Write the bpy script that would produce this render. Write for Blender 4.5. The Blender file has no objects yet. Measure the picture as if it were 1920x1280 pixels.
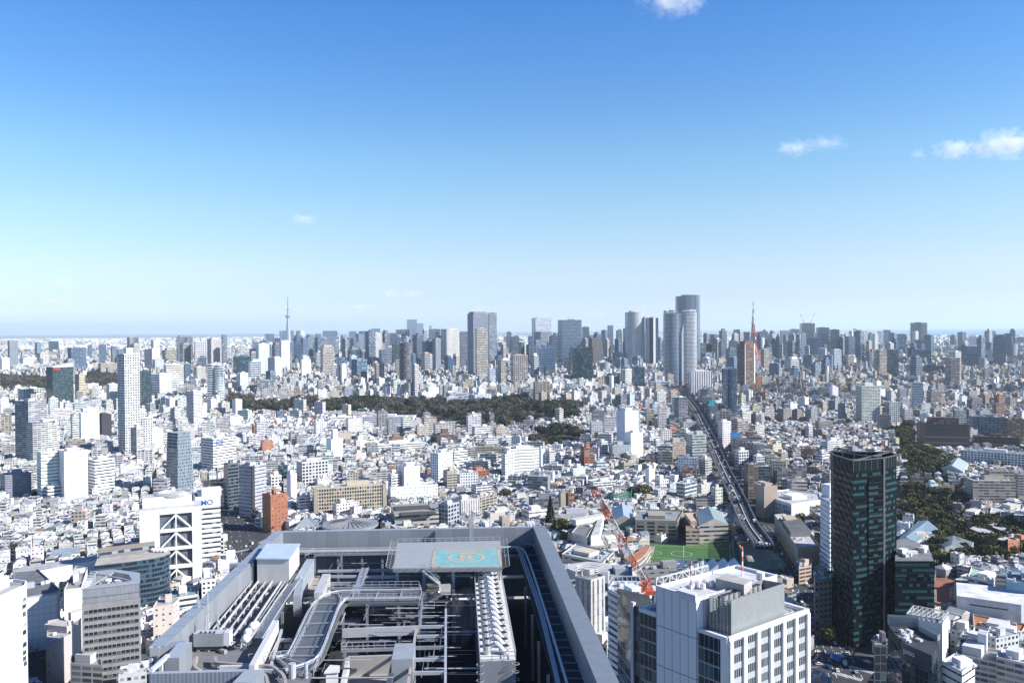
import bpy, math, random
import numpy as np
from mathutils import Matrix, Vector, Euler
random.seed(7); rng = np.random.default_rng(7)
S = bpy.context.scene
# ---------------- camera ----------------
HAZE = 2.6e-5
F = 1610.0; CH = 200.0; HZ = 616.5; ROLL = -0.40
cd = bpy.data.cameras.new("camera"); cam = bpy.data.objects.new("camera", cd); S.collection.objects.link(cam)
cd.sensor_width = 36; cd.lens = 36 * F / 1920; cd.clip_start = 1; cd.clip_end = 200000
PITCH = math.atan((640 - HZ) / F)
RM = (Matrix.Rotation(math.pi / 2 - PITCH, 3, 'X') @ Matrix.Rotation(math.radians(ROLL), 3, 'Z'))
cam.location = (0, 0, CH); cam.rotation_euler = RM.to_euler(); S.camera = cam
RMi = RM.transposed()
# ---------------- light ----------------
SUN_AZ, SUN_EL = 105.0, 31.0          # azimuth clockwise from the view direction
sd = Vector((math.sin(math.radians(SUN_AZ)) * math.cos(math.radians(SUN_EL)), math.cos(math.radians(SUN_AZ)) * math.cos(math.radians(SUN_EL)), math.sin(math.radians(SUN_EL))))
sl = bpy.data.lights.new("sun", 'SUN'); sl.energy = 5.0; sl.angle = math.radians(0.5); sl.color = (1, 0.965, 0.92)
so = bpy.data.objects.new("sun", sl); S.collection.objects.link(so); so.rotation_euler = sd.to_track_quat('Z', 'Y').to_euler(); so.location = (0, 0, 900)
W = bpy.data.worlds.new("World"); S.world = W; W.use_nodes = True
nt = W.node_tree; nt.nodes.clear()
def N(t, ty, **k):
    n = t.nodes.new(ty)
    for a, b in k.items(): setattr(n, a, b)
    return n
wo = N(nt, 'ShaderNodeOutputWorld'); bg = N(nt, 'ShaderNodeBackground'); bg.inputs[1].default_value = 0.132
sk = N(nt, 'ShaderNodeTexSky', sky_type='NISHITA', sun_disc=False, sun_elevation=math.radians(SUN_EL), sun_rotation=math.radians(SUN_AZ), altitude=200, air_density=1.0, dust_density=0.35, ozone_density=3.0)
tc = N(nt, 'ShaderNodeTexCoord'); sx = N(nt, 'ShaderNodeSeparateXYZ'); nt.links.new(tc.outputs['Generated'], sx.inputs[0])
cr = N(nt, 'ShaderNodeValToRGB'); nt.links.new(sx.outputs['Z'], cr.inputs[0])
e = cr.color_ramp.elements                # tint of the clear air by elevation
SKYR = [(0.0, (0.62, 0.713, 1.047)), (0.013, (0.62, 0.713, 1.047)), (0.035, (0.6, 0.647, 0.867)), (0.068, (0.68, 0.675, 0.773)), (0.13, (0.66, 0.725, 0.75)), (0.189, (0.559, 0.733, 0.793)), (0.247, (0.427, 0.659, 0.829)), (0.355, (0.268, 0.571, 0.895)), (0.5, (0.14, 0.33, 0.62)), (1.0, (0.07, 0.18, 0.42))]
e[0].position = SKYR[0][0]; e[0].color = (*SKYR[0][1], 1)
e[1].position = SKYR[1][0]; e[1].color = (*SKYR[1][1], 1)
for p, c in SKYR[2:]:
    q = e.new(p); q.color = (*c, 1)
mx = N(nt, 'ShaderNodeMix', data_type='RGBA', blend_type='MULTIPLY'); mx.inputs[0].default_value = 1
nt.links.new(sk.outputs[0], mx.inputs[6]); nt.links.new(cr.outputs[0], mx.inputs[7])
nt.links.new(mx.outputs[2], bg.inputs[0]); nt.links.new(bg.outputs[0], wo.inputs[0])
S.view_settings.view_transform = 'Standard'; S.view_settings.look = 'None'; S.view_settings.gamma = 1; S.view_settings.exposure = 0.8
S.cycles.max_bounces = 4; S.cycles.diffuse_bounces = 2; S.cycles.glossy_bounces = 2; S.cycles.transmission_bounces = 2; S.cycles.transparent_max_bounces = 8; S.cycles.volume_bounces = 3
S.cycles.use_denoising = True; S.cycles.caustics_reflective = False; S.cycles.caustics_refractive = False

# ---------------- helpers ----------------
def ray(px, py): return RM @ Vector(((px - 960) / F, (640 - py) / F, -1))
def G(px, py, z=0.0):
    r = ray(px, py); t = (z - CH) / r.z; return Vector((r.x * t, r.y * t, z))
def D(px, py, d):
    r = ray(px, py); t = d / r.y; return Vector((r.x * t, r.y * t, CH + r.z * t))
def proj(p):
    q = RMi @ (Vector(p) - Vector((0, 0, CH))); return (960 + F * q.x / -q.z, 640 - F * q.y / -q.z)
def lin(c): return c
PAL = dict(W=(.80, .80, .79), w=(.62, .62, .61), L=(.38, .40, .43), G=(.22, .24, .28), D=(.13, .14, .16), K=(.035, .04, .045), B=(.11, .17, .26), N=(.035, .06, .11),
           b=(.44, .385, .32), c=(.56, .52, .45), n=(.13, .09, .07), r=(.32, .12, .065), o=(.48, .20, .10), t=(.06, .085, .095), y=(.35, .31, .25), p=(.55, .45, .40), s=(.55, .62, .68))
MATS = {}
def newmat(name):
    m = bpy.data.materials.new(name); m.use_nodes = True; t = m.node_tree; t.nodes.clear()
    o = N(t, 'ShaderNodeOutputMaterial'); b = N(t, 'ShaderNodeBsdfPrincipled'); t.links.new(b.outputs[0], o.inputs[0]); MATS[name] = m; return m, t, b
def mth(t, op, a, b=None, c=None):
    n = N(t, 'ShaderNodeMath', operation=op)
    for i, v in enumerate((a, b, c)):
        if v is None: continue
        if isinstance(v, (int, float)): n.inputs[i].default_value = v
        else: t.links.new(v, n.inputs[i])
    return n.outputs[0]
def mixc(t, f, a, b, bl='MIX'):
    n = N(t, 'ShaderNodeMix', data_type='RGBA', blend_type=bl)
    for i, v in ((0, f), (6, a), (7, b)):
        if isinstance(v, (int, float)): n.inputs[i].default_value = v
        elif isinstance(v, tuple): n.inputs[i].default_value = (*v[:3], 1)
        else: t.links.new(v, n.inputs[i])
    return n.outputs[2]
def mixf(t, f, a, b):
    n = N(t, 'ShaderNodeMix', data_type='FLOAT')
    for i, v in ((0, f), (2, a), (3, b)):
        if isinstance(v, (int, float)): n.inputs[i].default_value = v
        else: t.links.new(v, n.inputs[i])
    return n.outputs[0]
def attrcol(t):
    a = N(t, 'ShaderNodeAttribute', attribute_name='Col'); return a.outputs['Color']
def dirt(t, col, scale=0.08, lo=.82, hi=1.08, stretch=0.35):
    g = N(t, 'ShaderNodeNewGeometry'); mp = N(t, 'ShaderNodeMapping'); mp.inputs['Scale'].default_value = (1, 1, stretch)
    t.links.new(g.outputs['Position'], mp.inputs[0])
    n = N(t, 'ShaderNodeTexNoise'); n.inputs['Scale'].default_value = scale; n.inputs['Detail'].default_value = 5; n.inputs['Roughness'].default_value = .65
    t.links.new(mp.outputs[0], n.inputs['Vector'])
    r = N(t, 'ShaderNodeMapRange'); r.inputs[1].default_value = .3; r.inputs[2].default_value = .7; r.inputs[3].default_value = lo; r.inputs[4].default_value = hi
    t.links.new(n.outputs['Fac'], r.inputs[0])
    cm = N(t, 'ShaderNodeCombineXYZ')
    for i in range(3): t.links.new(r.outputs[0], cm.inputs[i])
    return mixc(t, 1.0, col, cm.outputs[0], 'MULTIPLY')
def facade(name, win, ga, gb, th=.75, rough=.75, groof=.12, spec=.5, lines=None, vline=None, part=None, metal=0.0, var=.8):
    """wall colour from the mesh, windows and painted balcony recesses repeated once per UV cell with some blinds drawn"""
    m, t, b = newmat(name)
    uv = N(t, 'ShaderNodeUVMap', uv_map='uv'); s = N(t, 'ShaderNodeSeparateXYZ'); t.links.new(uv.outputs[0], s.inputs[0])
    u, v = s.outputs[0], s.outputs[1]
    fu = mth(t, 'FRACT', u); fv = mth(t, 'FRACT', v)
    mk = None
    for val, op, lim in ((fu, 'GREATER_THAN', win[0]), (fu, 'LESS_THAN', win[1]), (fv, 'GREATER_THAN', win[2]), (fv, 'LESS_THAN', win[3])):
        if (op == 'GREATER_THAN' and lim <= 0) or (op == 'LESS_THAN' and lim >= 1): continue
        k = mth(t, op, val, lim); mk = k if mk is None else mth(t, 'MULTIPLY', mk, k)
    if mk is None: mk = mth(t, 'ADD', 1.0, 0.0)
    mk = mth(t, 'MULTIPLY', mk, mth(t, 'GREATER_THAN', v, -.5))     # v < 0 marks blank wall
    if part:                                                        # keep only some of the windows
        w2 = N(t, 'ShaderNodeTexWhiteNoise', noise_dimensions='2D'); c2 = N(t, 'ShaderNodeCombineXYZ')
        t.links.new(mth(t, 'FLOOR', u), c2.inputs[0]); t.links.new(mth(t, 'ADD', mth(t, 'FLOOR', v), 77.0), c2.inputs[1]); t.links.new(c2.outputs[0], w2.inputs['Vector'])
        mk = mth(t, 'MULTIPLY', mk, mth(t, 'LESS_THAN', w2.outputs['Value'], part))
    wn = N(t, 'ShaderNodeTexWhiteNoise', noise_dimensions='2D'); cb = N(t, 'ShaderNodeCombineXYZ')
    t.links.new(mth(t, 'FLOOR', u), cb.inputs[0]); t.links.new(mth(t, 'FLOOR', v), cb.inputs[1]); t.links.new(cb.outputs[0], wn.inputs['Vector'])
    bl = mth(t, 'GREATER_THAN', wn.outputs['Value'], th)
    sp = N(t, 'ShaderNodeSeparateColor'); t.links.new(wn.outputs['Color'], sp.inputs[0])
    g2 = mixc(t, mth(t, 'MULTIPLY', sp.outputs[1], var), ga, tuple(x * .45 for x in ga))
    glass = mixc(t, bl, g2, gb)
    wall = dirt(t, attrcol(t))
    if lines: wall = mixc(t, mth(t, 'MULTIPLY', mth(t, 'LESS_THAN', fv, lines), .55), wall, (.05, .05, .06))
    if vline: wall = mixc(t, mth(t, 'MULTIPLY', mth(t, 'LESS_THAN', fu, vline), .5), wall, (.06, .06, .07))
    t.links.new(mixc(t, mk, wall, glass), b.inputs['Base Color'])
    t.links.new(mixf(t, mk, rough, groof), b.inputs['Roughness'])
    b.inputs['Specular IOR Level'].default_value = spec
    if metal: t.links.new(mth(t, 'MULTIPLY', mk, metal), b.inputs['Metallic'])
    return m
DG = (.035, .05, .07); BLD = (.30, .31, .30)
facade('punch', (.22, .78, .30, .76), DG, BLD, .8)
facade('punch_small', (.34, .66, .35, .68), DG, BLD, .85, part=.7)
facade('house_wall', (.30, .70, .32, .72), (.05, .06, .075), (.35, .35, .33), .7, part=.62)
facade('frame_grid', (.14, .86, .14, .80), (.03, .045, .065), (.2, .22, .24), .85)
facade('band', (0, 1, .38, .80), (.04, .06, .08), (.28, .3, .3), .8)
facade('band_thin', (0.03, .97, .52, .78), (.03, .04, .055), (.2, .22, .22), .85)
facade('vert', (.32, .70, 0, 1), (.11, .15, .20), (.17, .20, .24), .7, lines=.05)
facade('stripes', (.42, .80, 0, 1), (.05, .05, .06), (.07, .07, .08), .7)
facade('balcony', (.07, 1, .40, .95), (.075, .08, .09), (.26, .25, .24), .72, groof=.4, lines=.05)  # dark part of each cell paints in the balcony recess's shade and its glass
facade('balcony_dark', (.10, .95, .33, .95), (.05, .05, .055), (.17, .16, .15), .72, groof=.4)  # recess shade painted into the cell colour here too, in a darker tone
facade('glass_blue', (.06, .94, .25, .95), (.025, .06, .115), (.07, .12, .19), .8, rough=.4, groof=.06, spec=.9)
facade('glass_grey', (.05, .95, .32, .95), (.04, .065, .10), (.12, .16, .21), .8, rough=.4, groof=.08, spec=.8)
facade('glass_teal', (.05, .95, .20, .95), (.018, .038, .048), (.05, .08, .09), .7, rough=.4, groof=.06, spec=.8)
facade('glass_dark', (.05, .95, .10, .97), (.02, .04, .055), (.06, .12, .14), .78, rough=.35, groof=.05, spec=.7)
facade('glass_pale', (.08, .92, .25, .93), (.22, .30, .36), (.40, .45, .48), .6, rough=.5, groof=.12, spec=.7)
facade('dark_band', (.04, .96, .22, .86), (.012, .024, .038), (.035, .08, .10), .72, rough=.3, groof=.06, spec=.7)
facade('blank', (.40, .60, .40, .62), (.10, .11, .12), (.2, .2, .2), .8, part=.10)
facade('shed', (.1, .9, .2, .8), (.05, .06, .07), (.2, .2, .2), .8, part=.5)
def plain(name, rough=.8, spec=.4, lo=.8, hi=1.08, scale=.25, metal=0, fixed=None, stretch=1.0):
    m, t, b = newmat(name)
    c = attrcol(t)
    if fixed:
        rg = N(t, 'ShaderNodeRGB'); rg.outputs[0].default_value = (*fixed, 1); c = rg.outputs[0]
    t.links.new(dirt(t, c, scale, lo, hi, stretch), b.inputs['Base Color'])
    b.inputs['Roughness'].default_value = rough; b.inputs['Specular IOR Level'].default_value = spec; b.inputs['Metallic'].default_value = metal
    return m
plain('plain'); plain('roof', .85, .3, .62, 1.12, .12); plain('paint', .4, .5, .84, 1.04, .6, stretch=.25); plain('metal', .45, .5, .88, 1.05, .5, .3)
plain('leaf', .8, .2, .6, 1.3, 1.2); plain('bark', .9, .1, .7, 1.2, 2)
m, t, b = newmat('glass'); t.links.new(attrcol(t), b.inputs['Base Color']); b.inputs['Roughness'].default_value = .07; b.inputs['Specular IOR Level'].default_value = .9
class MB:
    def __init__(s): s.v = []; s.f = []; s.uv = []; s.c = []; s.m = []; s.ms = []; s.col = (.5, .5, .5); s.mat = 'plain'
    def face(s, pts, uv=None, col=None, mat=None):
        mat = mat or s.mat
        if mat not in s.ms: s.ms.append(mat)
        i = len(s.v); n = len(pts); s.v += [tuple(p) for p in pts]; s.f.append(tuple(range(i, i + n)))
        s.uv += uv if uv else [(0.5, -1.0)] * n; c = col or s.col; s.c += [(*c[:3], 1)] * n; s.m.append(s.ms.index(mat))
        return s
    def prism(s, poly, z0, z1, mat=None, col=None, bay=3.6, fl=3.6, topmat=None, topcol=None, top=True, bot=False, poly2=None, blank=(), zt=None):
        """closed polygon (counter-clockwise from above) extruded; UV cells are bays x storeys"""
        n = len(poly); p2 = poly2 or poly; A = sum(poly[i][0] * poly[(i + 1) % n][1] - poly[(i + 1) % n][0] * poly[i][1] for i in range(n))
        if A < 0: poly = poly[::-1]; p2 = p2[::-1]
        zt = zt or [z1] * n; nf = max(1, round((max(zt) - z0) / fl)); u = random.randint(0, 900) * 1.0; vb = random.randint(0, 900) * 1.0
        for i in range(n):
            j = (i + 1) % n; a, b = poly[i], poly[j]; c, d = p2[j], p2[i]
            L = math.hypot(b[0] - a[0], b[1] - a[1]); nb = max(1, round(L / bay)) if n < 12 else L / bay
            bl = i in blank
            s.face([(a[0], a[1], z0), (b[0], b[1], z0), (c[0], c[1], zt[j]), (d[0], d[1], zt[i])],
                   None if bl else [(u, vb), (u + nb, vb), (u + nb, vb + nf), (u, vb + nf)], col, mat)
            u += nb
        if top: s.face([(p2[i][0], p2[i][1], zt[i]) for i in range(n)], None, topcol or col, topmat or mat)
        if bot: s.face([(p[0], p[1], z0) for p in poly][::-1], None, col, mat)
        return s
    def box(s, cx, cy, z0, w, d, h, rot=0, **k):
        return s.prism(rect(cx, cy, w, d, rot), z0, z0 + h, **k)
    def bar(s, a, b, r=.1, col=None, mat=None, sq=True, r2=None):
        a = Vector(a); b = Vector(b); dv = b - a
        if dv.length < 1e-4: return s
        dv.normalize(); up = Vector((0, 0, 1)) if abs(dv.z) < .95 else Vector((1, 0, 0)); x = dv.cross(up).normalized(); y = x.cross(dv)
        k = 4 if sq else 8; o = math.pi / 4 if sq else 0; r2 = r if r2 is None else r2
        R = [(x * math.cos(o + i * 2 * math.pi / k) + y * math.sin(o + i * 2 * math.pi / k)) for i in range(k)]
        m_ = 1.414 if sq else 1
        A = [a + q * r * m_ for q in R]; B = [b + q * r2 * m_ for q in R]
        for i in range(k):
            j = (i + 1) % k; s.face([A[j], A[i], B[i], B[j]], None, col, mat)
        s.face(A, None, col, mat); s.face(B[::-1], None, col, mat); return s
    def path(s, pts, r=.1, col=None, mat=None, sq=False):
        for a, b in zip(pts[:-1], pts[1:]): s.bar(a, b, r, col, mat, sq)
        return s
    def cyl(s, cx, cy, z0, z1, r, r2=None, n=16, **k):
        r2 = r if r2 is None else r2
        P = [(cx + r * math.cos(2 * math.pi * i / n), cy + r * math.sin(2 * math.pi * i / n)) for i in range(n)]
        Q = [(cx + r2 * math.cos(2 * math.pi * i / n), cy + r2 * math.sin(2 * math.pi * i / n)) for i in range(n)]
        return s.prism(P, z0, z1, poly2=Q, **k)
    def ribbon(s, pts, hw, z=None, col=None, mat=None, th=0):
        L, R = offs(pts, hw)
        for i in range(len(pts) - 1):
            q = [L[i], R[i], R[i + 1], L[i + 1]]; q = [(p[0], p[1], (z if z is not None else p[2])) for p in q]
            s.face(q, None, col, mat)
            if th:
                for a, b in ((q[1], q[2]), (q[3], q[0])):
                    s.face([(a[0], a[1], a[2] - th), (b[0], b[1], b[2] - th), b, a], None, col, mat)
                s.face([(p[0], p[1], p[2] - th) for p in q][::-1], None, col, mat)
        return s
    def ball(s, c, r, n=10, col=None, mat=None, sz=1.0):
        V = lambda i, j: (c[0] + r * math.sin(math.pi * j / n) * math.cos(2 * math.pi * i / n), c[1] + r * math.sin(math.pi * j / n) * math.sin(2 * math.pi * i / n), c[2] + r * sz * math.cos(math.pi * j / n))
        for j in range(n):
            for i in range(n): s.face([V(i, j + 1), V(i + 1, j + 1), V(i + 1, j), V(i, j)], None, col, mat)
        return s
    def build(s, name, parent=None, loc=(0, 0, 0), rot=0, col=None):
        me = bpy.data.meshes.new(name); me.from_pydata(s.v, [], s.f)
        ul = me.uv_layers.new(name='uv'); ul.data.foreach_set('uv', np.array(s.uv, dtype=np.float32).ravel())
        ca = me.color_attributes.new('Col', 'FLOAT_COLOR', 'CORNER'); ca.data.foreach_set('color', np.array(s.c, dtype=np.float32).ravel())
        for k in s.ms: me.materials.append(MATS[k])
        me.polygons.foreach_set('material_index', np.array(s.m, dtype=np.int32)); me.update()
        o = bpy.data.objects.new(name, me); S.collection.objects.link(o); o.location = loc; o.rotation_euler = (0, 0, rot)
        if parent: o.parent = parent
        return o
def offs(pts, hw):
    P = [Vector((p[0], p[1], p[2] if len(p) > 2 else 0)) for p in pts]; L = []; R = []
    for i, p in enumerate(P):
        a = P[max(0, i - 1)]; b = P[min(len(P) - 1, i + 1)]; d = b - a; d.z = 0; d.normalize(); n = Vector((-d.y, d.x, 0)); L.append(p + n * hw); R.append(p - n * hw)
    return L, R
def smooth(pts, k=6):
    P = [Vector(p) for p in pts]; out = []
    for i in range(len(P) - 1):
        p0 = P[max(0, i - 1)]; p1 = P[i]; p2 = P[i + 1]; p3 = P[min(len(P) - 1, i + 2)]
        for j in range(k):
            t = j / k; out.append(.5 * ((2 * p1) + (p2 - p0) * t + (2 * p0 - 5 * p1 + 4 * p2 - p3) * t * t + (3 * p1 - p0 - 3 * p2 + p3) * t ** 3))
    return out + [P[-1]]
def rect(cx, cy, w, d, rot=0):
    c, s_ = math.cos(rot), math.sin(rot)
    return [(cx + x * c - y * s_, cy + x * s_ + y * c) for x, y in ((-w / 2, -d / 2), (w / 2, -d / 2), (w / 2, d / 2), (-w / 2, d / 2))]
def inset(poly, k):
    cx = sum(p[0] for p in poly) / len(poly); cy = sum(p[1] for p in poly) / len(poly)
    out = []
    for p in poly:
        dx, dy = cx - p[0], cy - p[1]; L = math.hypot(dx, dy) or 1; out.append((p[0] + dx / L * k, p[1] + dy / L * k))
    return out
def empty(name, loc, label=None, cat=None, group=None, rot=0, kind=None):
    o = bpy.data.objects.new(name, None); S.collection.objects.link(o); o.location = loc; o.rotation_euler = (0, 0, rot); o.empty_display_size = 1
    return tag(o, label, cat, group, kind)
def tag(o, label=None, cat=None, group=None, kind=None):
    if label: o['label'] = label
    if cat: o['category'] = cat
    if group: o['group'] = group
    if kind: o['kind'] = kind
    return o
def text(body, parent, loc, rot, size, col, mat='paint', ext=.05, name='lettering', cellw=None):
    cu = bpy.data.curves.new(name, 'FONT'); cu.body = body; cu.size = size; cu.extrude = ext; cu.align_x = 'CENTER'; cu.align_y = 'CENTER'
    if body.isupper() or True: cu.offset = size * .012
    o = bpy.data.objects.new(name, cu); S.collection.objects.link(o)
    dg = bpy.context.evaluated_depsgraph_get(); me = bpy.data.meshes.new_from_object(o.evaluated_get(dg)); bpy.data.objects.remove(o)
    ca = me.color_attributes.new('Col', 'FLOAT_COLOR', 'CORNER'); ca.data.foreach_set('color', np.tile(np.array([*col, 1], dtype=np.float32), len(me.loops)))
    me.materials.clear(); me.materials.append(MATS[mat]); o = bpy.data.objects.new(name, me); S.collection.objects.link(o)
    o.location = loc; o.rotation_euler = rot
    if parent: o.parent = parent
    return o
# occupancy of the ground (5 m cells) and a coarse depth picture of what the big things hide
GX0, GY0, CS = -5200, 250, 5.0; OCC = np.zeros((2100, 1660), dtype=bool)     # x: -5200..5300, y: 250..8550
def stamp(poly, grow=2.0):
    P = np.array([(p[0], p[1]) for p in poly]); x0, y0 = P.min(0) - grow; x1, y1 = P.max(0) + grow
    i0, i1 = max(0, int((x0 - GX0) / CS)), min(OCC.shape[0] - 1, int((x1 - GX0) / CS) + 1); j0, j1 = max(0, int((y0 - GY0) / CS)), min(OCC.shape[1] - 1, int((y1 - GY0) / CS) + 1)
    if i1 <= i0 or j1 <= j0: return
    X, Y = np.meshgrid(GX0 + (np.arange(i0, i1) + .5) * CS, GY0 + (np.arange(j0, j1) + .5) * CS, indexing='ij'); ins = np.zeros(X.shape, bool); n = len(P); dmin = np.full(X.shape, 1e9)
    for k in range(n):
        (ax, ay), (bx, by) = P[k], P[(k + 1) % n]
        if ay != by:
            cnd = ((ay > Y) != (by > Y)) & (X < (bx - ax) * (Y - ay) / (by - ay) + ax); ins ^= cnd
        L2 = (bx - ax) ** 2 + (by - ay) ** 2 + 1e-9; tt = np.clip(((X - ax) * (bx - ax) + (Y - ay) * (by - ay)) / L2, 0, 1)
        dmin = np.minimum(dmin, np.hypot(X - ax - tt * (bx - ax), Y - ay - tt * (by - ay)))
    OCC[i0:i1, j0:j1] |= ins | (dmin < grow)
def line_stamp(pts, hw):
    for a, b in zip(pts[:-1], pts[1:]):
        L, R = offs([a, b], hw); stamp([L[0], R[0], R[1], L[1]], 1)
ZB = np.full((320, 480), 1e9, dtype=np.float32)
def zrect(x0, x1, y0, y1, d):
    a, b, c, e_ = [int(round(v / 4)) for v in (x0, x1, y0, y1)]
    a = max(a, 0); b = min(b, 480); c = max(c, 0); e_ = min(e_, 320)
    if b > a and e_ > c:
        r = ZB[c:e_, a:b]; n = int((r > d).sum()); np.minimum(r, d, out=r); return n
    return 0
# ---------------- generic building ----------------
class EQ:
    """rooftop machines, each one a part of its own"""
    def __init__(s): s.l = []; s.col = (.6, .6, .6); s.mat = 'plain'
    def _m(s): m_ = MB(); m_.mat = s.mat; m_.col = s.col; return m_
    def box(s, *a, **k): s.l.append(('rooftop_unit', s._m().box(*a, **k)))
    def cyl(s, *a, **k): s.l.append(('water_tank', s._m().cyl(*a, **k)))
    def ball(s, *a, **k): s.l.append(('water_tank', s._m().ball(*a, **k)))
    @property
    def v(s): return s.l
    def build(s, name, parent):
        for n, m_ in s.l: m_.build(n, parent)
def roof_kit(mb, eq, poly, z, seed, big=True):
    """parapet goes to mb, machinery to eq"""
    R = random.Random(seed); n = len(poly)
    cx = sum(p[0] for p in poly) / n; cy = sum(p[1] for p in poly) / n
    xs = [p[0] for p in poly]; ys = [p[1] for p in poly]; w = max(xs) - min(xs); d = max(ys) - min(ys)
    if n < 9:
        for i in range(n):
            a, b = poly[i], poly[(i + 1) % n]; ia, ib = inset(poly, .5 if w > 12 else .3)[i], inset(poly, .5 if w > 12 else .3)[(i + 1) % n]; h = 1.1
            mb.face([(a[0], a[1], z), (b[0], b[1], z), (b[0], b[1], z + h), (a[0], a[1], z + h)])
            mb.face([(b[0], b[1], z + h), (ib[0], ib[1], z + h), (ia[0], ia[1], z + h), (a[0], a[1], z + h)][::1])
            mb.face([(ib[0], ib[1], z), (ia[0], ia[1], z), (ia[0], ia[1], z + h), (ib[0], ib[1], z + h)])
    k = R.uniform(.28, .5); ang = math.atan2(poly[1][1] - poly[0][1], poly[1][0] - poly[0][0]) if n < 9 else 0
    px_, py_ = cx + R.uniform(-.12, .12) * w, cy + R.uniform(-.12, .12) * d; hh = R.uniform(3, 5.5)
    w0 = math.dist(poly[0], poly[1]) if n < 9 else w; d0 = math.dist(poly[1], poly[2]) if n < 9 else d
    eq.box(px_, py_, z + .03, w0 * k, d0 * k, hh, ang)
    cnt = 3 + int(min(14, w0 * d0 / 90)) if big else 2
    for i in range(cnt):
        u, v = R.uniform(-.4, .4), R.uniform(-.38, .38); c, s_ = math.cos(ang), math.sin(ang)
        if abs(u) < k * .62 and abs(v) < k * .62: continue
        sz = R.uniform(.8, 2.8); x, y = cx + u * w0 * c - v * d0 * s_, cy + u * w0 * s_ + v * d0 * c
        if R.random() < .2: eq.cyl(x, y, z + .03, z + R.uniform(1.5, 3), sz * .5, n=8, col=(.6, .6, .6))
        else: eq.box(x, y, z + .03, sz * R.uniform(.8, 2.2), sz, R.uniform(.8, 2.4), ang, col=R.choice([(.7, .7, .7), (.5, .51, .52), (.3, .31, .32)]))
FLH = dict(balcony=3.1, balcony_dark=3.1, punch=3.5, frame_grid=4.0, band=3.9, band_thin=3.9, house_wall=3.0, glass_blue=4.2, glass_grey=4.2, glass_teal=4.2, glass_dark=4.2, glass_pale=4, vert=4, stripes=4.2, blank=4, dark_band=3.9)
BAY = dict(balcony=6.0, balcony_dark=6.0, punch=3.3, frame_grid=4.2, band=3.2, band_thin=3.6, house_wall=3.2, glass_blue=2.4, glass_grey=2.6, glass_teal=2.6, glass_dark=2.6, glass_pale=2.4, vert=2.8, stripes=4.0, blank=4, dark_band=3.2)
CATN = {'ot': ('office_tower', 'tower'), 'at': ('apartment_tower', 'apartment tower'), 'ob': ('office_building', 'building'), 'ab': ('apartment_building', 'apartment block'), 'sc': ('school_building', 'school'),
        'h': ('house', 'house'), 'ho': ('hotel_building', 'hotel'), 'ha': ('hall', 'hall'), 'gy': ('sports_hall', 'sports hall')}
ROOFC = [(.42, .43, .45), (.50, .50, .50), (.34, .36, .38), (.55, .56, .57), (.28, .29, .30)]
def tower(root, poly, z0, z1, style, col, seed=0, roofcol=None, kit=True, poly2=None, bay=None, fl=None, blank=(), part='wall', roofpart=True):
    R = random.Random(seed)
    mb = MB(); mb.mat = style; mb.col = col
    mb.prism(poly, z0, z1, bay=bay or BAY.get(style, 3.5), fl=fl or FLH.get(style, 3.6), top=False, poly2=poly2, blank=blank)
    mb.build(part, root)
    if roofpart:
        rf = MB(); rf.mat = 'roof'; rf.col = roofcol or R.choice(ROOFC); q = poly2 or poly; n = len(q)
        if sum(q[i][0] * q[(i + 1) % n][1] - q[(i + 1) % n][0] * q[i][1] for i in range(n)) < 0: q = q[::-1]
        rf.face([(p[0], p[1], z1) for p in q])
        pr = MB(); pr.mat = 'plain'; pr.col = col
        if kit:
            eq = EQ(); eq.col = tuple(min(.8, c * 1.05 + .03) for c in col)
            rf.mat = 'plain'; rf.col = col; roof_kit(rf, eq, q, z1, seed); r = rf.build('roof', root); eq.build('rooftop_equipment', r)
        else: rf.build('roof', root)
def solve(x0, x1, d, rel, ratio):
    xm = (x0 + x1) / 2; phi = math.atan((xm - 960) / F); Wm = (x1 - x0) / F * math.cos(phi) * d
    r = math.radians(rel); w = Wm / (abs(math.cos(r)) + ratio * abs(math.sin(r))); return w, w * ratio, phi, r
NB = 0
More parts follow.
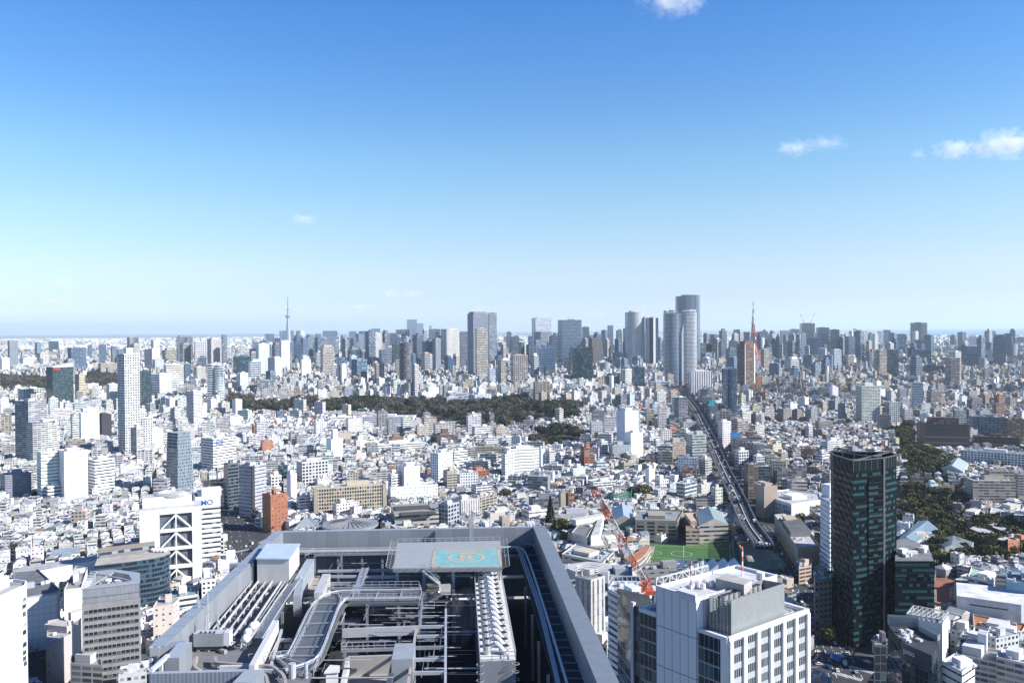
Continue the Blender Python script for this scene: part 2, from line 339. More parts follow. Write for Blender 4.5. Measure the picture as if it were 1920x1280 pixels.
def bld(kind, label, x0, x1, yt, yb, style, col, rel=15, ratio=.8, shape='s', roofcol=None, group=None, extra=None, kit=True, fl=None, bay=None):
    global NB; NB += 1
    name, cat = CATN[kind]; d = G((x0 + x1) / 2, yb).y
    w, dp, phi, r = solve(x0, x1, d, rel, ratio); yaw = r - phi; xm = (x0 + x1) / 2
    # which side sticks out: centre of the footprint pushed back along the sight line
    back = (w * abs(math.sin(r)) + dp * abs(math.cos(r))) / 2
    p = D(xm, yb, d); u = Vector((math.sin(phi), math.cos(phi), 0)); c = Vector((p.x, p.y, 0)) + u * back
    h = D(xm, yt, d + back * .3).z
    if isinstance(col, str): col = PAL[col]
    j = random.Random(NB); col = tuple(min(.82, max(.01, x * (1 + j.uniform(-.06, .06)))) for x in col)
    root = empty(name, (c.x, c.y, 0), label, cat, group, yaw)
    if shape == 's': poly = rect(0, 0, w, dp)
    elif shape == 'c': poly = [(w / 2 * math.cos(a * math.pi / 12), dp / 2 * math.sin(a * math.pi / 12)) for a in range(24)]
    elif shape == 'o':
        k = .18; poly = [(-w * (.5 - k), -dp / 2), (w * (.5 - k), -dp / 2), (w / 2, -dp * (.5 - k)), (w / 2, dp * (.5 - k)), (w * (.5 - k), dp / 2), (-w * (.5 - k), dp / 2), (-w / 2, dp * (.5 - k)), (-w / 2, -dp * (.5 - k))]
    elif shape == 'f':
        poly = [(-w / 2, dp / 2), (-w / 2, -dp * .25)] + [(-w / 2 + w * i / 8, -dp * (.25 + .25 * math.sin(math.pi * i / 8))) for i in range(1, 8)] + [(w / 2, -dp * .25), (w / 2, dp / 2)]
    if d > 2300: fl = fl or FLH.get(style, 3.6) * (1.7 if d < 4500 else 2.4); bay = bay or BAY.get(style, 3.5) * (1.7 if d < 4500 else 2.4)
    tower(root, poly, 0, h, style, col, NB, roofcol, kit, fl=fl, bay=bay)
    stamp([(c.x + q[0] * math.cos(yaw) - q[1] * math.sin(yaw), c.y + q[0] * math.sin(yaw) + q[1] * math.cos(yaw)) for q in poly], 4)
    zrect(x0, x1, yt, yb, d)
    if extra: extra(root, w, dp, h, col, d)
    return root, w, dp, h
def bpoly(kind, label, pts, zt, style, col, z0=0, roofcol=None, kit=True, fl=None, bay=None, group=None, blank=(), name=None, cat=None):
    """near building from its roof outline seen in the photograph, at the roof's own height"""
    global NB; NB += 1
    P = [G(a, b, zt) for a, b in pts]; cx = sum(p.x for p in P) / len(P); cy = sum(p.y for p in P) / len(P)
    nm, ct = CATN[kind]
    if isinstance(col, str): col = PAL[col]
    root = empty(name or nm, (cx, cy, 0), label, cat or ct, group); poly = [(p.x - cx, p.y - cy) for p in P]
    n = len(poly); 
    if sum(poly[i][0] * poly[(i + 1) % n][1] - poly[(i + 1) % n][0] * poly[i][1] for i in range(n)) < 0: poly = poly[::-1]
    tower(root, poly, z0, zt, style, col, NB, roofcol, kit, fl=fl, bay=bay, blank=blank)
    stamp([(p.x, p.y) for p in P], 3)
    x0 = min(a for a, b in pts); x1 = max(a for a, b in pts); y0 = min(b for a, b in pts); dd = min(p.y for p in P); yb = 622 + F * CH / dd
    zrect(x0, x1, y0 + 3, yb, dd)
    return root, poly, (cx, cy)
# extras that give a tower its recognisable head
def ex_crown(k=.7, hh=.08, style=None):
    def f(root, w, dp, h, col, d):
        mb = MB(); mb.mat = style or 'plain'; mb.col = col; mb.box(0, 0, h + .05, w * k, dp * k, h * hh); mb.build('crown', root)
    return f
def ex_low(side, wf, hf, style, col=None, df=1.0):
    """lower wing beside the tower"""
    def f(root, w, dp, h, c, d):
        mb = MB(); mb.mat = style; mb.col = PAL[col] if col else c; mb.box(side * (w / 2 + w * wf / 2 + .2), 0, 0, w * wf, dp * df, h * hf, bay=BAY.get(style, 3.5), fl=FLH.get(style, 3.6), topmat='roof'); mb.build('wing', root)
    return f
def ex_many(*fs):
    def f(*a):
        for g in fs: g(*a)
    return f
def ex_slant(hh, col='s', style='glass_blue'):
    def f(root, w, dp, h, c, d):
        mb = MB(); mb.mat = style; mb.col = PAL[col]; P = inset(rect(0, 0, w, dp), .6); z = h + .1
        mb.prism(P, z, z + hh, zt=[z + hh * .2, z + hh, z + hh, z + hh * .2]); mb.build('crown', root)
    return f
def ex_core(dx, wf, col='K', hh=3):
    def f(root, w, dp, h, c, d):
        mb = MB(); mb.mat = 'plain'; mb.col = PAL[col]; mb.box(dx * w, -dp / 2 - .35, 0, w * wf, 1.0, h + hh); mb.build('front_strip', root)
    return f
def ex_sign(body, col, size, back=True, dx=0, dz=-4):
    def f(root, w, dp, h, c, d):
        text(body, root, (dx * w, -dp / 2 - .3, h + dz), (math.pi / 2, 0, 0), size, col, ext=.15, name='sign_lettering')
    return f
def ex_ribs(n, col='w', wd=.8):
    def f(root, w, dp, h, c, d):
        for i in range(n):
            x = -w / 2 + w * i / (n - 1); mb = MB(); mb.col = PAL[col]; mb.box(x, -dp / 2 - .35, 0, wd, .7, h); mb.build('rib', root)
    return f
def ex_slabs(col='W', out=1.1, every=3.1):
    def f(root, w, dp, h, c, d):
        n = min(60, int(h / every))
        for i in range(1, n):
            mb = MB(); mb.col = PAL[col]; mb.box(0, 0, i * h / n, w + out * 2, dp + out * 2, .9); mb.build('balcony', root)
    return f
def mast(hh, col=(.7, .2, .1)):
    def f(root, w, dp, h, c, d):
        mb = MB(); mb.col = col; mb.bar((0, 0, h), (0, 0, h + hh), .5); mb.build('mast', root)
    return f
# ---------------- ground, water, roads ----------------
def sheet(name, pts, z, col, mat, kind='structure', label=None, cat=None, st=True, grow=2):
    mb = MB(); mb.mat = mat; mb.col = col
    P = [Vector((p[0], p[1], z)) for p in pts]
    A = sum(P[i].x * P[(i + 1) % len(P)].y - P[(i + 1) % len(P)].x * P[i].y for i in range(len(P)))
    mb.face(P if A > 0 else P[::-1]); o = mb.build(name); tag(o, label, cat, kind=kind)
    if st: stamp(pts, grow)
    return o
def gp(pts, z=0): return [G(a, b, z) for a, b in pts]
m, t, b = newmat('city_ground')
g = N(t, 'ShaderNodeNewGeometry'); vo = N(t, 'ShaderNodeTexVoronoi'); vo.inputs['Scale'].default_value = 1 / 38.0; t.links.new(g.outputs['Position'], vo.inputs['Vector'])
sp = N(t, 'ShaderNodeSeparateColor'); t.links.new(vo.outputs['Color'], sp.inputs[0])
sy = N(t, 'ShaderNodeSeparateXYZ'); t.links.new(g.outputs['Position'], sy.inputs[0])
rr = N(t, 'ShaderNodeValToRGB'); ee = rr.color_ramp.elements; rr.color_ramp.interpolation = 'CONSTANT'
ee[0].position = 0; ee[0].color = (.06, .075, .065, 1); ee[1].position = .3; ee[1].color = (.16, .165, .17, 1)
for p, c in ((.5, (.32, .32, .32, 1)), (.75, (.55, .55, .54, 1)), (.9, (.10, .12, .14, 1))): q = ee.new(p); q.color = c
t.links.new(sp.outputs[0], rr.inputs[0])
far = N(t, 'ShaderNodeMapRange'); far.inputs[1].default_value = 6500; far.inputs[2].default_value = 9500; t.links.new(sy.outputs[1], far.inputs[0])
near = dirt(t, mixc(t, 0.0, (.085, .088, .09), (0, 0, 0)), .05, .7, 1.5, 1)
t.links.new(mixc(t, far.outputs[0], near, rr.outputs[0]), b.inputs['Base Color']); b.inputs['Roughness'].default_value = .9
mb = MB(); mb.mat = 'city_ground'
XS = [-60000, -30000, -8000, 0, 8000, 30000, 60000]; YS = [-3000, 0, 3000, 9000, 30000, 60000]
for i in range(6):
    for j in range(5): mb.face([(XS[i], YS[j], 0), (XS[i + 1], YS[j], 0), (XS[i + 1], YS[j + 1], 0), (XS[i], YS[j + 1], 0)])
tag(mb.build('ground'), kind='structure')
m, t, b = newmat('water'); b.inputs['Base Color'].default_value = (.05, .16, .28, 1); b.inputs['Roughness'].default_value = .25
SEA = gp([(1668, 629.5), (1930, 629), (1930, 617.5), (1655, 619.2)])
sheet('sea', SEA, 1.5, (.05, .16, .28), 'water', st=False)
sheet('harbour_water', gp([(1738, 648), (1930, 651), (1930, 640), (1760, 640)]), 1.5, (.05, .16, .28), 'water', st=False)
sheet('canal_water', gp([(1690, 636.5), (1930, 637.5), (1930, 633), (1720, 633)]), 1.5, (.05, .16, .28), 'water', st=False)
ASP = (.05, .052, .056)
plain('asphalt', .9, .3, .75, 1.25, .15); plain('turf', .95, .1, .8, 1.15, .1)
# roads: wide avenue under the elevated highway, the crossing at left, the crossing bottom right
AV = [G(a, b) for a, b in ((1452, 1014), (1424, 980), (1400, 945), (1362, 885), (1337, 838), (1314, 795), (1297, 762), (1283, 738), (1270, 718))]
AV = smooth(AV, 5); mb = MB(); mb.mat = 'asphalt'; mb.col = ASP; mb.ribbon(AV, 22, .02); tag(mb.build('road'), kind='structure'); line_stamp(AV[::3] + [AV[-1]], 23)
def road(pts, hw, z=.024, name='road', st=True):
    P = smooth([G(a, b) for a, b in pts], 5); mb = MB(); mb.mat = 'asphalt'; mb.col = ASP; mb.ribbon(P, hw, z); tag(mb.build(name), kind='structure')
    if st: line_stamp(P[::2] + [P[-1]], hw + 1)
    return P
AV2 = road([(1660, 1420), (1572, 1240), (1524, 1135), (1496, 1080), (1474, 1042), (1448, 1006), (1432, 985)], 12.5, .032)
RL = road([(470, 1190), (455, 1080), (452, 1015), (442, 975), (425, 950), (412, 925), (404, 900)], 15)
RL2 = road([(560, 1030), (500, 1010), (440, 985), (405, 975)], 12, .028)
RR = road([(1380, 1262), (1500, 1240), (1600, 1242), (1680, 1275), (1760, 1330)], 17, .028)
road([(0, 1005), (120, 985), (230, 968), (300, 965)], 4, .032)
road([(68, 1190), (90, 1240), (110, 1300)], 11, .032)
# white lane paint, crossings
mk = MB(); mk.mat = 'plain'; mk.col = (.7, .7, .7)
def dashes(P, offm, ln=6, gap=7, w=.35, z=.05):
    acc = 0; L, R = offs(P, offm)
    for a, b in zip(L[:-1], L[1:]):
        dv = b - a; l = dv.length; dv.normalize(); nn = Vector((-dv.y, dv.x, 0)) * w / 2; x = 0
        while x + ln < l:
            p = a + dv * x; q = a + dv * (x + ln); mk.face([(p.x + nn.x, p.y + nn.y, z), (p.x - nn.x, p.y - nn.y, z), (q.x - nn.x, q.y - nn.y, z), (q.x + nn.x, q.y + nn.y, z)][::-1] if 0 else [(p.x - nn.x, p.y - nn.y, z), (q.x - nn.x, q.y - nn.y, z), (q.x + nn.x, q.y + nn.y, z), (p.x + nn.x, p.y + nn.y, z)]); x += ln + gap
for o_ in (-19, -16, -12, 12, 16, 19): dashes(AV, o_)
for o_ in (-8, 0.2, 8): dashes(RL, o_, 5, 14, w=.3)
for o_ in (-9, -5, 0, 5, 9): dashes(AV2, o_)

for o_ in (-9, 0, 9): dashes(RR, o_, w=.35)
def zebra(px, py, px2, py2, wd=4, z=.06):
    a = G(px, py); b = G(px2, py2); dv = b - a; l = dv.length; dv.normalize(); nn = Vector((-dv.y, dv.x, 0)) * wd; x = 0
    while x < l:
        p = a + dv * x; q = a + dv * (x + .6); mk.face([(p.x, p.y, z), (q.x, q.y, z), (q.x + nn.x, q.y + nn.y, z), (p.x + nn.x, p.y + nn.y, z)]); x += 1.2
for q in ((1528, 1222, 1575, 1228), (1560, 1262, 1612, 1276), (1590, 1250, 1632, 1262), (1480, 1158, 1530, 1160), (428, 968, 470, 964), (440, 1036, 470, 1030)): zebra(*q)
tag(mk.build('road_markings'), kind='structure')
# elevated highway
def highway(label, px, hw, z, group='elevated highways'):
    P = smooth([G(a, b, z) for a, b in px], 6); P = [Vector((p.x, p.y, z)) for p in P]
    root = empty('elevated_highway', (0, 0, 0), label, 'highway', group)
    mb = MB(); mb.mat = 'asphalt'; mb.col = (.05, .052, .056); mb.ribbon(P, hw, z, th=1.6); mb.build('deck', root)
    L, R = offs(P, hw)
    for E, c in ((L, (.26, .27, .28)), (R, (.26, .27, .28))):
        b2 = MB(); b2.mat = 'metal'; b2.col = c
        for a, b in zip(E[:-1], E[1:]):
            dv = (b - a); dv.normalize(); nn = Vector((-dv.y, dv.x, 0)) * .25
            q = [a - nn, b - nn, b + nn, a + nn]; lo = z - 1.2; hi = z + 2.6
            b2.face([(v.x, v.y, hi) for v in q]); b2.face([(q[0].x, q[0].y, lo), (q[1].x, q[1].y, lo), (q[1].x, q[1].y, hi), (q[0].x, q[0].y, hi)]); b2.face([(q[2].x, q[2].y, lo), (q[3].x, q[3].y, lo), (q[3].x, q[3].y, hi), (q[2].x, q[2].y, hi)])
        b2.build('barrier', root)
    b3 = MB(); b3.col = (.45, .45, .44); mid = MB(); mid.col = (.5, .5, .5); mid.ribbon(P, .4, z + .9, th=.88); mid.build('median_barrier', root)
    acc = 0
    for a, b in zip(P[:-1], P[1:]):
        acc += (b - a).length
        if acc > 38:
            acc = 0; pr = MB(); pr.col = (.36, .36, .35); an = math.atan2(b.y - a.y, b.x - a.x); pr.box(a.x, a.y, 0, 2.6, 3.2, z - 3, an); pr.box(a.x, a.y, z - 3, 2.6, hw * 1.7, 1.35, an); pr.build('pier', root)
    lm = MB(); lm.mat = 'plain'; lm.col = (.7, .7, .7)
    for s_ in (-hw * .5, hw * .5, -hw + 1, hw - 1):
        A, B = offs(P, s_)
        for a, b in zip(A[:-1], A[1:]):
            dv = b - a; l = dv.length; dv.normalize(); nn = Vector((-dv.y, dv.x, 0)) * .12; x = 0
            while x + 6 < l:
                p = a + dv * x; q = a + dv * (x + 6); lm.face([(p.x - nn.x, p.y - nn.y, z + .05), (q.x - nn.x, q.y - nn.y, z + .05), (q.x + nn.x, q.y + nn.y, z + .05), (p.x + nn.x, p.y + nn.y, z + .05)]); x += 14
    lm.build('lane_markings', root)
    return P
HW = highway('elevated highway running from the lower right between buildings to the curved twin tower', [(1434, 1026), (1424, 1010), (1403, 980), (1380, 928), (1352, 870), (1331, 822), (1315, 790), (1300, 762), (1284, 742)], 7.9, 14)
P_ = [G(1374, 1010, 8), G(1420, 1004, 8), G(1466, 999, 8)]; fb = empty('footbridge', tuple(P_[1]), 'grey footbridge crossing the avenue at the near end of the elevated highway', 'footbridge'); O_ = P_[1].copy()
mb = MB(); mb.col = (.3, .31, .32); mb.ribbon([p - O_ for p in P_], 2.4, 0, th=.8); mb.build('deck', fb)
for p in P_: mb = MB(); mb.col = (.3, .3, .3); mb.box(p.x - O_.x, p.y - O_.y, -8, 1.2, 1.2, 7.1); mb.build('pier', fb)
L_, R_ = offs([p - O_ for p in P_], 2.3)
for E_ in (L_, R_): mb = MB(); mb.mat = 'metal'; mb.col = (.45, .46, .48); mb.path([(p.x, p.y, 1.1) for p in E_], .12); mb.build('railing', fb)
# sports grounds
GREEN = (.075, .16, .055)
sheet('sports_field', gp([(1213, 1052), (1376, 1058), (1372, 1007), (1287, 1006), (1284, 1020), (1224, 1018)]), .04, GREEN, 'turf', label='green artificial turf school football field beside the tan school building', cat='sports field')
fl = MB(); fl.col = (.6, .62, .6)
def fline(a, b, w=.35, z=.07, wd=None):
    p = G(*a); q = G(*b); dv = (q - p).normalized(); nn = Vector((-dv.y, dv.x, 0)) * w / 2
    fl.face([(p.x - nn.x, p.y - nn.y, z), (q.x - nn.x, q.y - nn.y, z), (q.x + nn.x, q.y + nn.y, z), (p.x + nn.x, p.y + nn.y, z)])
for a, b in (((1228, 1022), (1368, 1028)), ((1282, 1022), (1282, 1045)), ((1228, 1022), (1222, 1044)), ((1368, 1010), (1370, 1054)), ((1290, 1010), (1368, 1010)), ((1222, 1044), (1370, 1054))): fline(a, b)
for cxp, cyp, rr_ in ((1333, 1018, 9), (1278, 1038, 9), (1228, 1036, 6)):
    c = G(cxp, cyp); 
    for k in range(24):
        a = k * math.pi / 12; b2 = (k + 1) * math.pi / 12; r1, r2 = rr_ - .2, rr_ + .2
        fl.face([(c.x + r1 * math.cos(a), c.y + r1 * math.sin(a), .07), (c.x + r2 * math.cos(a), c.y + r2 * math.sin(a), .07), (c.x + r2 * math.cos(b2), c.y + r2 * math.sin(b2), .07), (c.x + r1 * math.cos(b2), c.y + r1 * math.sin(b2), .07)])
tag(fl.build('pitch_lines'), kind='structure')
sheet('baseball_ground', gp([(1380, 1018), (1424, 1018), (1452, 1036), (1474, 1056), (1470, 1066), (1412, 1068), (1394, 1050)]), .04, (.42, .38, .32), 'turf', label='bare sandy baseball ground inside a curved green net right of the football field', cat='sports ground')
sheet('plaza', gp([(1750, 1083), (1797, 1083), (1797, 1155), (1750, 1152)]), .04, (.30, .13, .09), 'turf', label='red brick paved plaza behind the dark glass tower wing', cat='plaza')
sheet('tennis_court', gp([(1133, 1000), (1180, 1000), (1184, 976), (1144, 976)]), .04, (.05, .22, .08), 'turf', label='small bright green court below the blue gabled gym', cat='court')
# parks (no houses there)
PARKS = [gp(p) for p in ([(478, 775), (700, 776), (790, 800), (900, 803), (960, 800), (1085, 786), (1090, 762), (1020, 757), (960, 750), (880, 762), (820, 754), (760, 757), (700, 750), (620, 757), (560, 752), (520, 760), (490, 757)],
 [(0, 746), (36, 738), (88, 744), (88, 712), (0, 708)], [(160, 730), (222, 752), (222, 706), (160, 702)], [(985, 832), (1010, 843), (1060, 842), (1100, 818), (1060, 806), (1010, 812)],
 [(1683, 985), (1760, 985), (1830, 940), (1790, 925), (1740, 912), (1690, 925)], [(1745, 1075), (1920, 1050), (1925, 1000), (1860, 975), (1760, 980), (1745, 1030)],
 [(410, 768), (480, 778), (478, 752), (430, 748)], [(1700, 905), (1690, 850), (1672, 812), (1712, 795), (1716, 845), (1800, 872), (1800, 890)])]
for q_ in ([(1188, 1104), (1392, 1100), (1380, 1054), (1196, 1050)], [(1378, 1096), (1500, 1088), (1496, 1016), (1378, 1014)]): stamp(gp(q_), 1)
GAPS = [(G(a, b), r_) for a, b, r_ in ((600, 790, 26), (745, 778, 22), (690, 786, 30), (835, 790, 30), (812, 783, 16), (930, 772, 26), (548, 770, 18), (1000, 775, 30), (870, 768, 20), (1040, 790, 34), (760, 765, 22), (640, 766, 16))]
for c_, r_ in GAPS:
    i_, j_ = int((c_.x - GX0) / CS), int((c_.y - GY0) / CS); k_ = int(r_ / CS); OCC[i_ - k_:i_ + k_, j_ - k_ * 2:j_ + k_ * 2] = False
WOOD = PARKS[:3] + [PARKS[3], PARKS[6]]
m, t, b = newmat('park_floor'); t.links.new(dirt(t, mixc(t, 0.0, (.05, .052, .032), (0, 0, 0)), .03, .6, 1.6, 1), b.inputs['Base Color']); b.inputs['Roughness'].default_value = 1
for P in PARKS: sheet('park_ground', P, .06, (.05, .05, .03), 'park_floor', grow=1)
def ex_red(root, w, dp, h, c, d):
    mb = MB(); mb.col = (.6, .04, .02); mb.box(-w * .3, -dp / 2 - .3, h - 4, w * .3, .5, 3); mb.build('sign_board', root)
